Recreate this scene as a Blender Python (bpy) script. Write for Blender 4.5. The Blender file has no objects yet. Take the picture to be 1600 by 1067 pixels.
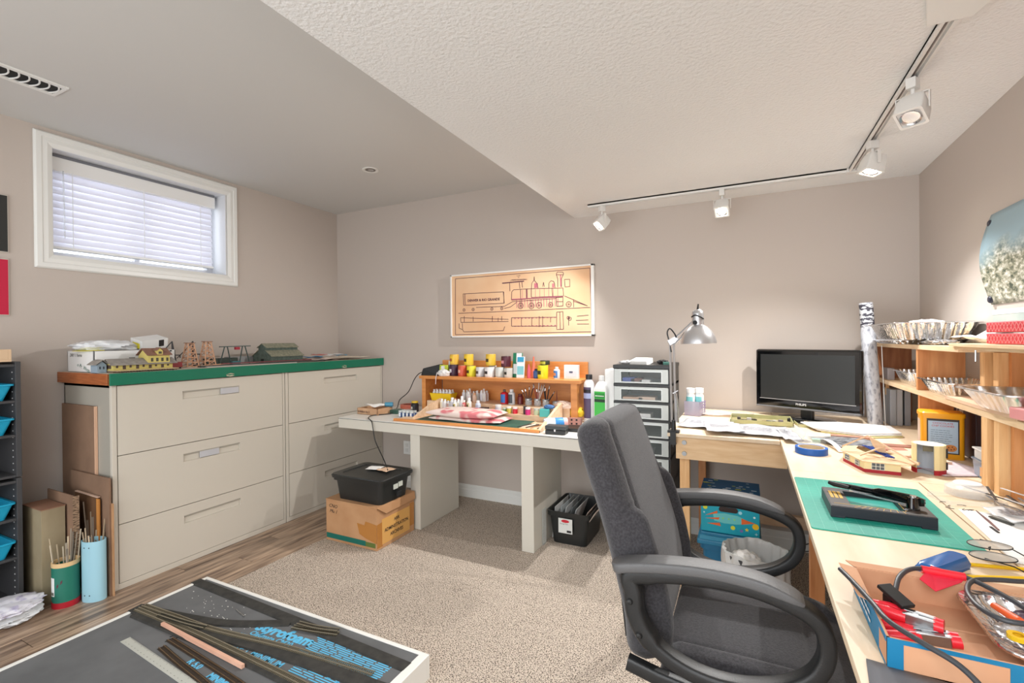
import bpy, bmesh, math, random
from mathutils import Vector, Matrix
S = bpy.context.scene
C = S.collection
R = math.radians
PI = math.pi
rnd = random.Random(7)

# ------------------------------------------------------------ camera
cam = bpy.data.objects.new('camera', bpy.data.cameras.new('camera'))
C.objects.link(cam); S.camera = cam
cam.data.sensor_width = 36; cam.data.lens = 16.631; cam.data.clip_start = .02
yw, pt, rl = R(26.3245), R(.27727), R(-.52916)
F = Vector((-math.sin(yw)*math.cos(pt), math.cos(yw)*math.cos(pt), -math.sin(pt)))
Rt = Vector((math.cos(yw), math.sin(yw), 0)); U = Rt.cross(F)
R2 = math.cos(rl)*Rt + math.sin(rl)*U; U2 = math.cos(rl)*U - math.sin(rl)*Rt
cam.matrix_world = Matrix(((R2.x, U2.x, -F.x, 0), (R2.y, U2.y, -F.y, 0), (R2.z, U2.z, -F.z, 1.29), (0, 0, 0, 1)))

# ------------------------------------------------------------ world, exposure, large lights
w = bpy.data.worlds.new('world'); S.world = w; w.use_nodes = True
bg = w.node_tree.nodes['Background']; bg.inputs[0].default_value = (.90, .92, 1, 1); bg.inputs[1].default_value = 4.2
S.view_settings.view_transform = 'Standard'; S.view_settings.look = 'None'
S.view_settings.exposure = 0.38; S.view_settings.gamma = 1.0; S.view_settings.use_curve_mapping = False

def area(name, loc, target, sx, sy, power, col=(1, .99, .98)):
    l = bpy.data.lights.new(name, 'AREA'); l.shape = 'RECTANGLE'; l.size = sx; l.size_y = sy
    l.energy = power; l.color = col
    o = bpy.data.objects.new(name, l); C.objects.link(o); o.location = loc
    o.rotation_euler = (Vector(target)-Vector(loc)).to_track_quat('-Z', 'Y').to_euler(); return o
# unseen area lights added behind the camera as general room fill
area('ceiling_fill_light', (-.25, -.6, 2.13), (-.5, .6, .2), 1.7, 1.5, 50, (.92, .965, 1))
area('rear_fill_light', (-1.3, -1.62, 1.15), (-1.2, 3, 2.3), 3.8, 1.9, 74, (.90, .955, 1))  # added fill in front of the closed rear wall, no opening there
area('left_fill_light', (-2.5, -1.0, 2.44), (-2.6, -.6, 0), .9, .9, 10, (.92, .965, 1))

# ------------------------------------------------------------ materials
def lin(c):
    return tuple(((v/255)/12.92 if v/255 <= .04045 else ((v/255+.055)/1.055)**2.4) for v in c) + (1,)
MATS = {}
def mat(name, col, rough=.55, metal=0., col2=None, ns=None, detail=3, stretch=None, bump=0., bs=None, emit=0., trans=0., alpha=1., objvar=0., coat=0., lo=.35, hi=.65, spec=None, sheen=0.):
    if name in MATS: return MATS[name]
    m = bpy.data.materials.new(name); m.use_nodes = True; MATS[name] = m
    nt = m.node_tree; N = nt.nodes; L = nt.links; b = N['Principled BSDF']
    b.inputs['Base Color'].default_value = lin(col); b.inputs['Roughness'].default_value = rough
    b.inputs['Metallic'].default_value = metal
    if spec is not None: b.inputs['Specular IOR Level'].default_value = spec
    if trans: b.inputs['Transmission Weight'].default_value = trans; b.inputs['IOR'].default_value = 1.3
    if alpha < 1: b.inputs['Alpha'].default_value = alpha
    if coat: b.inputs['Coat Weight'].default_value = coat
    if sheen: b.inputs['Sheen Weight'].default_value = sheen
    if emit: b.inputs['Emission Color'].default_value = lin(col); b.inputs['Emission Strength'].default_value = emit
    tc = N.new('ShaderNodeTexCoord'); vec = tc.outputs['Object']
    if stretch:
        mp = N.new('ShaderNodeMapping'); mp.inputs['Scale'].default_value = stretch
        L.new(vec, mp.inputs[0]); vec = mp.outputs[0]
    if objvar:
        oi = N.new('ShaderNodeObjectInfo'); va = N.new('ShaderNodeVectorMath'); va.operation = 'ADD'
        ml = N.new('ShaderNodeMath'); ml.operation = 'MULTIPLY'; ml.inputs[1].default_value = 37.
        L.new(oi.outputs['Random'], ml.inputs[0]); L.new(vec, va.inputs[0]); L.new(ml.outputs[0], va.inputs[1]); vec = va.outputs[0]
    if col2 is not None:
        n = N.new('ShaderNodeTexNoise'); n.inputs['Scale'].default_value = ns or 8; n.inputs['Detail'].default_value = detail
        L.new(vec, n.inputs['Vector'])
        r = N.new('ShaderNodeValToRGB'); r.color_ramp.elements[0].color = lin(col); r.color_ramp.elements[1].color = lin(col2)
        r.color_ramp.elements[0].position = lo; r.color_ramp.elements[1].position = hi
        L.new(n.outputs['Fac'], r.inputs['Fac'])
        out = r.outputs['Color']
        if objvar:
            hs = N.new('ShaderNodeHueSaturation'); mr = N.new('ShaderNodeMapRange')
            mr.inputs['To Min'].default_value = 1-objvar; mr.inputs['To Max'].default_value = 1+objvar
            L.new(oi.outputs['Random'], mr.inputs['Value']); L.new(mr.outputs[0], hs.inputs['Value']); L.new(out, hs.inputs['Color']); out = hs.outputs[0]
        L.new(out, b.inputs['Base Color'])
    if bump:
        n2 = N.new('ShaderNodeTexNoise'); n2.inputs['Scale'].default_value = bs or 60; n2.inputs['Detail'].default_value = 2
        L.new(tc.outputs['Object'] if not stretch else vec, n2.inputs['Vector'])
        bp = N.new('ShaderNodeBump'); bp.inputs['Strength'].default_value = bump; bp.inputs['Distance'].default_value = .004
        L.new(n2.outputs['Fac'], bp.inputs['Height']); L.new(bp.outputs[0], b.inputs['Normal'])
    return m
WALL = mat('wall_paint', (194, 183, 174), .62, bump=.06, bs=90)
CEILS = mat('smooth_ceiling_paint', (208, 207, 204), .75, bump=.03, bs=60)
CEILT = mat('stippled_ceiling_paint', (232, 232, 231), .85, bump=.9, bs=80)
TRIM = mat('white_trim_paint', (232, 232, 228), .35)
CARPET = mat('frieze_carpet', (66, 52, 42), .95, col2=(212, 197, 181), ns=215, detail=2, bump=1., bs=200, lo=.40, hi=.51)
PLANK = mat('laminate_plank', (84, 62, 48), .3, col2=(196, 168, 142), ns=3.2, detail=6, stretch=(13, 1.1, 1), bump=.06, bs=9, objvar=.22, lo=.3, hi=.72)
CAB = mat('putty_cabinet_enamel', (208, 201, 188), .42, bump=.02, bs=400)
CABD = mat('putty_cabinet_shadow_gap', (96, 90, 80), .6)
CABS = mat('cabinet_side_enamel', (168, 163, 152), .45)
GREEN = mat('green_laminate_edge', (6, 112, 84), .35)
WOODO = mat('orange_brown_wood', (150, 82, 44), .45, col2=(176, 104, 60), ns=4, detail=5, stretch=(3, 30, 30))
PINE = mat('pine', (222, 184, 138), .5, col2=(238, 206, 164), ns=3, detail=5, stretch=(3, 22, 22), lo=.3, hi=.7)
PINEY = mat('pine_grain_lengthwise', (224, 190, 148), .5, col2=(240, 212, 174), ns=3, detail=5, stretch=(22, 3, 22), lo=.3, hi=.7)
PINEZ = mat('pine_upright', (220, 168, 112), .5, col2=(238, 196, 142), ns=3, detail=5, stretch=(26, 26, 2), lo=.3, hi=.7)
PLYT = mat('birch_plywood_top', (226, 200, 166), .5, col2=(240, 221, 194), ns=2.2, detail=6, stretch=(8, 1.6, 8), lo=.3, hi=.7)
OPLY = mat('orange_fir_plywood', (196, 124, 70), .5, col2=(226, 160, 104), ns=2.6, detail=6, stretch=(16, 16, 1.6), lo=.3, hi=.7)
HONEY = mat('honey_maple', (206, 132, 66), .42, col2=(226, 154, 86), ns=2.5, detail=5, stretch=(2, 14, 14), lo=.3, hi=.7)
LTW = mat('light_craft_wood', (226, 188, 150), .55, col2=(238, 208, 176), ns=4, detail=4, stretch=(3, 10, 10))
DESK = mat('ivory_laminate', (217, 212, 200), .4)
DESKT = mat('white_desk_surface', (236, 234, 228), .35)
CBOARD = mat('corrugated_cardboard', (178, 132, 92), .85, col2=(190, 146, 106), ns=7)
CBD = mat('brown_cardboard', (128, 100, 80), .85, col2=(142, 112, 90), ns=7)
OLIVE = mat('olive_cardboard', (146, 132, 104), .85, col2=(158, 144, 116), ns=7)
BLK = mat('black_plastic', (28, 29, 30), .38)
BLKM = mat('matte_black', (24, 24, 25), .7)
BLKG = mat('gloss_black', (8, 9, 10), .08, coat=.6)
SHELFK = mat('charcoal_resin', (62, 62, 64), .6)
WHITE = mat('white_plastic', (238, 238, 236), .35)
WPAPER = mat('white_paper', (244, 242, 238), .8)
INK = mat('dark_ink', (38, 34, 36), .7)
CHROME = mat('bright_metal', (214, 214, 216), .22, metal=1.)
FOIL = mat('aluminium_foil', (232, 232, 234), .2, metal=1., bump=.5, bs=70)
STEEL = mat('zinc_steel', (168, 170, 172), .4, metal=1.)
SILV = mat('silver_painted_metal', (196, 196, 198), .34, metal=.75)
GLASS = mat('clear_glass', (240, 246, 246), .03, trans=1.)
CLEARP = mat('clear_plastic', (232, 240, 242), .12, alpha=.28)
FROST = mat('frosted_drawer_plastic', (216, 222, 220), .3, alpha=.82)
def plain(c, r=.5, m=0.):
    return mat('paint_%d_%d_%d' % c, c, r, m)

# ------------------------------------------------------------ mesh builder
class MB:
    def __init__(s): s.v = []; s.f = []; s.m = []; s.k = 0
    def add(s, vs, fs):
        b = len(s.v); s.v += [tuple(v) for v in vs]; s.f += [tuple(b+i for i in f) for f in fs]; s.m += [s.k]*len(fs); return s
    def box(s, x0, x1, y0, y1, z0, z1):
        return s.add([(x0,y0,z0),(x1,y0,z0),(x1,y1,z0),(x0,y1,z0),(x0,y0,z1),(x1,y0,z1),(x1,y1,z1),(x0,y1,z1)],
                     [(0,3,2,1),(4,5,6,7),(0,1,5,4),(1,2,6,5),(2,3,7,6),(3,0,4,7)])
    def bar(s, p, q, wd, ht, up=(0,0,1)):
        p = Vector(p); q = Vector(q); d = (q-p).normalized(); u = Vector(up)
        a = d.cross(u)
        if a.length < 1e-4: a = d.cross(Vector((1,0,0)))
        a.normalize(); u = a.cross(d).normalized(); a *= wd/2; u *= ht/2
        return s.add([p-a-u,p+a-u,p+a+u,p-a+u,q-a-u,q+a-u,q+a+u,q-a+u], [(0,1,2,3),(7,6,5,4),(0,4,5,1),(1,5,6,2),(2,6,7,3),(3,7,4,0)])
    def loft(s, loops, closed=True, cap=True, ring=False):
        n = len(loops[0]); fs = []; vs = [p for l in loops for p in l]; m = len(loops)
        for i in range(m if ring else m-1):
            a = i*n; b = ((i+1) % m)*n
            for j in range(n if closed else n-1):
                k = (j+1) % n; fs.append((a+j, a+k, b+k, b+j))
        if cap and closed and not ring: fs.append(tuple(range(n-1, -1, -1))); fs.append(tuple((m-1)*n+j for j in range(n)))
        return s.add(vs, fs)
    def lathe(s, prof, c=(0,0,0), n=20, cap=True, M=None):
        L = []
        for r, z in prof:
            l = [Vector((r*math.cos(2*PI*i/n), r*math.sin(2*PI*i/n), z)) for i in range(n)]
            if M: l = [M @ p for p in l]
            L.append([p+Vector(c) for p in l])
        return s.loft(L, True, cap)
    def cyl(s, p, q, r, r2=None, n=16):
        p = Vector(p); q = Vector(q); d = q-p; M = d.to_track_quat('Z','Y').to_matrix()
        return s.lathe([(r,0),(r2 if r2 is not None else r, d.length)], p, n, True, M)
    def tube(s, pts, r, n=8, closed=False):
        P = [Vector(p) for p in pts]; m = len(P); L = []; last = None
        for i in range(m):
            if closed: d = P[(i+1)%m]-P[i-1]
            else: d = P[min(i+1,m-1)]-P[max(i-1,0)]
            d.normalize()
            if last is None:
                a = d.cross(Vector((0,0,1)))
                if a.length < .1: a = d.cross(Vector((1,0,0)))
            else: a = last-d*last.dot(d)
            a.normalize(); last = a; b = d.cross(a)
            rr = r[i] if isinstance(r,(list,tuple)) else r
            L.append([P[i]+a*rr*math.cos(2*PI*j/n)+b*rr*math.sin(2*PI*j/n) for j in range(n)])
        return s.loft(L, True, True, closed)
    def prism(s, poly, z0, z1):
        n = len(poly)
        return s.add([(x,y,z0) for x,y in poly]+[(x,y,z1) for x,y in poly],
                     [tuple(range(n-1,-1,-1)), tuple(range(n,2*n))]+[(i,(i+1)%n,n+(i+1)%n,n+i) for i in range(n)])
    def grid(s, fn, nu, nv):
        return s.add([fn(i/nu, j/nv) for j in range(nv+1) for i in range(nu+1)],
                     [(j*(nu+1)+i, j*(nu+1)+i+1, (j+1)*(nu+1)+i+1, (j+1)*(nu+1)+i) for j in range(nv) for i in range(nu)])
    def quad(s, a, b, c, d): return s.add([a,b,c,d], [(0,1,2,3)])
    def xf(s, M): s.v = [tuple(M @ Vector(v)) for v in s.v]; return s
    def build(s, name, mats, parent=None, smooth=False, bevel=0, solid=0, subsurf=0, world=False, kind=None):
        me = bpy.data.meshes.new(name); vs = [Vector(v) for v in s.v]; o = bpy.data.objects.new(name, me)
        if world and parent is not None:
            I = WM[parent.name].inverted(); vs = [I @ v for v in vs]
        elif parent is None:
            x0 = min(v.x for v in vs); x1 = max(v.x for v in vs); y0 = min(v.y for v in vs); y1 = max(v.y for v in vs); z0 = min(v.z for v in vs)
            c = Vector(((x0+x1)/2, (y0+y1)/2, z0)); vs = [v-c for v in vs]; o.location = c
            WM[o.name] = Matrix.Translation(c)
        me.from_pydata([tuple(v) for v in vs], [], s.f)
        mats = mats if isinstance(mats, (list, tuple)) else [mats]
        for q in mats: me.materials.append(q)
        for i, p in enumerate(me.polygons): p.material_index = min(s.m[i], len(mats)-1); p.use_smooth = bool(smooth)
        me.update()
        bm = bmesh.new(); bm.from_mesh(me); bmesh.ops.recalc_face_normals(bm, faces=bm.faces)
        if smooth:
            for e in bm.edges:
                if len(e.link_faces) == 2 and e.calc_face_angle(0) > R(38 if smooth is True else smooth): e.smooth = False
        bm.to_mesh(me); bm.free()
        C.objects.link(o)
        if parent is not None:
            o.parent = parent
            if o.name not in WM: WM[o.name] = WM[parent.name] @ Matrix.Identity(4)
        if solid: q = o.modifiers.new('thickness', 'SOLIDIFY'); q.thickness = solid; q.offset = 0
        if bevel: q = o.modifiers.new('bevel', 'BEVEL'); q.width = bevel; q.segments = 2; q.limit_method = 'ANGLE'; q.harden_normals = False
        if subsurf: q = o.modifiers.new('sub', 'SUBSURF'); q.levels = q.render_levels = subsurf
        if kind: o['kind'] = kind
        return o
WM = {}
def B(*a): return MB().box(*a)
def thing(name, label, cat, loc=(0,0,0), rz=0, group=None):
    o = bpy.data.objects.new(name, None); C.objects.link(o); o.location = loc; o.rotation_euler = (0,0,rz)
    o.empty_display_size = .05
    o['label'] = label; o['category'] = cat
    if group: o['group'] = group
    WM[o.name] = Matrix.Translation(loc) @ Matrix.Rotation(rz, 4, 'Z'); return o
def tag(o, label, cat, group=None):
    o['label'] = label; o['category'] = cat
    if group: o['group'] = group
    return o
def struct(o): o['kind'] = 'structure'; return o
def copy_tree(o, parent=None):
    c = o.copy(); C.objects.link(c); WM[c.name] = WM[o.name].copy()
    if parent is not None: c.parent = parent
    for ch in list(o.children): copy_tree(ch, c)
    return c
def put(o, loc, rz=0, label=None, group=None, sc=None):
    o.location = loc; o.rotation_euler = (0,0,rz); WM[o.name] = Matrix.Translation(loc) @ Matrix.Rotation(rz,4,'Z')
    if sc: o.scale = sc
    if label: o['label'] = label
    if group: o['group'] = group
    return o
def text(name, st, size, m, parent, M, align='LEFT', bold=0, shear=0, sx=1.):
    """flat lettering as a mesh; M places it (text x -> M x, text y -> M y), in world space"""
    cu = bpy.data.curves.new(name, 'FONT'); cu.body = st; cu.size = size; cu.align_x = align; cu.offset = bold; cu.shear = shear
    cu.resolution_u = 2; cu.space_line = 1.05
    t = bpy.data.objects.new(name, cu); C.objects.link(t)
    dg = bpy.context.evaluated_depsgraph_get(); me = bpy.data.meshes.new_from_object(t.evaluated_get(dg))
    bpy.data.objects.remove(t); bpy.data.curves.remove(cu)
    K = (WM[parent.name].inverted() if parent is not None else Matrix.Identity(4)) @ M @ Matrix.Diagonal((sx,1,1,1))
    me.transform(K); me.materials.clear(); me.materials.append(m)
    o = bpy.data.objects.new(name, me); C.objects.link(o); o.parent = parent; return o
def frame(o, x, y):
    """matrix with origin o, x axis along x and y axis along y (lettering plane)"""
    x = Vector(x).normalized(); y = Vector(y); y = (y-x*x.dot(y)).normalized(); z = x.cross(y)
    return Matrix(((x.x,y.x,z.x,o[0]),(x.y,y.y,z.y,o[1]),(x.z,y.z,z.z,o[2]),(0,0,0,1)))
def scribble(parent, M, W, H, rows, m=None, name='print_lines', th=.0006, hw=.0012, seed=1):
    """small unreadable print: thin dashes on a surface"""
    rr = random.Random(seed); mb = MB()
    for i in range(rows):
        y = H*(1-(i+.5)/rows); x = 0
        while x < W*rr.uniform(.75, .97):
            d = rr.uniform(.08,.22)*W; e = min(x+d, W)
            mb.quad((x,y-hw,th),(e,y-hw,th),(e,y+hw,th),(x,y+hw,th)); x = e+.03*W
    mb.xf(M); return mb.build(name, m or INK, parent, world=parent is not None)
def rrect(cx, cy, hx, hy, r, z, n=5):
    P = []
    for k, (sx, sy) in enumerate(((1,1),(-1,1),(-1,-1),(1,-1))):
        for i in range(n+1):
            a = PI/2*k + PI/2*i/n
            P.append(Vector((cx+sx*(hx-r)+r*math.cos(a), cy+sy*(hy-r)+r*math.sin(a), z)))
    return P
def Rz(a): return Matrix.Rotation(a, 4, 'Z')
def T(*v): return Matrix.Translation(v)

XL, XR, YB, YF, H1, H2, XB = -3.481, .851, 3.302, -1.7, 2.49, 2.168, -1.115

# ------------------------------------------------------------ floor
fl = struct(B(XL-.1, XR+.1, YF-.1, YB+.1, -.1, -.012).build('floor', mat('subfloor', (92, 74, 60), .8)))
pw = .126; plank_cache = {}
x = XL; row = 0
while x < -2.36:
    y = YF + (-.55 if row % 2 else -.1) - .23*(row % 3)
    while y < YB:
        y1 = min(y+1.2, YB); ya = max(y, YF)
        if y1-ya > .02:
            key = round(y1-ya, 3)
            if key not in plank_cache:
                o = MB().box(-pw/2+.0012, pw/2-.0012, 0, y1-ya-.0025, 0, .012).build('plank', PLANK, fl, bevel=.001)
                plank_cache[key] = o.data
            else:
                o = bpy.data.objects.new('plank', plank_cache[key]); C.objects.link(o); o.parent = fl
                q = o.modifiers.new('bevel', 'BEVEL'); q.width = .001; q.segments = 2
            o.location = Vector((x+pw/2, ya, -.012)) - fl.location
        y += 1.2
    x += pw; row += 1
edge = [(-2.62,YF),(-2.59,.786),(-2.52,1.2),(-2.475,1.545),(-2.47,2.12),(-2.42,2.5),(-2.36,2.79),(-2.35,YB)]
struct(MB().prism([(XR,YF),(XR,YB)]+edge[::-1], -.012, .006).build('carpet', CARPET))

# ------------------------------------------------------------ walls and ceilings
WY0, WY1, WZ0, WZ1 = 1.238, 2.226, 1.785, 2.388          # window opening
m = MB(); m.box(XL-.25, XL, YF-.1, WY0, -.1, H1+.15); m.box(XL-.25, XL, WY1, YB+.25, -.1, H1+.15)
m.box(XL-.25, XL, WY0, WY1, -.1, WZ0); m.box(XL-.25, XL, WY0, WY1, WZ1, H1+.15)
struct(m.build('wall_left', WALL))
struct(B(XL-.02, XR+.1, YB, YB+.12, -.1, H1+.15).build('wall_back', WALL))
struct(B(XR, XR+.12, YF-.1, YB+.12, -.1, H1+.15).build('wall_right', WALL))
struct(B(XL-.1, XR+.1, YF-.12, YF, -.1, H1+.15).build('wall_front', WALL))
struct(B(XL-.02, XB+.06, YF-.1, YB+.02, H1, H1+.12).build('ceiling', CEILS))
struct(B(XB, XR+.02, YF-.1, YB+.02, H2, H1+.12).build('ceiling_lowered', [CEILT]))
m = MB()
def bprof(y0, s=1):  # baseboard profile in (offset, z)
    return [(0,0),(.016,0),(.016,.062),(.012,.068),(.013,.088),(.006,.098),(0,.104)]
pr = bprof(0)
m.loft([[Vector((x, YB-d, z+.004)) for d, z in pr] for x in (-2.93, XR)])
struct(m.build('baseboard_back', TRIM))
struct(MB().loft([[Vector((XR-d, y, z+.004)) for d, z in pr] for y in (YF, YB-.02)]).build('baseboard_right', TRIM))
struct(MB().loft([[Vector((XL+d, y, z)) for d, z in pr] for y in (YF, 1.25)]).build('baseboard_left', TRIM))

# outlet under the desk
t = thing('wall_outlet', 'white wall outlet low on back wall beside the desk\'s left leg', 'outlet', (-2.668, YB, .35))
B(-.036,.036,-.006,0,-.058,.058).build('cover_plate', WHITE, t, bevel=.002)
for z in (-.022,.022): B(-.014,.014,-.0085,-.005,z-.015,z+.015).build('socket', plain((225,225,222)), t)

# ------------------------------------------------------------ window
win = bpy.data.objects.new('window_1', None); C.objects.link(win); win['kind'] = 'structure'; win.location = (XL, 1.73, WZ0); WM[win.name] = T(XL,1.73,WZ0)
oy0, oy1, oz0, oz1 = 1.162, 2.312, 1.708, 2.464
tp = [(0,0),(.010,0),(.018,.008),(.018,.03),(.014,.034),(.016,.055),(.011,.07),(.008,.078),(0,.078)]   # (off wall, inward)
cs = [(oy0,oz0,1,1),(oy1,oz0,-1,1),(oy1,oz1,-1,-1),(oy0,oz1,1,-1)]
for k in range(4):
    a, b = cs[k], cs[(k+1)%4]
    MB().loft([[Vector((XL+d, c[0]+c[2]*i, c[1]+c[3]*i)) for d, i in tp] for c in (a,b)]).build('trim_board', TRIM, win, world=True)
dx = XL-.16
m = MB(); m.box(dx, XL+.004, WY0-.004, WY0+.004, WZ0, WZ1); m.box(dx, XL+.004, WY1-.004, WY1+.004, WZ0, WZ1)
m.box(dx, XL+.004, WY0, WY1, WZ0-.004, WZ0+.004); m.box(dx, XL+.004, WY0, WY1, WZ1-.004, WZ1+.004)
m.build('jamb', mat('jamb_paint', (222,223,226), .4), win, world=True)
m = MB(); fw = .045
m.box(dx-.05, dx, WY0, WY0+fw, WZ0, WZ1); m.box(dx-.05, dx, WY1-fw, WY1, WZ0, WZ1); m.box(dx-.05, dx, WY0+fw, WY1-fw, WZ0, WZ0+fw); m.box(dx-.05, dx, WY0+fw, WY1-fw, WZ1-fw, WZ1)
m.box(dx-.045, dx-.005, 1.715, 1.745, WZ0+fw, WZ1-fw)
m.build('sash_frame', mat('vinyl_sash', (206,206,210), .4), win, bevel=.002, world=True)
B(dx-.03, dx-.024, WY0+fw, WY1-fw, WZ0+fw, WZ1-fw).build('pane', GLASS, win, world=True)
SLAT = mat('blind_slat_vinyl', (246,246,248), .45)
SLAT.node_tree.nodes['Principled BSDF'].inputs['Subsurface Weight'].default_value = 0
tr = SLAT.node_tree.nodes.new('ShaderNodeBsdfTranslucent'); tr.inputs[0].default_value = (.9,.9,1,1)
mx = SLAT.node_tree.nodes.new('ShaderNodeMixShader'); mx.inputs[0].default_value = .35
SLAT.node_tree.links.new(SLAT.node_tree.nodes['Principled BSDF'].outputs[0], mx.inputs[1]); SLAT.node_tree.links.new(tr.outputs[0], mx.inputs[2])
SLAT.node_tree.links.new(mx.outputs[0], SLAT.node_tree.nodes['Material Output'].inputs[0])
bx = XL-.105
t = thing('window_blind', 'white horizontal slat blind closed inside the small basement window', 'blind', (bx, 1.72, 1.845))
B(bx-.03, bx+.03, 1.262, 2.196, 2.285, 2.365).build('valance', WHITE, t, bevel=.003, world=True)
B(bx-.025, bx+.025, 1.262, 2.196, 2.366, 2.382).build('headrail', plain((120,122,128)), t, world=True)
for i in range(11):
    z = 2.262-.0400*i
    m = MB(); a = R(70)
    pr_ = []
    for j in range(7):
        u = (j/6-.5)*.05; cv = .003*(1-(2*j/6-1)**2)
        pr_.append((u*math.cos(a)-cv*math.sin(a)*-1, -u*math.sin(a)+cv*math.cos(a)))
    top = [Vector((bx+p[0], 0, z+p[1])) for p in pr_]
    m.loft([[Vector((q.x, y, q.z)) for q in top]+[Vector((q.x-.0015, y, q.z-.0015)) for q in top[::-1]] for y in (1.272, 2.186)])
    m.build('slat', SLAT, t, smooth=True, world=True)
B(bx-.024, bx+.024, 1.272, 2.186, 1.838, 1.852).build('bottom_rail', WHITE, t, bevel=.002, world=True)
for y in (1.36, 1.73, 2.09): MB().tube([(bx+.03,y,2.29),(bx+.031,y,1.85)], .0022, 6).build('ladder_cord', WHITE, t, world=True)
MB().tube([(bx+.038,1.315,2.29),(bx+.040,1.318,1.90)], .004, 6).build('tilt_wand', CLEARP, t, world=True)

# ------------------------------------------------------------ ceiling fittings
t = thing('ceiling_vent', 'white ceiling register with curved blades above the window', 'vent', (-2.915, .88, H1))
m = MB(); m.box(-.075,.075,-.2,-.185,-.008,0); m.box(-.075,.075,.185,.2,-.008,0); m.box(-.075,-.05,-.185,.185,-.008,0); m.box(.05,.075,-.185,.185,-.008,0)
m.build('frame', TRIM, t, bevel=.002)
B(-.05,.05,-.185,.185,-.0015,-.0005).build('duct_shadow', BLKM, t)
for i in range(11):
    y = -.17+.034*i; m = MB()
    m.tube([(-.05+.1*j/8, y+.014*math.sin(PI*j/8), -.006) for j in range(9)], .0035, 6); m.build('blade', WHITE, t)
t = thing('recessed_downlight', 'small round recessed light in the high smooth ceiling', 'light', (-2.36, 2.55, H1))
MB().lathe([(.036,-.002),(.05,-.006),(.056,-.004),(.056,0),(.036,0)], n=32, cap=False).build('trim_ring', TRIM, t, smooth=True)
MB().lathe([(.0,-.001),(.036,-.001),(.036,-.002)], n=32, cap=False).build('baffle', plain((120,116,110)), t)
MB().lathe([(.0,-.006),(.014,-.006),(.022,-.002)], n=24, cap=False).build('bulb', CHROME, t, smooth=True)

t = thing('track_rail', 'white L-shaped ceiling track running to the ceiling power plate', 'track light', (.505, 3.022, H2))
TRK = mat('track_enamel', (226,224,220), .4)
def rail(x0,x1,y0,y1,ax):
    m = MB(); z = H2
    if ax == 'x':
        for a in (y0, y1-.008): m.box(x0,x1,a,a+.008,z-.02,z)
        m.box(x0,x1,y0,y1,z-.008,z)
    else:
        for a in (x0, x1-.008): m.box(a,a+.008,y0,y1,z-.02,z)
        m.box(x0,x1,y0,y1,z-.008,z)
    m.k = 1
    m.box((x0+x1)/2-.002 if ax=='y' else x0+.01,(x0+x1)/2+.002 if ax=='y' else x1-.01,(y0+y1)/2-.002 if ax=='x' else y0+.01,(y0+y1)/2+.002 if ax=='x' else y1-.01,z-.012,z-.008)
    return m.build('rail', [TRK, plain((120,110,104))], t, world=True)
rail(-.925,.48,3.005,3.04,'x'); rail(.487,.523,1.70,3.0,'y')
m = MB(); m.box(.478,.526,3.0,3.044,H2-.024,H2); m.build('corner_connector', TRK, t, bevel=.002, world=True)
m = MB(); m.prism([(.425,1.52),(.585,1.52),(.595,1.55),(.555,1.70),(.455,1.70),(.415,1.55)], H2-.02, H2); m.build('power_plate', TRIM, t, bevel=.003, world=True)

BULB = mat('lamp_lens_glow', (255, 246, 226), .3, emit=90.)
def spot(loc, yaw, tilt, label, power, ang=100, on=True, blend=.6):
    """head hangs from the rail at loc; beam points along yaw (deg, from +x) and tilt (deg below horizon)"""
    x, y = loc
    t = thing('track_spotlight', label, 'spotlight', (x, y, H2-.02), R(yaw))
    B(-.02,.02,-.014,.014,-.035,0).build('adapter', TRK, t, bevel=.002)
    MB().cyl((0,0,-.035),(0,0,-.055),.006).build('stem', TRK, t)
    m = MB(); m.bar((0,-.045,-.056),(0,.045,-.056),.014,.003)
    for s in (-1,1): m.bar((0,s*.045,-.055),(0,s*.045,-.11),.014,.003,up=(0,1,0))
    m.build('yoke', TRK, t)
    d = Vector((math.cos(R(tilt)),0,-math.sin(R(tilt)))); c = Vector((0,0,-.102))
    Q = T(*c) @ d.to_track_quat('Z','Y').to_matrix().to_4x4() @ Matrix.Diagonal((1.2,1.2,1.15,1))
    m = MB(); L = []
    for z, h in ((-.036,.018),(-.034,.026),(-.01,.032),(.034,.033)): L.append(rrect(0,0,h,h,.006,z,3))
    for z, h in ((.034,.027),(.028,.027)): L.append(rrect(0,0,h,h,.006,z,3))
    m.loft(L).xf(Q); h = m.build('housing', TRK, t, smooth=30)
    m = MB().lathe([(.0,.020),(.010,.021),(.023,.031),(.025,.033)], n=24, cap=False).xf(Q); WM[h.name] = WM[t.name]
    m.build('reflector', CHROME, h, smooth=True)
    MB().lathe([(0,.0285),(.018,.0285),(.022,.029)], n=24, cap=False).xf(Q).build('bulb', BULB if on else CHROME, h, smooth=True)
    if on:
        l = bpy.data.lights.new('spotlight_beam', 'SPOT'); l.energy = power; l.color = (1,.985,.965); l.spot_size = R(ang); l.spot_blend = blend; l.shadow_soft_size = .012
        o = bpy.data.objects.new('beam', l); C.objects.link(o); o.parent = t; o.location = c+d*.044
        o.rotation_euler = d.to_track_quat('-Z','Y').to_euler()
    return t
spot((-.834,3.022), 222, 46, 'lit white track spotlight at left end of track, turned towards the railway drawing', 46, 140)
spot((-.12,3.022), 266, 54, 'lit white track spotlight in middle of long rail, shining into the room', 62, 120)
spot((.505,2.58), 200, 74, 'lit white track spotlight nearest the ceiling corner, pointing straight down', 40, 125)
spot((.505,2.02), 238, 62, 'unlit white track spotlight nearest the power plate, showing its clear round lens', 0, 120, False)

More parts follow.
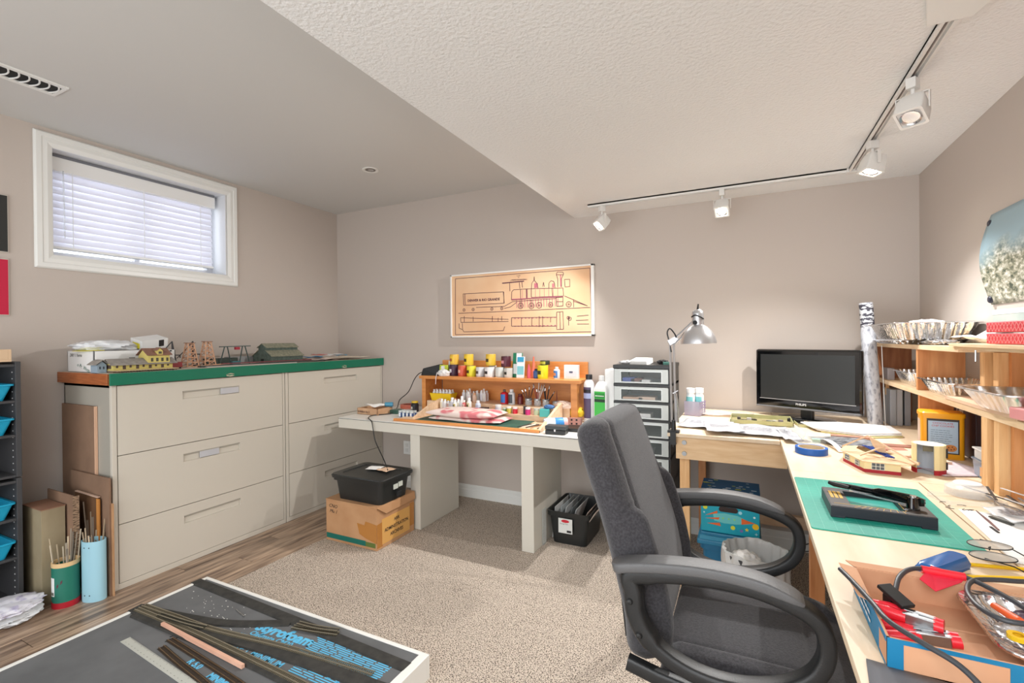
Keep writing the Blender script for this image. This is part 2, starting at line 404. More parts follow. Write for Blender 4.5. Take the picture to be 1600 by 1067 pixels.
# ------------------------------------------------------------ filing cabinets
def cabinet(y0, y1, label, tabs):
    t = thing('filing_cabinet', label, 'cabinet', (-3.195, (y0+y1)/2, 0), 0, None)
    xb, xf = -3.45, -2.94; m = MB(); m.box(xb,xf-.022,y0,y0+.012,0,1.068); m.box(xb,xf-.022,y1-.012,y1,0,1.068)
    m.box(xb,xf-.022,y0,y1,1.056,1.068); m.box(xb,xf-.06,y0,y1,0,.02); m.box(xb,xb+.01,y0,y1,0,1.068)
    m.build('body', CABS, t, world=True)
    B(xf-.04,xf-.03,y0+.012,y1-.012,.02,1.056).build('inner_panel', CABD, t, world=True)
    m = MB(); m.box(xf-.022,xf,y0,y0+.022,0,1.068); m.box(xf-.022,xf,y1-.016,y1,0,1.068); m.box(xf-.022,xf,y0+.022,y1-.016,0,.03)
    m.build('front_frame', CAB, t, bevel=.0015, world=True)
    for (z0,z1),tab in zip(((.701,1.064),(.341,.697),(.033,.337)), tabs):
        a, b = y0+.026, y1-.02; h0, h1 = y0+.345, y0+.688; hz1 = z1-.058; hz0 = hz1-.046
        m = MB(); f = xf; m.box(f-.02,f,a,h0,z0,z1); m.box(f-.02,f,h1,b,z0,z1); m.box(f-.02,f,h0,h1,z0,hz0); m.box(f-.02,f,h0,h1,hz1,z1)
        m.box(f-.026,f-.014,h0,h1,hz0,hz1)
        d = m.build('drawer', CAB, t, world=True); WM[d.name] = WM[t.name]
        B(f-.014,f-.002,h0+.002,h1-.002,hz1-.006,hz1).build('handle', CABS, d, world=True)
        if tab is not None:
            q0 = h0+(h1-h0)*tab; B(f-.010,f-.003,q0,q0+.115,hz0+.003,hz1-.006).build('label_holder', mat('label_holder_grey',(196,196,200),.25), d, bevel=.001, world=True)
cabinet(1.27, 2.293, 'left putty-coloured three-drawer lateral filing cabinet, fully in view', (.66,.28,None))
cabinet(2.299, 3.296, 'right putty-coloured three-drawer lateral filing cabinet, partly behind the white desk', (None,None,None))
t = thing('counter_board', 'thick board with green front edge lying across the two filing cabinets', 'countertop', (-3.19, 2.28, 1.07))
B(-3.47,-2.93,1.256,3.297,1.07,1.128).build('board', [WOODO], t, world=True, bevel=.002)
B(-3.468,-2.932,1.27,3.295,1.128,1.131).build('top_sheet', mat('worn_counter_top', (206,196,180), .6, col2=(188,176,160), ns=9), t, world=True)
B(-2.931,-2.918,1.256,3.297,1.069,1.132).build('green_edging', GREEN, t, bevel=.003, world=True)
B(-3.47,-2.931,1.247,1.256,1.072,1.130).build('end_strip', WOODO, t, bevel=.002, world=True)
for y in (1.885, 2.83):
    m = MB()
    m.grid(lambda u,v: (-2.914-.006*math.sin(PI*v)*rnd.uniform(.5,1.4), y+(u-.5)*.05, 1.082+(v-.5)*.022*(1-abs(u-.5))), 6, 4)
    m.build('torn_tape', plain((206,190,168)), t, world=True)

# ------------------------------------------------------------ things on the counter (top 1.131)
def obox(name, label, cat, cx, cy, z, sx, sy, sz, rz, m, bevel=.002, group=None):
    t = thing(name, label, cat, (cx,cy,z), rz, group)
    b = MB().box(-sx/2,sx/2,-sy/2,sy/2,0,sz).build('box', m, t, bevel=bevel); return t
CW = mat('white_carton', (232,232,230), .7)
t = thing('white_carton', 'white cardboard carton with handwriting at the counter\'s left end', 'box', (-3.27, 1.45, 1.131))
m = MB(); a=.006
x0,x1,y0,y1,z1 = -3.42,-3.13,1.275,1.68,1.246
for q in ((x0,x1,y0,y0+a,1.131,z1),(x0,x1,y1-a,y1,1.131,z1),(x0,x0+a,y0,y1,1.131,z1),(x1-a,x1,y0,y1,1.131,z1),(x0,x1,y0,y1,1.131,1.135)): m.box(*q)
m.build('carton_body', CW, t, bevel=.001, world=True)
MB().bar((-3.30,y0+.01,z1+.001),(-3.14,y0+.02,z1+.004),.07,.003).build('yellow_flap', plain((226,214,70)), t, world=True)
text('handwriting', 'DRY 1 Items', .026, INK, t, frame((-3.39,y0-.001,1.215),(1,0,0),(0,0,1)), shear=.2)
text('green_handwriting', 'o Pr. Wnsp', .03, plain((40,110,90)), t, frame((-3.31,y0-.001,1.165),(1,0,-.25),(0,0,1)), shear=.3)
scribble(t, frame((x1+.0005,1.56,z1-.012),(0,1,0),(0,0,1)), .1, .01, 1, name='side_print', hw=.004)
def crumple(name, label, cat, c, r, m, seed=0, flat=.5, n=28, amp=.22, group=None, fr=3.):
    from mathutils import noise
    mb = MB(); L = []
    for i in range(1, n):
        ph = PI*i/n; l = []
        for j in range(2*n):
            th = 2*PI*j/(2*n); d = Vector((math.sin(ph)*math.cos(th), math.sin(ph)*math.sin(th), math.cos(ph)))
            k = 1+amp*(noise.noise(d*fr+Vector((seed,seed*2,0)))+.6*noise.noise(d*fr*2.3+Vector((0,seed,3)))+.3*abs(noise.noise(d*fr*5)))
            p = Vector((d.x*r[0]*k, d.y*r[1]*k, max(d.z*r[2]*k, -r[2]*flat))); l.append(p)
        L.append(l)
    mb.loft(L); mb.xf(T(c[0],c[1],c[2]+r[2]*flat)); return tag(mb.build(name, m, smooth=60), label, cat, group)
BAG = mat('thin_white_bag', (236,238,240), .35, alpha=.93)
crumple('plastic_bag', 'crumpled white plastic bag lying on the white handwritten carton', 'bag', (-3.28,1.40,1.249), (.11,.15,.035), BAG, 3, .6)
t = thing('small_carton', 'small white carton with printed patch tilted on the handwritten carton', 'box', (-3.25, 1.60, 1.249), R(8))
m = MB().box(-.05,.05,-.075,.075,0,.06).xf(Matrix.Rotation(R(14),4,'Y') @ Matrix.Rotation(R(8),4,'X') @ T(0,0,.012)); m.build('carton_body', CW, t, bevel=.001)
MB().box(.0505,.051,.02,.05,.015,.055).xf(Matrix.Rotation(R(14),4,'Y') @ Matrix.Rotation(R(8),4,'X') @ T(0,0,.012)).build('print_patch', INK, t)
MB().box(-.03,.03,-.082,-.0755,0,.03).xf(Matrix.Rotation(R(14),4,'Y') @ T(0,0,.012)).build('yellow_end', plain((230,216,60)), t)

# model railway depot (long axis along y)
YEL = mat('depot_yellow', (206,190,110), .7); RF1 = mat('depot_grey_roof', (138,132,126), .8, col2=(160,154,146), ns=40); RF2 = mat('depot_brown_roof', (128,92,76), .8, col2=(146,106,88), ns=40)
def gable(m, x0,x1,y0,y1,z0,z1,ax='y',ov=.008,th=.003):
    """gable roof over a rectangle, ridge along ax"""
    if ax == 'y':
        xm=(x0+x1)/2
        for s,(a,b) in ((1,(x1+ov,xm)),(-1,(x0-ov,xm))):
            m.loft([[Vector((a,y,z0)),Vector((b,y,z1)),Vector((b,y,z1+th)),Vector((a,y,z0+th))] for y in (y0-ov,y1+ov)])
    else:
        ym=(y0+y1)/2
        for a,b in ((y0-ov,ym),(y1+ov,ym)):
            m.loft([[Vector((x,a,z0)),Vector((x,b,z1)),Vector((x,b,z1+th)),Vector((x,a,z0+th))] for x in (x0-ov,x1+ov)])
def walls(m, x0,x1,y0,y1,z0,z1,zr,ax='y'):
    if ax=='y': m.loft([[Vector((x0,y,z0)),Vector((x1,y,z0)),Vector((x1,y,z1)),Vector(((x0+x1)/2,y,zr)),Vector((x0,y,z1))] for y in (y0,y1)])
    else: m.loft([[Vector((x,y0,z0)),Vector((x,y1,z0)),Vector((x,y1,z1)),Vector((x,(y0+y1)/2,zr)),Vector((x,y0,z1))] for x in (x0,x1)])
Z = 1.131
t = thing('model_depot', 'yellow model railway station with brown two-storey roof at front of the counter', 'model building', (-3.03,1.46,Z))
m = MB(); walls(m,-3.09,-3.01,1.31,1.60,Z+.012,Z+.040,Z+.066); walls(m,-3.10,-3.0,1.47,1.58,Z+.035,Z+.085,Z+.122,'y'); m.build('walls', YEL, t, world=True)
m = MB(); gable(m,-3.09,-3.01,1.31,1.60,Z+.038,Z+.070,ov=.018); m.build('grey_roof', RF1, t, world=True)
m = MB(); gable(m,-3.10,-3.0,1.47,1.58,Z+.086,Z+.124,ov=.010); m.build('brown_roof', RF2, t, world=True)
m = MB(); walls(m,-3.02,-2.992,1.512,1.540,Z+.085,Z+.112,Z+.126,'x'); m.build('dormer', YEL, t, world=True)
m = MB(); gable(m,-3.03,-2.992,1.510,1.542,Z+.112,Z+.128,'x',.003); m.build('dormer_roof', RF2, t, world=True)
m = MB(); m.box(-2.9915,-2.991,1.518,1.534,Z+.095,Z+.108)
for i in range(4): m.box(-2.9995,-2.999,1.483+i*.026,1.495+i*.026,Z+.052,Z+.072)
m.build('upper_windows', plain((70,66,50)), t, world=True, kind='stuff')
m = MB()
for i in range(9): m.box(-3.0095,-3.0085,1.322+i*.031,1.322+i*.031+(.014 if i%2 else .010),Z+(.016 if i%2 else .024),Z+.038)
m.box(-3.08,-3.03,1.3095,1.3099,Z+.02,Z+.04)
m.build('ground_windows_and_doors', plain((82,64,54)), t, world=True, kind='stuff')
B(-3.10,-2.965,1.305,1.61,Z+.008,Z+.012).build('platform', plain((196,176,136)), t, world=True)
m = MB()
for i in range(22): m.box(-2.971,-2.966,1.308+i*.0137,1.311+i*.0137,Z,Z+.008)
m.box(-3.10,-3.0,1.305,1.61,Z,Z+.008); m.build('platform_posts', plain((110,88,70)), t, world=True)
m = MB(); m.box(-3.07,-3.05,1.41,1.43,Z+.06,Z+.078); m.build('chimney', plain((96,90,86)), t, world=True)
t = thing('model_shed', 'small grey-blue model shed beside the yellow station model', 'model building', (-3.075,1.265,Z))
t.location.y = 1.275; WM[t.name] = T(-3.075,1.275,Z)
m = MB(); walls(m,-3.13,-3.06,1.262,1.302,Z,Z+.042,Z+.062,'x'); m.build('walls', plain((150,168,182)), t, world=True)
m = MB(); gable(m,-3.13,-3.06,1.262,1.302,Z+.042,Z+.068,'x',.012); m.build('roof', RF1, t, world=True)
m = MB(); m.box(-3.0595,-3.059,1.27,1.277,Z+.02,Z+.034); m.box(-3.0595,-3.059,1.286,1.293,Z+.02,Z+.034); m.build('windows', plain((60,70,84)), t, world=True)

DKM = plain((62,62,66)); TIM = mat('bare_model_timber', (214,168,136), .7)
def derrick(x, y, label):
    t = thing('model_derrick', label, 'model crane', (x,y,Z), R(90))
    m = MB(); m.tube([(0,0,0),(0,0,.165)],.004,6); m.tube([(0,0,.165),(.028,.0,.0)],.003,6); m.build('mast', DKM, t)
    MB().tube([(0,0,.165),(-.055,0,.10),(-.10,0,.055)],.0028,6).build('boom', DKM, t)
    m = MB(); m.tube([(-.01,0,.08),(.045,0,.078)],.0035,6); m.tube([(.045,0,.078),(.045,0,.06)],.003,6); m.build('brace', DKM, t)
    B(-.015,.035,-.02,.02,0,.006).build('base', DKM, t)
derrick(-3.20,1.70,'dark model derrick crane with jib beside the yellow station')
t = thing('model_boxcar', 'dark red model freight car behind the yellow station\'s right end', 'model train car', (-3.09,1.655,Z), R(90))
B(-.045,.035,-.014,.014,.008,.040).build('car_body', plain((140,40,44)), t, bevel=.001)
for x in (-.03,.02): B(x-.01,x+.01,-.012,.012,0,.009).build('truck', BLKM, t)
def tower(x, y, h, label):
    t = thing('model_timber_tower', label, 'model tower', (x,y,Z))
    b, c = .036, .016
    def P(sx,sy,f): r=b+(c-b)*f; return (sx*r, sy*r, h*f)
    for sx in (-1,1):
        for sy in (-1,1): MB().bar(P(sx,sy,0),P(sx,sy,1),.006,.006).build('leg', TIM, t)
    m = MB()
    for k in range(6):
        f = k/5
        for a,q in (((-1,-1),(1,-1)),((1,-1),(1,1)),((1,1),(-1,1)),((-1,1),(-1,-1))):
            m.bar(P(*a,f),P(*q,f),.004,.005)
            if k<5: m.bar(P(*a,f),P(*q,f+.2),.003,.003)
    m.build('bracing', TIM, t)
    B(-.024,.024,-.024,.024,h,h+.004).build('cap', plain((150,110,90)), t)
tower(-3.22,1.815,.152,'left pinkish bare-timber model trestle tower on the counter')
tower(-3.22,1.925,.160,'right pinkish bare-timber model trestle tower, nearer the gantry')
derrick(-3.30,1.88,'dark model derrick crane standing between the two timber towers')
t = thing('fallen_timbers', 'loose pinkish model timbers lying in front of the towers', 'model timber', (-3.10,1.9,Z))
for k,(a,b) in enumerate((((-3.10,1.76,Z+.004),(-3.16,2.02,Z+.012)),((-3.08,1.78,Z+.004),(-3.12,1.95,Z+.006)),((-3.13,1.80,Z+.004),(-3.10,1.86,Z+.004)))): MB().bar(a,b,.006,.006).build('timber', TIM, t, world=True)
GG = plain((58,78,76))
t = thing('model_gantry', 'dark green model gantry crane with red hoist on the counter', 'model crane', (-3.24,2.13,Z))
MB().bar((0,-.11,.125),(0,.115,.128),.012,.006).build('beam', GG, t)
for y,d in ((-.075,-.035),(-.055,.025),(.055,-.025),(.075,.035)): MB().bar((0,y,.125),(0,y+d,0),.006,.005).build('leg', GG, t)
B(-.01,.01,.0,.03,.103,.122).build('hoist', plain((170,40,60)), t)
B(-.02,.02,-.03,.03,.0,.022).build('load', plain((50,110,120)), t, bevel=.002)
obox('model_wagon', 'low dark green model gondola behind the timber towers', 'model train car', -3.34,2.09,Z,.05,.22,.045,0,plain((52,64,58)))
t = thing('model_mill', 'dark grey-green model mill with stepped gable roof on the counter', 'model building', (-3.22,2.42,Z))
GR = mat('mill_wall_green', (72,84,76), .8, col2=(90,104,96), ns=50); GRF = mat('mill_roof', (120,122,104), .8, col2=(150,148,128), ns=60)
m = MB()
m.loft([[Vector((x,y,z)) for x,z in ((-3.33,Z),(-3.12,Z),(-3.12,Z+.05),(-3.18,Z+.088),(-3.18,Z+.115),(-3.225,Z+.14),(-3.27,Z+.115),(-3.27,Z+.088),(-3.33,Z+.05))] for y in (2.33,2.60)])
m.build('walls', GR, t, world=True)
for nm,a,b in (('eave_roof',(-3.112,.046),(-3.184,.092)),('eave_roof',(-3.338,.046),(-3.266,.092)),('top_roof',(-3.172,.111),(-3.225,.142)),('top_roof',(-3.278,.111),(-3.225,.142))):
    MB().loft([[Vector((a[0],y,Z+a[1])),Vector((b[0],y,Z+b[1])),Vector((b[0],y,Z+b[1]+.003)),Vector((a[0],y,Z+a[1]+.003))] for y in (2.322,2.608)]).build(nm, GRF, t, world=True)
B(-3.24,-3.21,2.328,2.33,Z+.0,Z+.03).build('doorway', BLKM, t, world=True)
t = thing('flat_strips', 'long dark flat modelling strips along the front of the counter', 'model track', (-3.03,2.2,Z))
for k,(a,b,w) in enumerate((((-3.06,1.78,Z+.006),(-3.00,2.68,Z+.006),.04),((-3.10,1.95,Z+.015),(-3.06,2.62,Z+.015),.03),((-3.02,1.80,Z+.003),(-2.95,2.4,Z+.003),.02))):
    MB().bar(a,b,w,.008-.002*k).build('strip', (plain((58,58,56)),plain((120,56,62)),plain((206,198,190)))[k], t, world=True)
obox('grey_tray', 'long low pale grey box between gantry and mill model', 'box', -3.37,2.28,Z,.06,.26,.05,0,plain((150,150,150)))
def sheet(name, label, cat, c, w, h, rz, m, warp=.004, seed=0, group=None, parent=None, n=8, th=.0006, tilt=(0,0)):
    from mathutils import noise
    mb = MB(); mb.grid(lambda u,v: ((u-.5)*w, (v-.5)*h, warp*(1+noise.noise(Vector((u*2.5+seed,v*2.5,seed)))) + tilt[0]*u + tilt[1]*v), n, n)
    if parent is not None:
        mb.xf(T(*c) @ Rz(rz)); return mb.build(name, m, parent, smooth=60, solid=th, world=True)
    t = thing(name, label, cat, c, rz, group); mb.build('sheet', m, t, smooth=60, solid=th); return t
for k,(x,y,w,h,rz,c,l) in enumerate(((-3.14,2.78,.26,.2,.2,(226,206,196),'creased pinkish paper beside the model mill'),(-3.12,3.02,.3,.32,-.1,(238,226,204),'large cream paper sheet at the counter\'s right end'),
        (-3.26,2.80,.16,.12,.5,(70,130,170),'blue folded plastic packet on the papers by the mill'),(-3.22,3.06,.14,.1,-.3,(96,152,184),'blue packet on the cream paper near the corner'),
        (-3.3,3.0,.2,.24,.3,(226,228,230),'pale crumpled plastic sheet against the wall on the counter'),(-3.05,2.70,.12,.1,.8,(190,110,104),'small reddish scrap paper by the mill'))):
    sheet('loose_paper' if k not in (2,3,4) else 'plastic_packet', l, 'paper', (x,y,Z+.001+.0075*k), w,h,rz, plain(c,.6), .011, k*3.1)

# ------------------------------------------------------------ left of the cabinets
sa = math.atan2(.03,.94)
t = thing('plywood_board', 'tall narrow brown plywood board leaning against the cabinet side', 'board', (-3.265,1.268,0))
MB().box(-.178,.178,-.012,.0,0,.955).build('panel', CBD, t)
MB().box(.1782,.186,-.012,.0,0,.955).build('light_edge', mat('ply_edge',(222,180,150),.6), t)
t = thing('cardboard_sheet', 'wide brown cardboard sheet in front of the tall board', 'cardboard', (-3.10,1.254,0))
MB().box(-.21,.19,-.012,-.004,0,.60).build('sheet', CBD, t)
MB().box(.18,.205,-.004,.001,0,.47).build('back_flap', CBOARD, t)
t = thing('tall_carton', 'tall narrow olive-brown carton standing on the laminate by the black shelving', 'box', (-3.215,1.092,0))
MB().box(-.105,.105,-.042,.050,0,.465).build('carton_body', OLIVE, t, bevel=.001)
MB().box(-.106,.106,-.043,.052,.465,.470).build('top_flap', mat('inner_card',(142,104,82),.8), t, bevel=.001)
t = thing('folded_cardboard', 'folded corrugated cardboard behind the tall olive carton', 'cardboard', (-3.17,1.165,0))
MB().box(-.16,.115,-.014,-.009,0,.52).build('panel', CBD, t)
MB().box(.116,.1175,-.014,.012,0,.515).build('corrugated_edge', mat('corrugated_edge_mat',(190,160,130),.8,col2=(90,70,56),ns=60,stretch=(1,1,3)), t)
MB().box(-.16,.115,.006,.011,0,.50).build('panel', CBD, t)
t = thing('open_carton', 'dark brown opened carton leaning behind the two cylinders', 'box', (-3.085,1.232,0))
MB().box(-.13,.09,-.004,.0,0,.50).xf(Rz(.05)).build('panel', mat('dark_card',(104,72,46),.85), t)
MB().box(.086,.11,-.012,-.006,0,.49).xf(Rz(.05)).build('side_panel', mat('amber_card',(196,130,62),.7), t)
MB().bar((-.13,-.005,.502),(.1,-.002,.498),.012,.004).build('pale_edge', plain((220,190,170)), t)
def sticks(parent, n, c, r, z0, z1, seed, cols):
    rr = random.Random(seed)
    for k in range(n):
        a = rr.uniform(0,2*PI); q = r*rr.uniform(.2,.8); b = a+rr.uniform(-.5,.5); q2 = r*rr.uniform(.9,1.5)
        p = (c[0]+q*math.cos(a), c[1]+q*math.sin(a), c[2]+.02); e = (c[0]+q2*math.cos(b), c[1]+q2*math.sin(b), c[2]+rr.uniform(z0,z1))
        o = MB().bar(p, e, rr.uniform(.004,.009), .003).build('wood_strip', plain(cols[k%len(cols)],.6), None)
        tag(o, parent[0], 'wood strip', parent[1])
t = thing('green_canister', 'green cylinder with red base, white label and wooden rim', 'canister', (-3.03,1.112,0))
m = MB(); m.lathe([(.054,0),(.054,.028)], n=36, cap=True); m.build('red_base', plain((176,24,40)), t, smooth=True)
MB().lathe([(.0525,.028),(.0525,.205),(.049,.205),(.049,.03)], n=36, cap=False).build('tube', plain((34,116,98)), t, smooth=True)
MB().lathe([(.0535,.198),(.0535,.218),(.047,.218),(.047,.2)], n=36, cap=False).build('rim', plain((226,190,140)), t, smooth=True)
def wrap(parent, name, r, a0, a1, z0, z1, m, c=(0,0), sx=1.):
    mb = MB(); mb.grid(lambda u,v: (c[0]+sx*r*math.cos(a0+(a1-a0)*u), c[1]+r*math.sin(a0+(a1-a0)*u), z0+(z1-z0)*v), 10, 1); return mb.build(name, m, parent, smooth=True)
wrap(t,'label',.0532,-1.75,-1.25,.06,.15,WHITE); wrap(t,'label_band',.0534,-1.68,-1.32,.066,.08,plain((120,120,110)))
MB().add([(.0535*math.cos(a),.0535*math.sin(a),z) for a,z in ((-1.05,.10),(-.62,.125),(-.60,.14),(-1.03,.115))],[(0,1,2,3)]).build('dark_mark', plain((96,44,60)), t)
sticks(('thin wood strip standing in the green canister','wood strips in the green canister'), 12, (-3.03,1.112,0), .040, .27, .36, 5, ((196,178,150),(150,140,124),(214,200,176),(120,112,100)))
t = thing('blue_tube', 'tall light blue oval tube of wood strips beside the cabinet', 'canister', (-2.957,1.196,0), R(20))
MB().lathe([(.056,0),(.056,.30),(.052,.30),(.052,.01)], n=36, cap=False).xf(Matrix.Diagonal((1,.72,1,1))).build('tube', plain((160,206,222)), t, smooth=True)
MB().lathe([(.052,.012),(.0,.012)], n=36, cap=False).xf(Matrix.Diagonal((1,.72,1,1))).build('bottom', plain((160,206,222)), t)
m = MB()
for z in (.035,.272):
    for a in (-1.75,-1.3): m.box(.0565*math.cos(a)-.002,.0565*math.cos(a)+.002,.72*.0565*math.sin(a)-.0015,.72*.0565*math.sin(a)+.001,z-.002,z+.002)
m.build('rivet_holes', INK, t)
sticks(('thin wood strip standing in the light blue tube','wood strips in the light blue tube'), 12, (-2.957,1.196,0), .034, .33, .49, 9, ((170,150,122),(126,110,92),(198,178,150),(96,84,72)))

# black shelving, left edge of the frame
t = thing('shelving_unit', 'black resin shelving unit at the left wall holding blue bins', 'shelving', (-3.33,.62,0))
x0,x1,y0,y1 = -3.47,-3.195,.22,1.012
for z0,z1 in ((0,.634),(.638,1.203)):
    for a,b in ((y0,y0+.02),(y1-.02,y1)): B(x0,x1,a,b,z0,z1).build('side_panel', SHELFK, t, bevel=.002, world=True)
B(x0,x0+.006,y0,y1,0,1.2).build('back_panel', plain((34,34,36)), t, world=True)
for z in (.035,.249,.438,.622,.65,.847,1.014,1.19): B(x0,x1-.004,y0+.02,y1-.02,z-.012,z).build('shelf', SHELFK, t, bevel=.001, world=True)
m = MB()
for k in range(36):
    z = .06+k*.032
    for x in (-3.23,-3.42): m.box(x-.003,x+.003,y1-.0215,y1-.0195,z,z+.005)
m.build('peg_holes', plain((200,200,200)), t, world=True, kind='stuff')
BINB = mat('blue_bin_plastic', (28,166,206), .4)
for z,l in ((1.0145,'top'),(.8475,'second'),(.4385,'third'),(.2495,'lowest')):
    t = thing('storage_bin', 'bright blue open plastic bin on the %s stocked shelf of the black unit' % l, 'bin', (-3.30,.860,z))
    m = MB(); L=[]
    for zz,h in ((0,.085),(.07,.105),(.072,.112),(.08,.112),(.08,.102),(.006,.082)): L.append(rrect(0,0,h,h*1.15,.015,zz,3))
    m.loft(L).build('bin_body', BINB, t, smooth=30)
t = thing('wooden_tray', 'pale wooden tray on top of the black shelving unit', 'tray', (-3.33,.80,1.203))
m = MB(); m.box(-.14,.135,-.2,.18,0,.012); m.box(-.14,.135,.168,.18,.012,.06); m.box(-.14,.135,-.2,-.188,.012,.06); m.box(-.14,-.128,-.188,.168,.012,.06); m.box(.123,.135,-.188,.168,.012,.06)
m.build('tray_body', mat('pale_wood',(214,184,150),.6), t, bevel=.001)
crumple('shopping_bag', 'crumpled white plastic bag lying on the floor under the shelving', 'bag', (-3.08,.93,.002), (.10,.11,.035), BAG, 11, .8)
crumple('mailing_bag', 'flattened white printed bag on top of the other floor bag', 'bag', (-3.06,.90,.066), (.11,.13,.022), mat('white_mailer',(226,224,232),.4,col2=(180,172,200),ns=25,lo=.55,hi=.7), 17, .6)
for z0,z1,c,l in ((1.769,2.07,(44,44,42),'black pale-edged art panel high on left wall, cut by the frame'),(1.439,1.735,(196,26,64),'crimson pale-edged art panel on left wall below the black one')):
    t = thing('wall_panel', l, 'wall art', (XL,.88,z0))
    B(0,.01,-.2,.180,0,z1-z0).build('mount', plain((206,200,190)), t, bevel=.001); B(.01,.012,-.195,.176,.004,z1-z0-.004).build('face', mat('panel_face_%d'%c[0], c, .7), t)

# ------------------------------------------------------------ track layout board on the floor
t = thing('layout_board', 'white-edged foam model track board lying on the carpet in the foreground', 'model layout board', (-1.77,1.0,.006))
bx0,bx1,by0,by1,bz = -2.468,-1.085,.55,1.462,.096
for q in ((bx0,bx1,by0,by0+.016),(bx0,bx1,by1-.016,by1),(bx0,bx0+.018,by0+.016,by1-.016),(bx1-.036,bx1,by0+.016,by1-.016)):
    B(*q,.006,bz).build('edge_rail', DESKT, t, bevel=.0015, world=True)
B(bx0+.018,bx1-.036,by0+.016,by1-.016,.02,bz-.004).build('foam_sheet', mat('grey_foam_board',(92,93,94),.75,col2=(104,105,106),ns=6), t, world=True)
fz = bz-.004
CY = plain((96,186,226),.6)
def lay(st, x, y, dx, dy, size, **k): return text('printed_lettering', st, size, CY, t, frame((x,y,fz+.0008),(dx,dy,0),(-dy,dx,0)), **k)
lay('Styrofoam', -1.845,1.281,1,.06,.072, bold=.0035); lay('Cladmate CM20', -1.835,1.249,1,.07,.034, bold=.001); lay('Insulation board', -1.87,1.236,1,.08,.012)
lay('WALLMATE T MINIMUM', -1.97,1.165,1,.0,.040, bold=.001)
lay('R 5.0', -1.885,1.035,1,-.05,.038,bold=.0015); lay('MINIMUM 50', -1.74,1.022,1,-.05,.034,bold=.0015); lay('Q Q', -1.36,1.21,1,0,.04,bold=.002)
m = MB(); rr = random.Random(4)
for i in range(11):
    y = 1.352-i*.0095; x = -1.56+(.012*(i%3))
    while x < -1.175:
        e = min(x+rr.uniform(.03,.10), -1.17); m.quad((x,y,fz+.0008),(e,y,fz+.0008),(e,y+.0055,fz+.0008),(x,y+.0055,fz+.0008)); x = e+.008
for i in range(4):
    y = 1.20-i*.010; x = -1.50
    while x < -1.2:
        e = min(x+rr.uniform(.04,.10), -1.2); m.quad((x,y,fz+.0008),(e,y,fz+.0008),(e,y+.005,fz+.0008),(x,y+.005,fz+.0008)); x = e+.008
m.build('printed_text_lines', CY, t, world=True, kind='stuff')
def ribbon2(pts, w, z0, z1):
    P = [Vector((x,y,0)) for x,y in pts]; L = []
    for i in range(len(P)):
        d = (P[min(i+1,len(P)-1)]-P[max(i-1,0)]).normalized(); n = Vector((-d.y,d.x,0))
        a, b = P[i]+n*w/2, P[i]-n*w/2; a2, b2 = P[i]+n*(w/2-.004), P[i]-n*(w/2-.004)
        L.append([Vector((a.x,a.y,z0)),Vector((b.x,b.y,z0)),Vector((b2.x,b2.y,z1)),Vector((a2.x,a2.y,z1))])
    return MB().loft(L)
def curve(pts, n=24):
    out = []; m = len(pts)
    for i in range(n+1):
        s = i/n*(m-1); k = min(int(s), m-2); f = s-k
        p = [Vector(pts[max(0,min(m-1,k+j))]) for j in (-1,0,1,2)]
        v = .5*((2*p[1])+(p[2]-p[0])*f+(2*p[0]-5*p[1]+4*p[2]-p[3])*f*f+(3*p[1]-p[0]-3*p[2]+p[3])*f**3)
        out.append(tuple(v))
    return out
RB = mat('cork_roadbed_black', (44,43,40), .85, col2=(58,56,52), ns=30)
roads = [([(-2.475,1.410),(-1.8,1.393),(-1.118,1.371)],.052,'black roadbed strip along the far edge of the layout board'),
         ([(-2.478,1.157),(-2.30,1.186),(-2.05,1.235),(-1.90,1.29),(-1.74,1.375)],.046,'curved black roadbed strip crossing the layout board'),
         ([(-2.474,1.145),(-2.10,1.165),(-1.70,1.215),(-1.36,1.236),(-1.12,1.247)],.058,'black roadbed strip under the middle tracks'),
         ([(-2.42,1.125),(-2.10,1.132),(-1.6,1.14),(-1.12,1.118)],.05,'black roadbed strip nearest the wooden batten')]
for k,(p,wd,l) in enumerate(roads):
    tag(ribbon2(curve([(a,b,0) for a,b in p],24) and [(q[0],q[1]) for q in curve([(a,b,0) for a,b in p],24)], wd, fz, fz+.006+.0004*k).build('roadbed', RB), l, 'roadbed')
def track(pts, label, z, g=.0165, tie=(58,50,42), railc=(170,160,140)):
    c = curve([(a,b,0) for a,b in pts], 30); P = [Vector((q[0],q[1],0)) for q in c]
    mid = P[len(P)//2]; t = thing('model_track', label, 'model track', (mid.x,mid.y,z))
    for s in (-1,1):
        L = []
        for i in range(len(P)):
            d = (P[min(i+1,len(P)-1)]-P[max(i-1,0)]).normalized(); n = Vector((-d.y,d.x,0)); q = P[i]+n*s*g/2
            L.append([Vector((q.x+n.x*k,q.y+n.y*k,z+h)) for k,h in ((-.0012,.002),(.0012,.002),(.0012,.0052),(-.0012,.0052))])
        MB().loft(L).build('rail', mat('rail_%d'%railc[0], railc, .35, .7), t, world=True)
    m = MB(); ln = sum((P[i+1]-P[i]).length for i in range(len(P)-1)); n_ = int(ln/.0085)
    seg = [0]
    for i in range(len(P)-1): seg.append(seg[-1]+(P[i+1]-P[i]).length)
    for k in range(n_):
        s = (k+.5)/n_*ln; i = max(j for j in range(len(seg)-1) if seg[j] <= s); f = (s-seg[i])/(seg[i+1]-seg[i]); q = P[i].lerp(P[i+1], f)
        d = (P[i+1]-P[i]).normalized(); nn = Vector((-d.y,d.x,0)); m.bar(q-nn*.0145+Vector((0,0,z+.001)), q+nn*.0145+Vector((0,0,z+.001)), .0042, .0022)
    m.build('ties', plain(tie,.7), t, world=True, kind='stuff'); return t
zt = fz+.0072
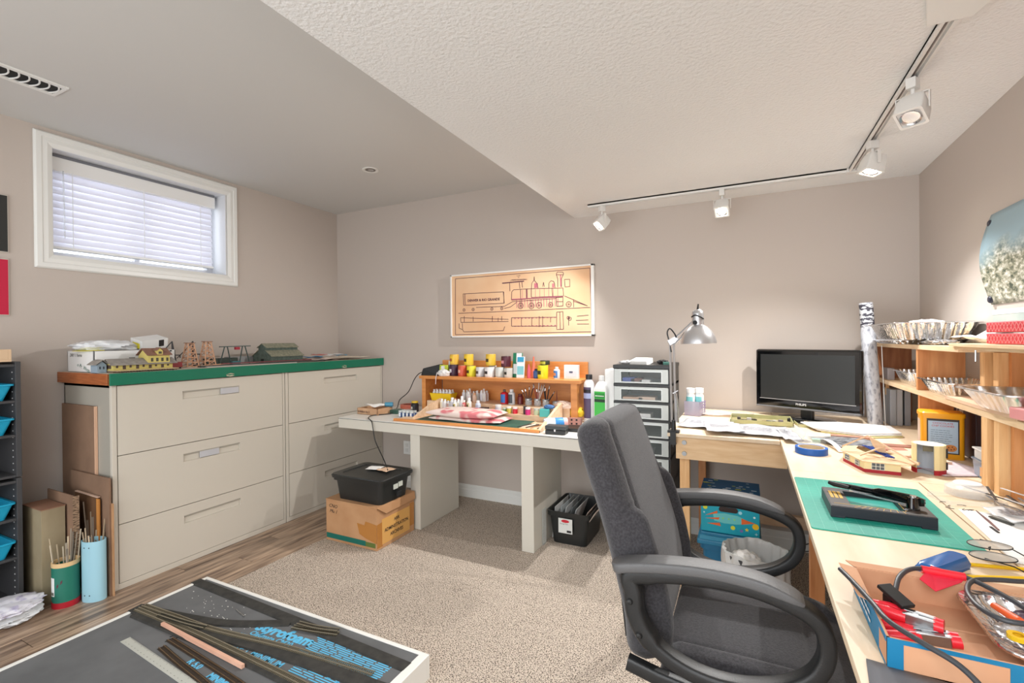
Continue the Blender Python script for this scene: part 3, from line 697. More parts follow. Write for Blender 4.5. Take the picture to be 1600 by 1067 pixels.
track([(-2.455,1.172),(-2.25,1.183),(-2.0,1.197),(-1.6,1.252),(-1.20,1.285)], 'upper model track running to the board\'s far right corner', zt, tie=(104,96,78))
track([(-2.45,1.142),(-2.2,1.148),(-1.95,1.152),(-1.42,1.142),(-1.14,1.125)], 'middle model track beside the reddish wooden batten', zt, tie=(104,96,78))
track([(-2.30,1.158),(-2.14,1.170),(-2.02,1.186)], 'short turnout track piece near the board\'s left edge', zt+.0056, tie=(50,48,38))
track([(-1.70,1.352),(-1.60,1.372),(-1.49,1.399)], 'short curved track piece lying on the far black roadbed', zt+.0002, tie=(70,62,44))
track([(-1.695,1.374),(-1.60,1.385),(-1.50,1.410)], 'second short track piece beside the one on the far roadbed', zt+.0062, tie=(60,54,40))
track([(-2.09,1.088),(-1.85,1.071),(-1.59,1.050),(-1.2,1.01)], 'loose brown model track, farther one between ruler and batten', fz+.0006, tie=(66,54,44), railc=(120,96,72))
track([(-2.068,1.045),(-1.9,1.022),(-1.70,.998),(-1.4,.95)], 'loose brown model track next to the steel ruler', fz+.0006, tie=(66,54,44), railc=(120,96,72))
t = thing('steel_ruler', 'pale steel ruler lying on the grey foam of the layout board', 'ruler', (-1.99,.99,fz))
m = MB().bar((-2.253,1.009,fz+.001),(-1.73,.974,fz+.001),.034,.0015); m.build('blade', mat('satin_ruler',(196,198,190),.4,.3), t, world=True)
m = MB(); d = Vector((.523,-.035,0)).normalized(); n = Vector((-d.y,d.x,0))
for k in range(100):
    p = Vector((-2.25,1.009,fz+.0022))+d*(.005+.0051*k); h = .009 if k%10==0 else (.006 if k%5==0 else .004)
    m.quad(p+n*.0165, p+n*.0165+d*.001, p+n*(.0165-h)+d*.001, p+n*(.0165-h))
m.build('tick_marks', INK, t, world=True, kind='stuff')
for k in range(1,20): text('numeral', str(k%10), .008, INK, t, frame(tuple(Vector((-2.25,1.009,fz+.0024))+d*(.0255*k)-n*.010), n, -d))
tag(MB().bar((-2.214,1.124,fz+.011),(-1.655,1.104,fz+.011),.012,.014).build('wooden_batten', mat('reddish_batten',(206,156,132),.5,col2=(224,178,154),ns=6)), 'slim reddish square wooden batten lying beside the middle track', 'batten')
t = thing('craft_rod', 'thin grey rod lying on the bare foam between the roadbeds', 'rod', (-2.0,1.33,fz))
MB().bar((-2.05,1.338,fz+.002),(-1.965,1.318,fz+.002),.004,.003).build('rod', STEEL, t, world=True)
m = MB(); rr = random.Random(3)
for k in range(70):
    x = rr.gauss(-2.05,.15); y = rr.gauss(1.29,.06)
    if not (bx0+.04 < x < bx1-.05 and y < 1.37): continue
    s = rr.uniform(.001,.0032); m.box(x-s,x+s,y-s*.6,y+s*.6,fz,fz+.001)
tag(m.build('foam_crumbs', plain((222,220,214)), kind='stuff'), 'tiny pale foam crumbs scattered on the layout board', 'crumbs')
m = MB()
for k in range(9):
    x = -2.13+rr.uniform(-.05,.06); y = 1.09+rr.uniform(-.02,.03); a = rr.uniform(0,3); m.bar((x,y,fz+.001),(x+.014*math.cos(a),y+.014*math.sin(a),fz+.001),.0025,.0015)
tag(m.build('tie_scraps', plain((30,30,30)), kind='stuff'), 'small black track scraps near the ruler\'s top end', 'scraps')

# ------------------------------------------------------------ white desk
t = thing('white_desk', 'ivory laminate desk with thick top along the back wall', 'desk', (-1.74,2.93,0))
B(-2.715,-.79,2.572,3.292,.648,.716).build('desktop', DESK, t, bevel=.0015, world=True)
B(-2.713,-.792,2.574,3.290,.716,.722).build('top_surface', DESKT, t, world=True)
B(-2.716,-.789,2.569,2.573,.7155,.7175).build('seam', INK, t, world=True)
for x in (-2.062,-1.225):
    o = B(x,x+.080,2.585,3.06,0.006,.648).build('leg', DESK, t, bevel=.0015, world=True)
t = thing('archive_box', 'brown cardboard archive box with lettering, standing on the carpet beneath the black tote', 'box', (-2.232,2.385,.006))
ax0,ax1,ay0,ay1,az = -2.446,-2.020,2.205,2.565,.262
B(ax0,ax1,ay0,ay1,.006,az).build('box_body', CBOARD, t, bevel=.002, world=True)
B(ax0-.004,ax1+.003,ay0-.0,ay1+.004,az,az+.008).build('lid_top', CBOARD, t, bevel=.001, world=True)
MB().add([(ax1+.004,ay0+.002,az+.006),(ax1+.004,ay1,az+.006),(ax1+.010,ay1,az-.042),(ax1+.012,ay0+.07,az-.045),(ax1+.006,ay0+.002,az+.003)],[(0,1,2,3,4)]).build('lid_flap', CBOARD, t, solid=.003, world=True)
B(ax0+.004,ax1-.09,ay0-.0012,ay0,.022,.054).build('green_band', plain((10,104,92)), t, world=True)
B(ax1-.09,ax1-.012,ay0-.0013,ay0,.022,.050).build('band_end', plain((92,110,50)), t, world=True)
MB().add([(ax1-.16,ay0-.0014,.155),(ax1-.10,ay0-.0014,.150),(ax1-.09,ay0-.0014,.175),(ax1,ay0-.0014,.165),(ax1,ay0-.0014,.05),(ax1-.09,ay0-.0014,.07),(ax1-.14,ay0-.0014,.09)],[tuple(range(7))]).build('packing_tape', mat('brown_tape',(178,120,58),.25), t, world=True)
MB().add([(ax1+.0012,ay0,.02),(ax1+.0012,ay0+.05,.02),(ax1+.0012,ay0+.05,.17),(ax1+.0012,ay0,.165)],[(0,1,2,3)]).build('packing_tape', MATS['brown_tape'], t, world=True)
B(ax1,ax1+.0015,ay1-.045,ay1-.004,.05,.20).build('packing_tape', MATS['brown_tape'], t, world=True)
B(ax1,ax1+.002,ay0+.045,ay1-.05,.03,.185).build('label_sheet', mat('amber_label',(216,164,92),.5), t, world=True)
for s_,zz in (('ARR',.142),('ADMINISTRATION',.100),('ARCHIVES',.060)):
    text('lettering', s_, .030, INK, t, frame((ax1+.0028,(ay0+ay1)/2,zz),(0,1,0),(0,0,1)), align='CENTER', bold=.0006, sx=.92)
m = MB(); m.box(ax1+.001,ax1+.0035,ay0+.125,ay0+.215,.222,.244); m.build('hand_hole', BLKM, t, bevel=.001, world=True)
text('handwriting', 'CNO\n Mu 1', .032, INK, t, frame((ax0+.025,ay0-.0015,.222),(1,0,-.05),(0,0,1)), shear=.3)
def tote(t, x0,x1,y0,y1,z0,z1, m, inset=.02, lid=True):
    cx,cy=(x0+x1)/2,(y0+y1)/2; hx,hy=(x1-x0)/2,(y1-y0)/2; L=[]
    for z,d in ((z0,-inset),(z1-.03,-.006),(z1-.03,.006),(z1,.008)): L.append(rrect(cx,cy,hx+d,hy+d,.03,z))
    if not lid:
        for z,d in ((z1,.002),(z1-.03,-.008),(z0+.005,-inset-.004)): L.append(rrect(cx,cy,hx+d,hy+d,.028,z))
    return MB().loft(L).build('tote_body', m, t, smooth=30, world=True)
TOTE = mat('black_tote_plastic', (36,38,38), .32, bump=.1, bs=220)
t = thing('black_tote', 'black lidded plastic tote standing on the cardboard archive box', 'storage bin', (-2.20,2.38,.270))
tx0,tx1,ty0,ty1 = -2.402,-2.005,2.225,2.52
tote(t,tx0,tx1,ty0,ty1,.270,.425,TOTE)
L=[]
for z,d in ((.412,.016),(.428,.018),(.434,.012),(.434,-.03),(.428,-.035)): L.append(rrect((tx0+tx1)/2,(ty0+ty1)/2,(tx1-tx0)/2+d,(ty1-ty0)/2+d,.035,z))
MB().loft(L).build('lid', TOTE, t, smooth=30, world=True)
B(tx1-.004,tx1+.0015,2.345,2.385,.345,.375).build('label', plain((196,200,190)), t, world=True); B(tx1-.004,tx1+.0015,2.392,2.43,.350,.380).build('label', plain((196,200,190)), t, world=True)
m = MB(); m.box(tx1-.003,tx1+.010,2.37,2.41,.292,.325); m.build('latch', BLKM, t, bevel=.003, world=True)
sheet('paper_note','small white printed note on the black tote lid','paper',(-2.235,2.43,.435),.10,.09,.25,WPAPER,.003,1)
sheet('paper_note','small tan paper note on the black tote lid','paper',(-2.135,2.425,.435),.10,.085,-.15,plain((226,190,160)),.004,2)
t = thing('black_lead', 'black power cord draped over desk edge down to the tote', 'cord', (-2.35,2.7,.726))
MB().tube(curve([(-2.28,3.13,1.0),(-2.345,3.10,1.03),(-2.40,3.08,.985),(-2.47,3.08,.87),(-2.56,3.08,.80),(-2.56,3.05,.745),(-2.47,2.90,.73),(-2.45,2.82,.728),(-2.52,2.72,.727),(-2.45,2.60,.73),(-2.385,2.562,.715),(-2.36,2.55,.66),(-2.34,2.55,.58),(-2.24,2.52,.47),(-2.16,2.46,.437),(-2.10,2.40,.44)],70),.0035,8).build('cord', BLK, t, world=True)
t = thing('black_bin', 'open black plastic bin of folders under the desk\'s right end', 'storage bin', (-1.0,2.92,.006))
qx0,qx1,qy0,qy1 = -1.130,-.866,2.770,3.13
tote(t,qx0,qx1,qy0,qy1,.006,.212,TOTE,.022,False)
B(-1.055,-.965,qy0-.001,qy0+.002,.085,.175).xf(T(0,-.008,0)).build('product_label', plain((222,224,220)), t, world=True)
MB().lathe([(0,0),(.026,0)],n=20,cap=False).xf(T(-1.01,qy0-.0105,.160)@Matrix.Rotation(PI/2,4,'X')@Matrix.Diagonal((1,.36,1,1))).build('red_emblem', plain((200,30,50)), t, world=True)
B(-1.0,-.972,qy0-.0105,qy0-.009,.092,.105).build('barcode', INK, t, world=True)
text('lettering','Storage Tote',.010,INK,t,frame((-1.045,qy0-.0105,.14),(1,0,0),(0,0,1)))
for k,(x,c,a,h) in enumerate(((-1.09,(228,228,226),.10,.20),(-1.065,(190,196,198),.18,.21),(-1.045,(214,216,216),.24,.215),(-1.02,(120,124,126),.3,.22),(-1.0,(206,208,210),.34,.215),(-.96,(222,200,186),.5,.22),(-.93,(226,206,192),.55,.225))):
    t = thing('file_folder', ('white','grey','pale grey','dark grey','light grey','tan front','tan rear')[k]+' file folder leaning in the open black bin', 'folder', (x-.03,2.94,.02))
    MB().box(0,.003,-.12,.13,0,h).xf(Matrix.Rotation(a,4,'Y')).build('folder', plain(c), t)
t = thing('plastic_sheet', 'clear plastic sheet standing against the desk\'s right leg', 'panel', (-1.138,2.8,.006))
B(-1.139,-1.136,2.70,2.76,.006,.23).build('sheet', CLEARP, t, world=True)

# ------------------------------------------------------------ picture on the back wall
t = thing('railway_drawing', 'framed tan engineering drawing of a steam locomotive and tender', 'picture', (-1.575,YB,1.308))
px0,px1,pz0,pz1 = -2.182,-.966,1.308,1.822; yf = YB-.030
FRM = mat('white_picture_frame',(240,238,234),.35)
for q in ((px0,px1,pz0,pz0+.012),(px0,px1,pz1-.012,pz1),(px0,px0+.012,pz0,pz1),(px1-.022,px1,pz0,pz1)): B(q[0],q[1],yf,YB-.001,q[2],q[3]).build('frame_rail', FRM, t, bevel=.001, world=True)
B(px0+.01,px1-.02,yf+.006,YB-.004,pz0+.01,pz1-.01).build('print', mat('tan_print_paper',(226,178,136),.6,col2=(236,200,162),ns=2.5), t, world=True)
POLY=[[(-2.134,1.79),(-0.995,1.793),(-0.987,1.338),(-2.139,1.331),(-2.134,1.79)],[(-2.06,1.662),(-1.693,1.66),(-1.685,1.571),(-2.056,1.569),(-2.06,1.662)],[(-2.045,1.662),(-2.041,1.573)],[(-1.689,1.66),(-1.688,1.571)],[(-1.702,1.725),(-1.514,1.73)],[(-1.702,1.729),(-1.514,1.734)],[(-1.638,1.725),(-1.635,1.661)],[(-1.554,1.724),(-1.55,1.676)],[(-1.532,1.727),(-1.528,1.683)],[(-1.622,1.596),(-1.619,1.656),(-1.603,1.671),(-1.454,1.671)],[(-1.454,1.671),(-1.2,1.662),(-1.197,1.603),(-1.455,1.606),(-1.454,1.671)],[(-1.622,1.592),(-1.455,1.596),(-1.205,1.596)],[(-1.545,1.672),(-1.544,1.6)],[(-1.497,1.671),(-1.496,1.6)],[(-1.489,1.67),(-1.488,1.599)],[(-1.286,1.665),(-1.282,1.604)],[(-1.241,1.67),(-1.24,1.728),(-1.252,1.767),(-1.244,1.782),(-1.199,1.778),(-1.195,1.763),(-1.212,1.73),(-1.212,1.669)],[(-1.25,1.763),(-1.197,1.759)],[(-1.454,1.673),(-1.449,1.714),(-1.432,1.732),(-1.429,1.76),(-1.428,1.732),(-1.407,1.707),(-1.399,1.672)],[(-1.311,1.668),(-1.31,1.705),(-1.294,1.721),(-1.273,1.715),(-1.265,1.695),(-1.263,1.668)],[(-1.361,1.681),(-1.354,1.714),(-1.348,1.68)],[(-1.939,1.548),(-1.685,1.546),(-1.613,1.58),(-1.254,1.587)],[(-1.686,1.53),(-1.631,1.54),(-1.577,1.574)],[(-1.254,1.595),(-1.201,1.596),(-1.201,1.531),(-1.25,1.529),(-1.254,1.595)],[(-1.254,1.564),(-1.201,1.563)],[(-1.189,1.603),(-1.121,1.573),(-1.016,1.524)],[(-1.121,1.573),(-1.119,1.517)],[(-1.121,1.562),(-1.016,1.524)],[(-2.107,1.506),(-1.596,1.507),(-0.997,1.512)],[(-1.188,1.724),(-1.148,1.723),(-1.148,1.669),(-1.184,1.669),(-1.188,1.724)],[(-2.087,1.469),(-1.65,1.444)],[(-2.087,1.431),(-1.65,1.428)],[(-1.623,1.456),(-1.255,1.449)],[(-1.624,1.391),(-1.256,1.384)],[(-2.087,1.469),(-2.085,1.431)],[(-1.623,1.456),(-1.624,1.391)],[(-2.103,1.423),(-2.103,1.384),(-2.068,1.371),(-2.058,1.354),(-1.697,1.357),(-1.683,1.389)],[(-2.073,1.426),(-2.068,1.375)],[(-1.251,1.487),(-1.202,1.489),(-1.199,1.36),(-1.252,1.359),(-1.251,1.487)],[(-1.226,1.486),(-1.225,1.36)],[(-1.103,1.422),(-1.01,1.423)],[(-1.095,1.452),(-1.009,1.457)],[(-1.095,1.396),(-1.006,1.394)],[(-1.62,1.748),(-1.501,1.745)],[(-2.052,1.481),(-2.053,1.434)],[(-1.969,1.474),(-1.969,1.436)],[(-1.792,1.473),(-1.793,1.432)],[(-1.709,1.47),(-1.709,1.434)],[(-1.539,1.453),(-1.54,1.39)],[(-1.452,1.451),(-1.453,1.388)],[(-1.392,1.461),(-1.393,1.379)],[(-1.363,1.46),(-1.364,1.378)],[(-1.3,1.447),(-1.301,1.412)],[(-1.158,1.454),(-1.159,1.386)],[(-1.741,1.459),(-1.742,1.431)],[(-1.542,1.592),(-1.543,1.529)],[(-1.455,1.588),(-1.456,1.526)]]
WHEEL=[(-2.054,1.531,0.011),(-1.968,1.532,0.011),(-1.796,1.53,0.011),(-1.708,1.531,0.011),(-1.545,1.545,0.022),(-1.455,1.541,0.022),(-1.391,1.543,0.022),(-1.299,1.543,0.018),(-1.157,1.541,0.02),(-1.162,1.443,0.01),(-1.15,1.435,0.012)]
PUR = plain((84,34,62),.6); m = MB(); yd = yf+.0052
for k,pl in enumerate(POLY):
    for a,b in zip(pl,pl[1:]): m.bar((a[0],yd,a[1]),(b[0],yd,b[1]),.0006,.0026 if k else .0018,up=(0,1,0)) if False else m.bar((a[0],yd,a[1]),(b[0],yd,b[1]),.0040,.0004,up=(0,1,0))
for x,z,r in WHEEL:
    n=18; rz_ = r
    for i in range(n):
        a,b = 2*PI*i/n, 2*PI*(i+1)/n; m.bar((x+rz_*math.cos(a),yd,z+rz_*math.sin(a)),(x+rz_*math.cos(b),yd,z+rz_*math.sin(b)),.0036,.0004,up=(0,1,0))
    if r > .015:
        for i in range(4): a=PI*i/4; m.bar((x-r*math.cos(a),yd,z-r*math.sin(a)),(x+r*math.cos(a),yd,z+r*math.sin(a)),.0012,.0004,up=(0,1,0))
    m.box(x-.003,x+.003,yd-.0003,yd,z-.003,z+.003)
m.build('line_drawing', PUR, t, world=True, kind='stuff')
m = MB(); m.box(-1.62,-1.2,yd,yd+.0002,1.594,1.602); m.box(-1.43,-1.40,yd,yd+.0002,1.675,1.71); m.box(-1.285,-1.27,yd,yd+.0002,1.67,1.70); m.box(-1.222,-1.214,yd,yd+.0002,1.672,1.76)
for i in range(16): m.box(-1.58+.0225*i,-1.575+.0225*i,yd,yd+.0002,1.53,1.59)
for i in range(12): m.box(-1.6+.03*i,-1.588+.03*i,yd,yd+.0002,1.445,1.452); m.box(-1.6+.03*i,-1.588+.03*i,yd,yd+.0002,1.386,1.393)
for i in range(9): m.box(-1.53+.036*i,-1.527+.036*i,yd,yd+.0002,1.604,1.664)
m.build('tint_wash', plain((196,110,124),.6), t, world=True, kind='stuff')
def tx(parent, st, size, x, y, z, m=INK, align='CENTER', **k): return text('lettering', st, size, m, parent, frame((x,y,z),(1,0,0),(0,0,1)), align=align, **k)
tx(t,'DENVER & RIO GRANDE',.027,-1.872,yd-.0005,1.596,PUR,bold=.0006); tx(t,'CLASS\n56',.012,-1.56,yd-.0005,1.772,PUR); tx(t,'LOCOMOTIVE ELEVATION',.012,-1.56,yd-.0005,1.74,PUR)

# ------------------------------------------------------------ maple hutch on the desk
t = thing('desk_hutch', 'honey-coloured wooden hutch shelf standing at the back of the white desk', 'shelf', (-1.68,3.15,.722))
hx0,hx1,hy0,hy1 = -2.325,-1.02,3.03,3.285
B(hx0,hx1+.02,hy0,hy1-.016,.985,1.008).build('shelf', HONEY, t, bevel=.002, world=True)
B(hx0+.06,hx1+.005,hy1-.016,hy1,.722,1.122).build('back_panel', HONEY, t, bevel=.002, world=True)
B(hx0+.02,hx0+.055,hy0+.01,hy1-.016,.722,.985).build('side_panel', HONEY, t, bevel=.002, world=True)
B(hx1-.045,hx1,hy0+.01,hy1-.016,.722,.985).build('side_panel', HONEY, t, bevel=.002, world=True)
# work tray and steps
t = thing('work_tray', 'light wooden work tray with side walls on the white desk', 'tray', (-1.68,2.95,.722))
B(-2.235,-1.12,2.622,3.02,.722,.733).build('base', LTW, t, bevel=.001, world=True)
B(-2.235,-1.12,2.615,2.640,.722,.739).build('front_lip', HONEY, t, bevel=.002, world=True)
MB().loft([[Vector((x,2.63,.733)),Vector((x,3.02,.733)),Vector((x,3.02,.855)),Vector((x,2.93,.835)),Vector((x,2.64,.742))] for x in (-1.135,-1.118)]).build('right_side', LTW, t, world=True)
MB().loft([[Vector((x,2.66,.733)),Vector((x,3.02,.733)),Vector((x,3.02,.84)),Vector((x,2.90,.82)),Vector((x,2.68,.742))] for x in (-2.12,-2.105)]).build('left_side', LTW, t, world=True)
t = thing('tiered_stand', 'light wooden tiered bottle stand at the back of the work tray', 'stand', (-1.6,3.1,.733))
B(-2.10,-1.14,2.935,3.025,.733,.770).build('lower_step', LTW, t, bevel=.001, world=True)
B(-1.64,-1.14,2.985,3.025,.770,.815).build('upper_step', LTW, t, bevel=.001, world=True)
B(-2.26,-1.075,3.045,3.262,.722,.815).build('rear_step', LTW, t, bevel=.001, world=True)
t = thing('cutting_mat', 'dark green cutting mat under the folded towel on the white desk', 'cutting mat', (-1.6,2.78,.733))
GM = mat('dark_green_mat',(34,78,66),.6,col2=(52,98,84),ns=12)
MB().loft([rrect(-1.68,2.785,.40,.14,.008,.733),rrect(-1.68,2.785,.40,.14,.008,.7355)]).build('mat', GM, t, world=True)
# folded towel
TW = mat('pink_towel', (244,226,218), .9, col2=(222,128,134), ns=11, detail=1, bump=.7, bs=300, lo=.52, hi=.62)
t = thing('folded_towel', 'folded pink and cream patterned towel on the green cutting mat', 'towel', (-1.73,2.80,.7357))
for k,(z0,z1,sx,sy,ox) in enumerate(((.7357,.762,.275,.115,.035),(.760,.808,.268,.118,0))):
    m = MB(); L=[]
    for i in range(15):
        f = i/14; x = -sx+2*sx*f; e = (1-abs(2*f-1)**6)*.9+.1; l=[]
        for j in range(24):
            a = 2*PI*j/24; cy_ = sy*(abs(math.cos(a))**.35)*(1 if math.cos(a)>0 else -1); cz = (z1-z0)/2*(abs(math.sin(a))**.6)*(1 if math.sin(a)>0 else -1)*e
            l.append(Vector((-1.745+ox+x, 2.80+cy_*(.94+.06*e)+.006*math.sin(7*f+k), (z0+z1)/2+cz+.002*math.sin(11*f+3*a))))
        L.append(l)
    m.loft(L).build('fold', TW, t, smooth=60, world=True)

# ------------------------------------------------------------ tins, jars and bottles
def tin(x,y,z,r,h,lab,c,band,lid=(200,190,150),txt=None,cat='tin',name='paint_tin',n=20,grp=None):
    t = thing(name, lab, cat, (x,y,z), R(-26), grp)
    MB().lathe([(r*.98,0),(r,.002),(r,h-.002),(r*.97,h),(r*.9,h),(r*.9,h-.004),(0,h-.004)],n=n).build('can', plain(c,.35), t, smooth=True)
    MB().lathe([(r*.86,h-.0035),(r*.84,h+.001),(0,h+.001)],n=n,cap=False).build('lid', mat('lid_%d'%lid[0],lid,.3,.8), t, smooth=True)
    if band: wrap(t,'label',r*1.015,-2.5,-.65,h*.14,h*.82,plain(band,.5))
    if txt: wrap(t,'label_patch',r*1.03,-2.0,-1.1,h*.32,h*.6,plain(txt,.5))
    return t
sz = 1.008
tin(-2.06,3.13,sz,.036,.088,'dark purple labelled tin, leftmost lower tin on the hutch shelf',(64,40,60),(70,38,66),txt=(228,226,230))
tin(-2.055,3.13,sz+.089,.036,.078,'yellow tin stacked on the dark purple tin',(222,178,70),(234,196,60),txt=(176,96,50))
tin(-1.975,3.12,sz,.034,.082,'orange-red labelled tin, second from the left',(206,90,60),(214,96,70),txt=(240,190,170))
tin(-1.935,3.15,sz+.084,.037,.085,'yellow tin with dark brand band over the orange-red tin',(226,190,60),(236,200,40),txt=(60,50,30))
tin(-1.895,3.12,sz,.035,.080,'bright yellow-green tin with dark oval, third along',(222,214,60),(228,220,50),txt=(80,60,30))
tin(-1.815,3.12,sz,.033,.072,'pale grey jar with dark emblem between yellow and white tins',(206,208,212),(214,216,220),txt=(84,70,74),name='paint_jar',cat='jar')
tin(-1.733,3.12,sz,.038,.074,'white square-labelled jar with black panel on hutch shelf',(226,226,228),(232,232,232),txt=(40,36,40),name='paint_jar',cat='jar')
tin(-1.745,3.16,sz+.084,.038,.086,'yellow tin with dark label high over the white jars',(222,184,64),(232,196,70),txt=(70,56,36))
tin(-1.65,3.13,sz,.036,.074,'frosted white jar right of the black-panel jar',(204,210,206),(214,220,216),name='paint_jar',cat='jar')
tin(-1.61,3.15,sz+.077,.037,.078,'dark maroon labelled jar with black lid, topmost of its stack',(80,34,48),(90,30,50),lid=(30,28,30),txt=(214,150,160))
tin(-1.575,3.12,sz,.032,.070,'small grey jar with dark window beside the blue packets',(196,196,190),(206,206,200),txt=(50,54,50),name='paint_jar',cat='jar')
tin(-1.745,3.19,sz,.03,.083,'white jar hidden behind, carrying the high yellow tin',(214,214,210),None,name='paint_jar',cat='jar')
def card(name, lab, cat, x,y,z,wd,ht,c,c2,rz=0,th=.012,lean=.12,bits=()):
    t = thing(name, lab, cat, (x,y,z), rz)
    K = Matrix.Rotation(-lean,4,'X')
    MB().box(-wd/2,wd/2,0,th,0,ht).xf(K).build('pack', plain(c,.4), t, bevel=.0015)
    if c2: MB().box(-wd*.4,wd*.4,-.001,0,ht*.15,ht*.55).xf(K).build('print_panel', plain(c2,.5), t)
    for (a,b,e,f,cc) in bits: MB().box(wd*a,wd*b,-.0015,0,ht*e,ht*f).xf(K).build('print_panel', plain(cc,.5), t)
    return t
card('product_packet','yellow-green and blue packet beside the white cloth on the hutch shelf','packet',-2.14,3.10,sz,.075,.085,(206,220,60),(40,130,200),.1,bits=((-.3,.1,.6,.9,(240,240,240)),))
card('product_packet','lime and pale blue packet leaning behind the yellow-green one','packet',-2.105,3.15,sz,.06,.115,(214,224,226),(216,224,60),-.1)
card('blister_pack','tall green and white blister pack standing on the hutch shelf','packet',-1.515,3.13,sz,.075,.182,(24,120,84),(226,232,234),-.05,bits=((-.1,.48,.6,.99,(236,236,240)),))
card('blister_pack','tilted white and turquoise packet in front of the green blister pack','packet',-1.475,3.11,sz,.06,.155,(222,230,234),(120,190,200),.15,bits=((-.4,.4,.75,.98,(40,150,190)),))
card('product_box','white printed box at the hutch shelf\'s right end','box',-1.10,3.15,sz,.105,.098,(232,234,236),(214,222,232),0,.03,.02,bits=((-.12,.12,.42,.55,(70,80,110)),))
t = tin(-1.30,3.12,sz,.038,.095,'yellow oil tin with black spout cap beside the blue bottle',(226,214,40),(232,220,30),lid=(40,40,36),txt=(60,66,30),name='oil_tin')
tin(-1.30,3.16,sz+.096,.036,.030,'black and yellow stacked tin on top of the oil tin',(50,56,40),(206,196,60),lid=(60,60,56))
def bottle(x,y,z,r,h,lab,c,capc,lc,name='paint_bottle',grp=None,patch=None,neck=.45,ch=.16,shoulder=.72,cat='bottle',n=18):
    t = thing(name, lab, cat, (x,y,z), R(-26), grp)
    MB().lathe([(r*.94,0),(r,h*.02),(r,h*shoulder),(r*.85,h*(shoulder+.06)),(r*neck,h*(1-ch)),(r*neck,h*(1-ch*.5)),(0,h*(1-ch*.5))],n=n).build('bottle_body', plain(c,.3), t, smooth=True)
    MB().lathe([(r*neck*1.25,h*(1-ch)),(r*neck*1.25,h*.985),(r*neck*1.15,h),(0,h)],n=n).build('cap', plain(capc,.4), t, smooth=True)
    if lc: wrap(t,'label',r*1.015,-2.6,-.5,h*.10,h*(shoulder-.04),plain(lc,.5))
    if patch: wrap(t,'label_patch',r*1.03,-2.0,-1.1,h*.28,h*.5,plain(patch,.5))
    return t
bottle(-1.355,3.13,sz,.022,.068,'small blue bottle with dark cap behind the yellow oil tin',(50,90,150),(40,40,44),(60,100,160))
bottle(-1.195,3.12,sz,.022,.085,'white bottle with orange and blue bands beside the white box',(226,228,230),(214,214,214),(70,130,200),patch=(226,150,110))
t = thing('glue_nozzles','two pinkish-orange nozzles standing between packet and oil tin','nozzle',(-1.38,3.14,sz))
MB().lathe([(.018,.0),(.018,.06),(.012,.075),(.005,.15),(.004,.155)],n=14).build('nozzle', plain((226,116,90),.4), t, smooth=True)
MB().lathe([(.014,0),(.014,.05),(.004,.10)],(-.03,-.02,0),n=12).build('nozzle', plain((214,90,110),.4), t, smooth=True)
t = thing('small_speaker', 'black wedge-shaped speaker at the hutch shelf\'s left end', 'speaker', (-2.235,3.13,sz), R(14))
MB().loft([[Vector((x,-.05,0)),Vector((x,.05,0)),Vector((x,.04,h)),Vector((x,-.03,h))] for x,h in ((-.105,.03),(-.095,.055),(.045,.088),(.052,.08))]).build('case', BLK, t, bevel=.004)
B(.053,.058,-.04,.035,.008,.078).build('grille', plain((70,76,84)), t, bevel=.002)
crumple('white_cloth','small bundled white cloth beside the black speaker','cloth',(-2.115,3.07,sz),(.05,.03,.03),mat('cloth_white',(232,230,228),.9),5,.7)
MB_c = MB().tube(curve([(-2.155,3.04,sz+.03),(-2.15,3.015,sz-.005),(-2.152,3.012,sz-.06)],10),.003,6); tag(MB_c.build('hanging_tag_cord', plain((210,200,200))), 'pale cord with ring hanging from the hutch shelf', 'cord')

# tall bottles right of the hutch
t = bottle(-.955,3.10,.722,.036,.325,'tall white bottle with black cap and dark label right of the hutch',(226,226,228),(32,32,34),(88,72,104),name='solvent_bottle',neck=.5,ch=.1,shoulder=.78)
wrap(t,'label_band',.0372,-2.6,-.5,.205,.225,plain((34,32,40))); wrap(t,'label_band',.0372,-2.6,-.5,.165,.20,plain((176,186,226)))
t = thing('glue_jug', 'white jug-shaped bottle with green label beside the clear drawers', 'bottle', (-.868,3.10,.722), R(-8))
L=[]
for z,a,b,r in ((0,.046,.03,.012),(.005,.049,.033,.014),(.225,.049,.033,.014),(.265,.032,.026,.018),(.285,.016,.016,.0159),(.31,.016,.016,.0159)): L.append(rrect(0,0,a,b,r,z,4))
MB().loft(L).build('bottle_body', WHITE, t, smooth=30)
MB().lathe([(.019,.288),(.019,.318),(0,.32)],n=18).build('cap', WHITE, t, smooth=True)
B(-.038,.038,-.035,-.033,.05,.215).build('label', plain((70,190,80)), t); B(-.038,.038,-.0355,-.035,.145,.165).build('label_band', plain((30,60,40)), t); B(-.038,.038,-.0356,-.035,.17,.205).build('label_band', plain((40,150,60)), t)
scribble(t, WM[t.name]@frame((-.03,-.0358,.18),(1,0,0),(0,0,1)),.06,.012,1,WHITE,'print_lines',hw=.003)
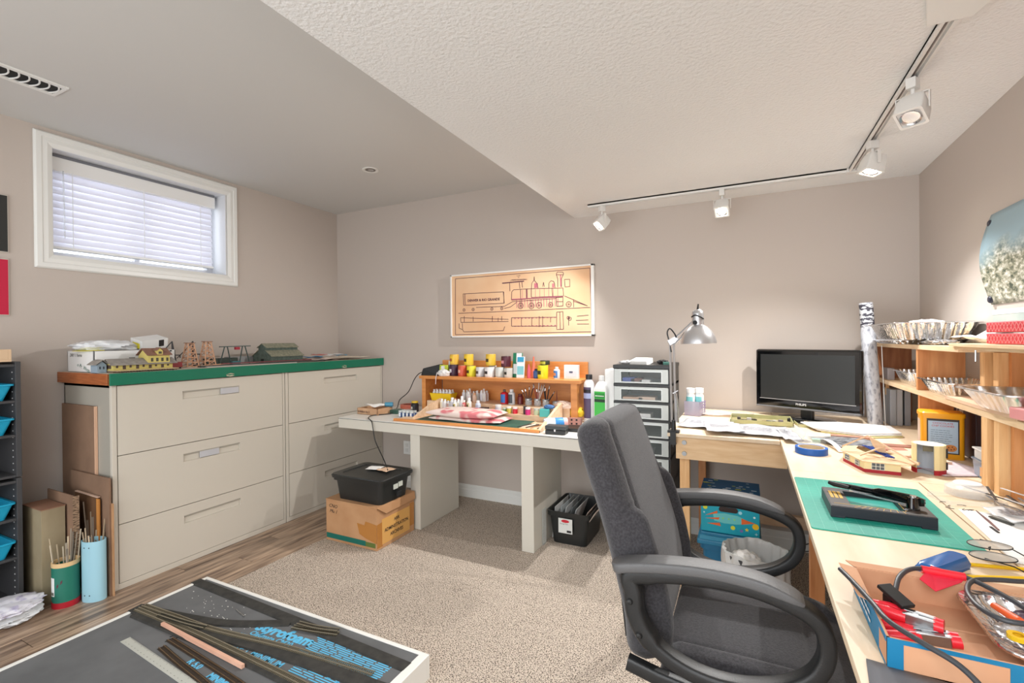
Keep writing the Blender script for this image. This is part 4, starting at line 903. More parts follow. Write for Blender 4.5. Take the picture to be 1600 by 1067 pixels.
# craft paint bottles: yellow tray and steps
t = thing('yellow_tray','bright yellow open plastic tray filled with little paint bottles','tray',(-2.13,3.02,.815))
L=[]
for z,d in ((.816,-.012),(.872,.0),(.874,.003),(.874,-.003),(.82,-.014)): L.append(rrect(-2.14,3.10,.10+d,.05+d,.006,z))
MB().loft(L).build('tray_body', plain((244,204,30),.35), t, world=True)
rr = random.Random(12); k = 0
for i in range(6):
    for j in range(2):
        cc = ((228,232,238),(206,212,226),(240,236,232),(226,196,190),(236,226,150))[k%5]
        bottle(-2.215+.030*i, 3.082+.034*j, .822, .0135, .078, 'small paint bottle crowded in the yellow tray', (232,232,234),(238,238,236),cc,grp='paint bottles in the yellow tray',n=12); k += 1
rr = random.Random(45)
for k in range(7):
    cc = ((226,220,200),(232,232,236),(196,160,150),(226,214,150),(206,210,226))[k%5]
    bottle(-2.078+.030*k, 2.990+rr.uniform(-.004,.004), .7705, .0145, rr.uniform(.060,.085), 'small pale craft paint bottle in the front row below the yellow tray', (236,236,234),((242,242,240),(226,180,150))[k==4],cc,grp='paint bottles in the front row left',n=12)
rr = random.Random(44)
for k in range(14):
    cc = ((224,226,236),(234,232,226),(214,206,196),(226,200,190),(206,214,206))[k%5]
    bottle(-1.985+.031*(k%7)+rr.uniform(-.004,.004), 3.155+.042*(k//7), .8155, .0145, rr.uniform(.068,.092), 'small white-capped paint bottle in the rows right of the yellow tray', (234,234,234),(242,242,240),cc,grp='paint bottles on the rear step',n=12)
for k,(x,y,z,r,h,c,cp,l,lab) in enumerate((
  (-1.985,2.99,.770,.018,.085,(226,228,232),(240,240,240),(216,218,230),'white-capped paint bottle, leftmost in front of the yellow tray'),
  (-1.945,2.965,.770,.016,.072,(240,240,236),(240,240,240),(206,190,120),'ivory paint bottle with olive ring label beside the leftmost one'),
  (-1.905,3.0,.770,.016,.098,(238,238,236),(244,244,244),(232,226,206),'tall white paint bottle, highest of the craft bottles'),
  (-1.865,2.965,.770,.015,.074,(226,120,120),(240,236,232),(230,190,180),'pink-labelled paint bottle between two white ones'),
  (-1.825,2.97,.770,.018,.092,(240,238,230),(244,244,240),(226,222,180),'cream paint bottle with dark olive emblem'),
  (-1.90,3.09,.815,.018,.078,(238,236,234),(240,240,238),(226,214,216),'white paint bottle on the rear step left of centre'),
  (-1.85,3.09,.815,.016,.070,(232,200,176),(226,170,130),(230,200,180),'orange-topped paint bottle on the rear step'),
  (-1.755,2.98,.770,.020,.075,(214,222,236),(240,240,240),(196,206,226),'pale blue paint jar alone in front of the dark tools'),
  (-1.63,2.965,.770,.020,.022,(190,110,60),(232,130,50),None,'low orange-lidded jar at the tray centre'),
  (-1.585,2.975,.770,.022,.055,(226,226,232),(236,236,236),(206,206,226),'wide white-lidded jar beside the orange-lidded jar'),
  (-1.53,2.965,.770,.014,.038,(120,170,120),(206,214,200),(140,190,130),'tiny green jar left of the yellow-labelled jar'),
  (-1.495,2.965,.770,.017,.048,(206,196,90),(240,240,230),(214,196,70),'yellow-labelled jar with white lid, left of the red jar'),
  (-1.45,2.97,.770,.017,.046,(190,30,50),(232,226,226),(206,40,60),'red-labelled jar with white lid on the lower step'),
  (-1.375,2.975,.770,.013,.055,(60,28,34),(46,40,44),(60,28,34),'dark brown jar beside the magenta jar'),
  (-1.345,2.955,.770,.017,.052,(206,50,120),(240,236,238),(220,50,130),'magenta-labelled jar on the lower step'),
  (-1.29,2.975,.770,.019,.045,(206,214,176),(196,200,190),(196,206,170),'pale green glass jar right of the magenta jar'),
  (-1.24,2.97,.770,.019,.055,(226,222,214),(200,200,196),(240,238,230),'clear jar with white label at the step\'s right'))):
    bottle(x,y,z,r,h,lab,c,cp,l,name='paint_bottle' if h>.06 else 'paint_jar',neck=.5 if h>.06 else .8,ch=.2 if h>.06 else .26,shoulder=.66,cat='bottle' if h>.06 else 'jar',patch=(80,84,60) if k in (1,4) else None)
bottle(-1.60,3.10,.815,.028,.105,'red bottle with blue label on the rear step',(206,36,52),(90,80,70),(60,120,196),name='glue_bottle',neck=.3)
bottle(-1.535,3.09,.815,.025,.11,'clear-white bottle with black label beside the red bottle',(214,218,222),(226,228,230),(70,76,84),name='glue_bottle',neck=.45)
bottle(-1.48,3.12,.815,.022,.075,'dark maroon bottle right of the black-labelled bottle',(110,40,44),(90,36,40),None,name='glue_bottle',neck=.6)
def cup(x,y,z,r,h,lab,m,name='brush_jar'):
    t = thing(name, lab, 'jar', (x,y,z)); MB().lathe([(r*.95,0),(r,.004),(r,h),(r-.002,h),(r-.003,.005),(0,.005)],n=20,cap=False).build('glass', m, t, smooth=True)
    MB().lathe([(r*1.03,h-.012),(r*1.03,h-.002)],n=20,cap=False).build('rim_band', STEEL, t, smooth=True); return t
cup(-1.40,3.09,.815,.026,.050,'glass jar of paintbrushes, left one',CLEARP); cup(-1.33,3.09,.815,.026,.052,'glass jar of paintbrushes, middle one with most brushes',CLEARP)
cup(-1.265,3.085,.815,.024,.050,'glass jar of paintbrushes, right of the middle jar',CLEARP); cup(-1.185,3.09,.815,.030,.040,'short grey metal cup at the right of the brush jars',SILV)
rr = random.Random(31)
for k in range(16):
    cx = (-1.40,-1.33,-1.33,-1.265)[k%4]; a = rr.uniform(-.055,.065); h = rr.uniform(.10,.17)+(.05 if k in (5,9) else 0)
    t = thing('paintbrush','paintbrush standing among others in a glass jar behind the mat','brush',(cx,3.09,.822),0,'paintbrushes in the jars')
    e = Vector((a, rr.uniform(-.02,.02), h)); d = e.normalized()
    MB().tube([(0,0,0),tuple(e*.8)],[.0028,.0042],8).build('handle', plain(((60,34,30),(200,190,180),(150,60,50),(30,30,34))[k%4],.4), t, smooth=True)
    MB().tube([tuple(e*.8),tuple(e*.93)],[.0042,.0045],8).build('ferrule', CHROME, t, smooth=True)
    MB().tube([tuple(e*.93),tuple(e)],[.0045,.001],8).build('bristles', plain(((90,50,40),(120,90,60))[k%2]), t, smooth=True)
t = thing('hobby_tool','dark tool standing in the short grey cup','tool',(-1.185,3.09,.82)); MB().tube([(0,0,0),(0,0,.07),(.002,0,.11)],[.005,.004,.002],8).build('shaft', plain((120,60,44)), t)
# left part of the desk
t = thing('wood_block_box','open small wooden box with worn stencilled front at desk\'s left corner','box',(-2.60,2.83,.722),R(-2))
m = MB(); W,D,H_=.21,.16,.048
for q in ((-W/2,W/2,-D/2,-D/2+.008),(-W/2,W/2,D/2-.008,D/2),(-W/2,-W/2+.008,-D/2,D/2),(W/2-.008,W/2,-D/2,D/2)): m.box(*q,0,H_)
m.box(-W/2,W/2,-D/2,D/2,0,.004); m.build('box_body', mat('tan_box_wood',(214,176,140),.6,col2=(196,152,116),ns=10), t)
text('stencil','EUREKA No 5',.020,plain((70,40,34)),t,WM[t.name]@frame((-.095,-D/2-.001,.014),(1,0,0),(0,0,1)),bold=.0006)
sheet('paper_roll','rolled white paper sticking out of the small wooden box','paper',(-2.60,2.83,.766),.17,.07,.2,WPAPER,.02,4)
t = thing('blue_cylinder','teal-blue cylinder lying on the small wooden box','cap',(-2.50,2.88,.772),.5); MB().cyl((-.03,0,.018),(.03,0,.018),.018).build('cap', plain((70,140,170),.3), t, smooth=True)
t = thing('tape_ring','orange-pink roll of tape lying at the desk\'s left back','tape',(-2.545,3.17,.722))
MB().lathe([(.04,.0),(.066,.0),(.066,.03),(.04,.03)],n=36,cap=False).build('ring', plain((232,128,104),.5), t, smooth=30)
m=MB().lathe([(.066,.0),(.066,.03)],n=8,cap=False)
obox('green_case','small dark green case beside the row of blue jars','case',-2.44,2.90,.722,.075,.08,.03,0,plain((52,88,76),.4),.003)
for k in range(4):
    for j in range(2):
        t = bottle(-2.292+.034*k, 2.765+.034*j, .722, .0145, .050, 'small glass jar of blue-black paint in the group of eight at the desk front', (60,84,130),(200,206,206),(226,232,240),name='enamel_jar',grp='blue enamel jars on the desk',neck=.85,ch=.28,cat='jar',n=12)
bottle(-2.36,3.02,.722,.030,.085,'dark jar with black and yellow label left of the yellow tray',(34,34,40),(214,180,50),(40,40,46),name='ink_jar',patch=(220,220,210),neck=.7)
obox('dark_tin_box','small dark metal box behind the towel, right of the paint bottles','box',-1.70,2.97,.770,.06,.05,.03,.1,plain((60,50,50),.4),.002)
# right part of the desk
t = thing('hinged_case','black hinged case at the front right corner of the desk','case',(-1.02,2.655,.722),R(3))
B(-.062,.062,-.035,.035,0,.026).build('case_base', BLK, t, bevel=.003); B(-.063,.063,-.036,.036,.028,.05).build('lid', plain((58,62,64),.4), t, bevel=.003); B(-.005,.005,-.039,-.035,.018,.032).build('clasp', CHROME, t)
obox('black_device','flat black device behind the hinged case','device',-.94,2.80,.722,.14,.13,.022,.1,BLK,.004)
t = thing('lying_bottle','white and blue bottle lying on its side behind the hinged case','bottle',(-1.09,2.80,.722),R(35))
m = MB(); Q = T(0,0,.034)@Matrix.Rotation(PI/2,4,'Y')
MB().lathe([(.0,-.07),(.028,-.068),(.034,-.05),(.034,.0)],n=24,cap=False).xf(Q).build('bottle_body', plain((214,226,244),.2), t, smooth=True)
MB().lathe([(.034,0),(.0345,.001),(.0345,.05),(.034,.055)],n=24,cap=False).xf(Q).build('label', plain((60,140,206),.4), t, smooth=True)
MB().lathe([(.034,.055),(.033,.08),(0,.082)],n=24,cap=False).xf(Q).build('cap_end', plain((236,180,176),.4), t, smooth=True)
t = thing('pink_model_house','small pinkish model wall piece with dark windows behind the lying bottle','model building',(-1.00,2.93,.722),.2)
m = MB(); m.box(-.045,.045,-.004,.004,0,.055); m.box(.038,.045,-.004,.03,0,.05); m.build('wall', plain((190,140,128)), t)
m = MB()
for x in (-.02,.012):
    for z in (.012,.036): m.box(x-.006,x+.006,-.005,-.004,z-.001,z+.010)
m.build('window_openings', INK, t, kind='stuff')
crumple('yellow_glove','crumpled yellow rubber glove right of the wooden tray side','glove',(-1.045,3.09,.76),(.06,.035,.04),plain((240,200,40),.4),21,.6)
obox('teal_eraser_box','teal and pale box leaning in the work tray by the right side','box',-1.21,2.93,.770,.065,.04,.05,.2,plain((70,180,176),.4),.002)
crumple('blue_rag','small dark blue rag above the teal box','rag',(-1.19,2.96,.82),(.035,.02,.016),plain((70,110,160),.7),22,.7)
crumple('paper_scraps','crumpled cream paper scraps behind the tray\'s right side','paper',(-1.12,3.06,.815),(.065,.03,.03),mat('cream_scrap',(240,214,196),.8),23,.6)
for k,(x,a,c) in enumerate(((-1.29,.28,(60,50,46)),(-1.262,.30,(226,220,206)),(-1.235,.27,(40,40,44)),(-1.205,.24,(176,120,70)),(-1.18,.33,(226,210,190)),(-1.16,.22,(50,44,46)))):
    t = thing('hobby_brush', ('dark','white','black','tan','cream','short black')[k]+' handled fine brush lying flat in the work tray beside the mat', 'brush', (x+.02,2.76,.7335), -a)
    MB().tube([(0,-.08,.004),(0,.05,.004)],[.0025,.004],8).build('handle', plain(c,.4), t, smooth=True); MB().tube([(0,.05,.004),(0,.085,.004)],[.003,.001],8).build('tip', CHROME, t)
t = thing('white_foam_panel','tall white foam panel standing at the desk\'s right end behind the bottles','panel',(-.81,3.18,.722))
B(-.845,-.775,3.10,3.285,.722,1.083).build('panel', WHITE, t, bevel=.001, world=True)

# ------------------------------------------------------------ clear drawer tower
t = thing('drawer_tower','tall black-framed tower of clear plastic drawers between the two desks','drawers',(-.565,3.08,.006))
wx0,wx1,wy0,wy1 = -.732,-.40,2.88,3.285
rows = [(1.018,1.102),(.912,.996),(.806,.893),(.698,.788),(.592,.685),(.43,.575),(.27,.415),(.10,.255)]
m = MB()
for a in (wx0,wx1-.014):
    for b in (wy0+.012,wy1-.02): m.box(a,a+.014,b,b+.02,.03,1.12)
m.box(wx1-.006,wx1,wy0+.03,wy1-.02,.03,1.12); m.box(wx0,wx0+.004,wy0+.03,wy1-.02,.9,1.12)
m.build('frame', BLK, t, world=True)
B(wx0-.003,wx1+.003,wy0,wy1,1.105,1.128).build('top_panel', BLK, t, bevel=.003, world=True)
for z0,z1 in rows: B(wx0,wx1,wy0,wy1,z0-.020,z0-.004).build('shelf_band', BLK, t, bevel=.001, world=True)
B(wx0,wx1,wy0+.01,wy1,.03,.075).build('base', BLK, t, world=True)
for x in (wx0+.03,wx1-.03):
    for y in (wy0+.04,wy1-.04): MB().cyl((x-.01,y,.022),(x+.01,y,.022),.016).build('caster', BLKM, t, world=True)
cont = [[(60,80,170),(120,70,60),(230,230,230)],[(214,176,150),(226,200,180)],[(220,60,80),(236,236,236)],[(150,160,160)],[(150,60,70),(200,200,200)],[(180,180,180)],[(140,140,140)],[(120,120,120)]]
rr = random.Random(8)
for k,(z0,z1) in enumerate(rows):
    m = MB(); a,b = wx0+.006, wx1-.010
    m.box(a,a+.042,wy0-.004,wy0,z0,z1); m.box(b-.038,b,wy0-.004,wy0,z0,z1); m.box(a+.042,b-.038,wy0-.004,wy0,z0,z0+.009); m.box(a+.042,b-.038,wy0-.004,wy0,z1-.016,z1); m.box(a,a+.002,wy0,wy1-.03,z0,z1-.006); m.box(b-.002,b,wy0,wy1-.03,z0,z1-.006); m.box(a,b,wy0,wy1-.03,z0,z0+.002)
    d = m.build('drawer', FROST, t, world=True); WM[d.name] = WM[t.name]
    m = MB(); e,g = a+.038, b-.034; y = wy0-.0055
    m.box(e,g,y,y+.0015,z1-.016,z1-.011); m.box(e,g,y,y+.0015,z0+.006,z0+.009); m.box(e,e+.004,y,y+.0015,z0+.009,z1-.016); m.box(g-.004,g,y,y+.0015,z0+.009,z1-.016)
    m.build('front_rim', plain((226,232,232),.3), d, world=True)
    B(e+.004,g-.004,wy0-.0047,wy0-.0042,z0+.009,z1-.016).build('window_recess', mat('drawer_window',(150,160,160),.1,alpha=.14), d, world=True)
    for j,c in enumerate(cont[k]):
        w_ = rr.uniform(.06,.12); x = e+.01+(g-e-.14)*j/max(1,len(cont[k])-.9)
        o = MB().box(x,x+w_,wy0+.006,wy0+.10,z0+.003,z0+rr.uniform(.018,.034)).build('drawer_contents', plain(c), bevel=.002)
        tag(o, '%s contents seen through clear drawer %s from the top of the tower' % (('blue','brown','white') if k==0 else ('tan','pinkish') if k==1 else ('red','white') if k==2 else ('grey','pale') if k==3 else ('maroon','light') if k==4 else ('dull','dull'))[0:3].__getitem__(j) % () if False else '%s stuff inside the %s clear drawer of the tower' % ((('blue','brown','white'),('tan','pinkish'),('red','white'),('grey',),('maroon','light grey'),('silver-grey',),('mid grey',),('dim grey',))[k][j], ('top','second','third','fourth','fifth','sixth','seventh','lowest')[k]), 'drawer contents')
t = thing('card_stack','white card lying tilted on top of the drawer tower','card',(-.585,3.0,1.128),R(-12)); MB().box(-.055,.055,-.05,.05,0,.03).xf(Matrix.Rotation(R(10),4,'X')).build('card', WPAPER, t, bevel=.001)
crumple('cable_bundle','small bundle of dark cable on top of the drawer tower','cable',(-.46,3.02,1.129),(.03,.03,.014),BLKM,31,.7,amp=.5)
crumple('crumpled_wrap','crumpled clear wrap left of the white card on the tower','wrap',(-.66,3.0,1.129),(.055,.04,.012),mat('grey_wrap',(196,196,196),.3,alpha=.8),32,.7,amp=.4)
obox('green_gadget','small green-grey gadget at the tower top\'s right end','gadget',-.43,2.96,1.128,.04,.03,.016,.2,plain((60,110,100)),.002)

# ------------------------------------------------------------ pine work tables
TT = .83
t = thing('corner_table','home-made pine side table with bolted apron in front of the back wall','table',(-.08,2.85,.006))
B(-.345,.132,2.385,3.285,TT-.017,TT).build('tabletop', PLYT, t, bevel=.001, world=True)
MB().loft([[Vector((x,y,z)) for y,z in ((2.405,TT-.018),(2.405,TT-.125),(2.44,TT-.125),(2.44,TT-.018))] for x in (-.308,.160)]).build('apron', PINE, t, bevel=.001, world=True)
MB().loft([[Vector((x,2.404,TT-.022-(0 if s else .0))) for x in (0,)]]) if False else None
for x,z in ((-.27,TT-.045),(-.27,TT-.098)):
    MB().cyl((x,2.405,z),(x,2.400,z),.0115,.0105,18).build('bolt', STEEL, t, smooth=30, world=True)
MB().box(-.295,-.25,2.44,2.485,.006,TT-.02).build('leg', PINEZ, t, bevel=.002, world=True)
MB().box(-.275,-.232,3.20,3.245,.006,TT-.02).build('leg', OPLY, t, bevel=.002, world=True)
B(-.275,-.232,2.485,3.2,TT-.09,TT-.018).build('side_rail', OPLY, t, world=True)
B(-.232,.80,3.205,3.24,.165,.235).build('rear_beam', LTW, t, bevel=.001, world=True)
t = thing('long_table','long plywood-topped work table along the right wall','table',(.49,1.8,.006))
B(.134,.480,.30,1.888,TT-.018,TT).build('top_board', PLYT, t, bevel=.0012, world=True)
B(.4835,.846,.30,1.888,TT-.018,TT).build('top_board', PLYT, t, bevel=.0012, world=True)
B(.134,.846,1.8905,3.285,TT-.018,TT).build('top_board', PLYT, t, bevel=.0012, world=True)
B(.165,.20,.35,3.2,TT-.105,TT-.018).build('apron', PINEY, t, world=True)
for y in (2.02,.5): B(.205,.25,y,y+.045,.006,TT-.018).build('leg', OPLY, t, bevel=.002, world=True)
for y in (3.2,.5): B(.78,.825,y,y+.045,.006,TT-.018).build('leg', OPLY, t, bevel=.002, world=True)

# pine shelf hutch on the long table
t = thing('shelf_hutch','unfinished pine shelf hutch along the right wall on the long table','shelf',(.72,2.3,TT))
sx0,sx1 = .638,.790
B(sx0,sx1,1.0,3.22,1.043,1.063).build('shelf_board', PINEY, t, bevel=.0012, world=True)
B(sx0,.846,2.09,3.22,1.232,1.251).build('top_board', PINEY, t, bevel=.0012, world=True)
B(sx0-.012,.846,1.0,2.13,1.2515,1.262).build('top_board', PINEY, t, bevel=.0012, world=True)
B(sx0,.70,1.0,2.088,1.242,1.2515).build('batten', PINEY, t, bevel=.001, world=True)
B(sx0+.002,sx1,2.512,2.534,1.063,1.232).build('divider', OPLY, t, world=True)
B(sx0+.002,sx1,2.49,2.512,TT,1.043).build('divider', OPLY, t, world=True)
B(sx0+.002,sx1,3.20,3.22,TT,1.232).build('end_panel', mat('knotty_dark_pine',(150,92,56),.55,col2=(178,116,74),ns=3,detail=5,stretch=(16,16,2)), t, world=True)
for y,x0,q in ((1.878,sx0,.038),(1.822,sx0+.006,.03)): B(x0,x0+.030,y,y+q,TT,1.043).build('post', PINEZ, t, bevel=.001, world=True)
for y,x0 in ((2.135,.720),(2.060,.728)): B(x0,x0+.030,y,y+.036,1.063,1.232 if y>2.1 else 1.232).build('post', PINEZ, t, bevel=.001, world=True)
B(sx0+.03,.846,1.800,1.818,TT,1.043).build('side_panel', OPLY, t, world=True)
B(.752,.846,2.040,2.058,1.063,1.25).build('side_panel', OPLY, t, world=True)
B(sx0+.02,sx0+.034,3.10,3.115,.98,1.043).build('cleat', PINEZ, t, world=True)
MB().tube([(.66,2.02,1.245),(.66,2.02,1.205)],.0025,6).build('screw', CHROME, t, world=True)

# foil pans
def pan(name, label, cx, cy, z, hx, hy, H, flare, rz=0, nf=44, m=FOIL, tilt=0):
    t = thing(name, label, 'foil pan', (cx,cy,z), rz)
    def loop(h, d, amp, zz):
        base = rrect(0,0,hx+d,hy+d,.035,0,6); P=[]
        # resample
        n = 220; per = [0]
        for i in range(len(base)): per.append(per[-1]+(base[(i+1)%len(base)]-base[i]).length)
        for k in range(n):
            s = per[-1]*k/n; i = max(j for j in range(len(base)) if per[j] <= s); f = (s-per[i])/max(per[i+1]-per[i],1e-6); p = base[i].lerp(base[(i+1)%len(base)], f)
            q = 1+amp*math.sin(2*PI*nf*k/n)
            P.append(Vector((p.x*q, p.y*q, zz)))
        return P
    L = [loop(0,-flare-.012,0,.002), loop(0,-flare,.0,.0), loop(0,-flare*.85,.026,.006), loop(0,-flare*.15,.034,H-.010), loop(0,0,.0,H), loop(0,.010,.0,H+.001), loop(0,.012,.0,H-.003)]
    mb = MB().loft(L, True, False); n = len(L[0]); mb.f.append(tuple(range(n-1,-1,-1))); mb.m.append(0)
    mb.xf(Matrix.Rotation(tilt,4,'Y')).build('pan_body', m, t, smooth=50, solid=.0006); return t
pan('foil_pan','large deep fluted foil roasting pan on the hutch top',.70,2.73,1.272,.135,.235,.072,.03)
pan('foil_pan','shallow foil pan squashed beneath the large roasting pan',.72,2.86,1.2525,.12,.20,.018,.012,nf=60)
pan('foil_pan','small foil pan on the far end of the lower pine shelf',.725,2.78,1.0635,.075,.14,.062,.022)
pan('foil_pan','medium fluted foil pan in the middle of the lower pine shelf',.722,2.34,1.0635,.085,.150,.055,.026,nf=50)
pan('foil_pan','nearest crumpled foil pan at the front of the lower pine shelf',.692,1.80,1.077,.098,.135,.055,.032,R(3),nf=22,m=mat('crumpled_foil',(226,224,224),.3,metal=1.,bump=1.,bs=28))
obox('flat_board','flat light board beneath the nearest foil pan','board',.70,1.95,1.0635,.13,.5,.012,0,plain((226,190,160)),.001)
obox('pink_packet','pink packet lying on the board beside the nearest foil pan','packet',.66,1.60,1.076,.10,.12,.03,.12,plain((230,150,150),.3),.004)
crumple('plastic_wrap','crumpled clear plastic lying inside the large roasting pan','wrap',(.72,2.72,1.318),(.07,.11,.028),mat('clear_wrap',(244,240,238),.25,alpha=.75),41,.5)
crumple('foil_scrap','crumpled foil sheets between hutch top and roasting pan','foil',(.70,2.47,1.252),(.05,.10,.012),FOIL,42,.8)
t = thing('curved_sheet','white curved plastic sheet leaning behind the roasting pan','sheet',(.80,2.35,1.252))
MB().grid(lambda u,v:(.835-.03*math.sin(PI*u), 2.30+.28*v, 1.253+.075*u*(1-v*v*.9)),8,8).build('sheet', plain((214,212,208),.35), t, smooth=True, solid=.001, world=True)
sheet('white_bag','flat white bag lying beside the red lattice boxes','bag',(.76,2.18,1.262),.13,.26,.1,mat('bag_white',(236,236,236),.5),.02,7)
for k in range(2):
    t = thing('red_tray','%s red tray with diamond lattice on the hutch top' % ('lower','upper')[k],'tray',(.74,1.76,1.262+.034*k))
    B(.66,.846,1.40,1.945,1.263+.034*k,1.294+.034*k).build('tray_body', mat('coral_red_plastic',(222,60,72),.4), t, bevel=.003, world=True)
    m = MB()
    for i in range(13):
        y = 1.42+.04*i; z0_,z1_ = 1.266+.034*k,1.291+.034*k
        m.bar((.6592,y,z0_),(.6592,y+.02,z1_),.0022,.0015,up=(1,0,0)); m.bar((.6592,y+.02,z1_),(.6592,y+.04,z0_),.0022,.0015,up=(1,0,0)); m.bar((.6592,y,z1_),(.6592,y+.02,z0_),.0022,.0015,up=(1,0,0)); m.bar((.6592,y+.02,z0_),(.6592,y+.04,z1_),.0022,.0015,up=(1,0,0))
    for i in range(5):
        x = .665+.036*i; z0_,z1_ = 1.266+.034*k,1.291+.034*k
        m.bar((x,1.9455,z0_),(x+.018,1.9455,z1_),.0022,.0015,up=(0,1,0)); m.bar((x+.018,1.9455,z1_),(x+.036,1.9455,z0_),.0022,.0015,up=(0,1,0)); m.bar((x,1.9455,z1_),(x+.018,1.9455,z0_),.0022,.0015,up=(0,1,0)); m.bar((x+.018,1.9455,z0_),(x+.036,1.9455,z1_),.0022,.0015,up=(0,1,0))
    m.build('lattice', plain((240,140,140),.4), t, world=True, kind='stuff')
obox('clear_case','small clear case at far end of the lower pine shelf','case',.665,3.08,1.0635,.03,.10,.06,0,mat('smoky_clear',(190,186,190),.15,alpha=.6),.002)
# aerial photograph on the right wall
t = thing('aerial_photograph','curling aerial landscape photograph pinned to the right wall','photograph',(XR,2.15,1.40))
AER = bpy.data.materials.new('aerial_print'); AER.use_nodes=True; nt=AER.node_tree; b=nt.nodes['Principled BSDF']; b.inputs['Roughness'].default_value=.35
tc=nt.nodes.new('ShaderNodeTexCoord'); n1=nt.nodes.new('ShaderNodeTexNoise'); n1.inputs['Scale'].default_value=34; n1.inputs['Detail'].default_value=5; n1.inputs['Roughness'].default_value=.7
mp=nt.nodes.new('ShaderNodeMapping'); mp.inputs['Scale'].default_value=(1,1,1.6); mp.inputs['Rotation'].default_value=(.35,0,0)
n2=nt.nodes.new('ShaderNodeTexNoise'); n2.inputs['Scale'].default_value=5
r1=nt.nodes.new('ShaderNodeValToRGB'); e=r1.color_ramp.elements; e[0].position=.36; e[0].color=lin((60,74,62)); e[1].position=.66; e[1].color=lin((226,224,214))
q=r1.color_ramp.elements.new(.5); q.color=lin((150,150,128))
r2=nt.nodes.new('ShaderNodeValToRGB'); r2.color_ramp.elements[0].position=.50; r2.color_ramp.elements[1].position=.62
sp=nt.nodes.new('ShaderNodeSeparateXYZ'); mxr=nt.nodes.new('ShaderNodeMixRGB'); ad=nt.nodes.new('ShaderNodeMath'); ad.operation='MULTIPLY_ADD'; ad.inputs[1].default_value=1.9; ad.inputs[2].default_value=0
a2=nt.nodes.new('ShaderNodeMath'); a2.operation='MULTIPLY_ADD'; a2.inputs[1].default_value=.35
L_=nt.links; L_.new(tc.outputs['Object'],mp.inputs[0]); L_.new(mp.outputs[0],n1.inputs[0]); L_.new(tc.outputs['Object'],n2.inputs[0]); L_.new(tc.outputs['Object'],sp.inputs[0])
L_.new(n1.outputs['Fac'],r1.inputs[0]); L_.new(sp.outputs['Z'],ad.inputs[0]); L_.new(n2.outputs['Fac'],a2.inputs[0]); L_.new(ad.outputs[0],a2.inputs[2]); L_.new(a2.outputs[0],r2.inputs[0])
L_.new(r2.outputs[0],mxr.inputs[0]); L_.new(r1.outputs[0],mxr.inputs[1]); mxr.inputs[2].default_value=lin((150,178,190)); L_.new(mxr.outputs[0],b.inputs['Base Color'])
MB().grid(lambda u,v:(XR-.004-.035*math.sin(PI*v)*(1-u)**2, 2.449-.65*u, 1.405+.345*v),24,16).build('print', AER, t, smooth=True, solid=.0006, world=True)
for z in (1.425,1.715): MB().lathe([(.0,0),(.014,0),(.014,.006),(.010,.010),(0,.010)],n=18).xf(T(XR-.008,2.436,z)@Matrix.Rotation(-PI/2,4,'Y')).build('pin', plain((44,46,60),.3), t, smooth=30, world=True)
t = thing('map_print','pale green and grey print on the wall beneath the aerial photograph','print',(XR,2.15,1.262))
B(XR-.003,XR-.0005,1.80,2.445,1.264,1.385).build('print', mat('pale_map',(150,166,160),.5,col2=(176,184,178),ns=5), t, world=True); B(XR-.004,XR-.003,1.80,2.445,1.366,1.383).build('border', plain((230,228,226)), t, world=True)

# ------------------------------------------------------------ on the tables
t = thing('flat_monitor','black flat-screen monitor standing on the corner table','monitor',(.30,3.09,TT),R(-26.4))
B(-.268,.268,-.022,.016,.048,.388).build('bezel', BLKG, t, bevel=.012)
B(-.22,.22,.016,.05,.09,.34).build('rear_case', BLK, t, bevel=.01)
B(-.238,.236,-.0235,-.0215,.105,.358).build('screen', mat('dark_screen',(38,40,40),.28), t)
B(-.243,.241,-.0245,-.0225,.098,.102).build('silver_trim', plain((150,150,150),.3), t)
B(-.262,.262,-.030,-.020,.050,.060).build('lower_lip', plain((110,110,112),.25), t, bevel=.003)
text('lettering','PHILIPS',.017,plain((214,214,214)),t,WM[t.name]@frame((-.02,-.0226,.074),(1,0,0),(0,0,1)),align='CENTER',bold=.0004)
MB().box(-.03,.03,-.005,.03,.008,.06).build('neck', BLK, t, bevel=.004)
MB().lathe([(0,0),(.145,0),(.145,.006),(.12,.011),(0,.012)],n=40).xf(Matrix.Diagonal((1,.62,1,1))).build('base', BLKG, t, smooth=30)
obox('black_remote','small black webcam-like gadget beneath the monitor screen','gadget',.235,2.94,TT,.075,.03,.02,R(-26),BLK,.004)
t = thing('drawing_roll','tall roll of printed drawings standing beside the monitor','paper roll',(.602,3.05,TT))
ROLL = mat('blueprint_print',(206,208,214),.5,col2=(120,124,140),ns=34,detail=5,stretch=(2,2,1),lo=.5,hi=.72)
a = Vector((.602,3.05,TT)); b_ = Vector((.566,3.06,1.464)); q=(b_-a).to_track_quat('Z','Y').to_matrix(); ln=(b_-a).length
MB().lathe([(.033,0),(.033,ln*.75),(.030,ln*.8),(.030,ln),(.024,ln),(.024,ln-.1)],a,n=30,cap=False,M=q).build('roll', ROLL, t, smooth=True, world=True)
MB().lathe([(.0306,ln*.80),(.0306,ln*.985)],a,n=30,cap=False,M=q).build('printed_band', mat('printed_grid',(200,202,206),.5,col2=(60,58,70),ns=38,stretch=(1,1,2.2),lo=.47,hi=.52), t, smooth=True, world=True)
MB().tube([(.640,3.03,TT),(.628,3.04,1.24)],.0022,6).build('white_rod', WHITE, t, world=True)
for k,(x,y,c) in enumerate(((.672,3.10,(150,154,160)),(.70,3.11,(168,170,174)),(.735,3.12,(140,142,148)))):
    obox('grey_binder',('left','middle','right')[k]+' grey binder standing in the dark bay under the pine shelf','binder',x,y,TT,.026,.15,.185,0,plain(c),.003)
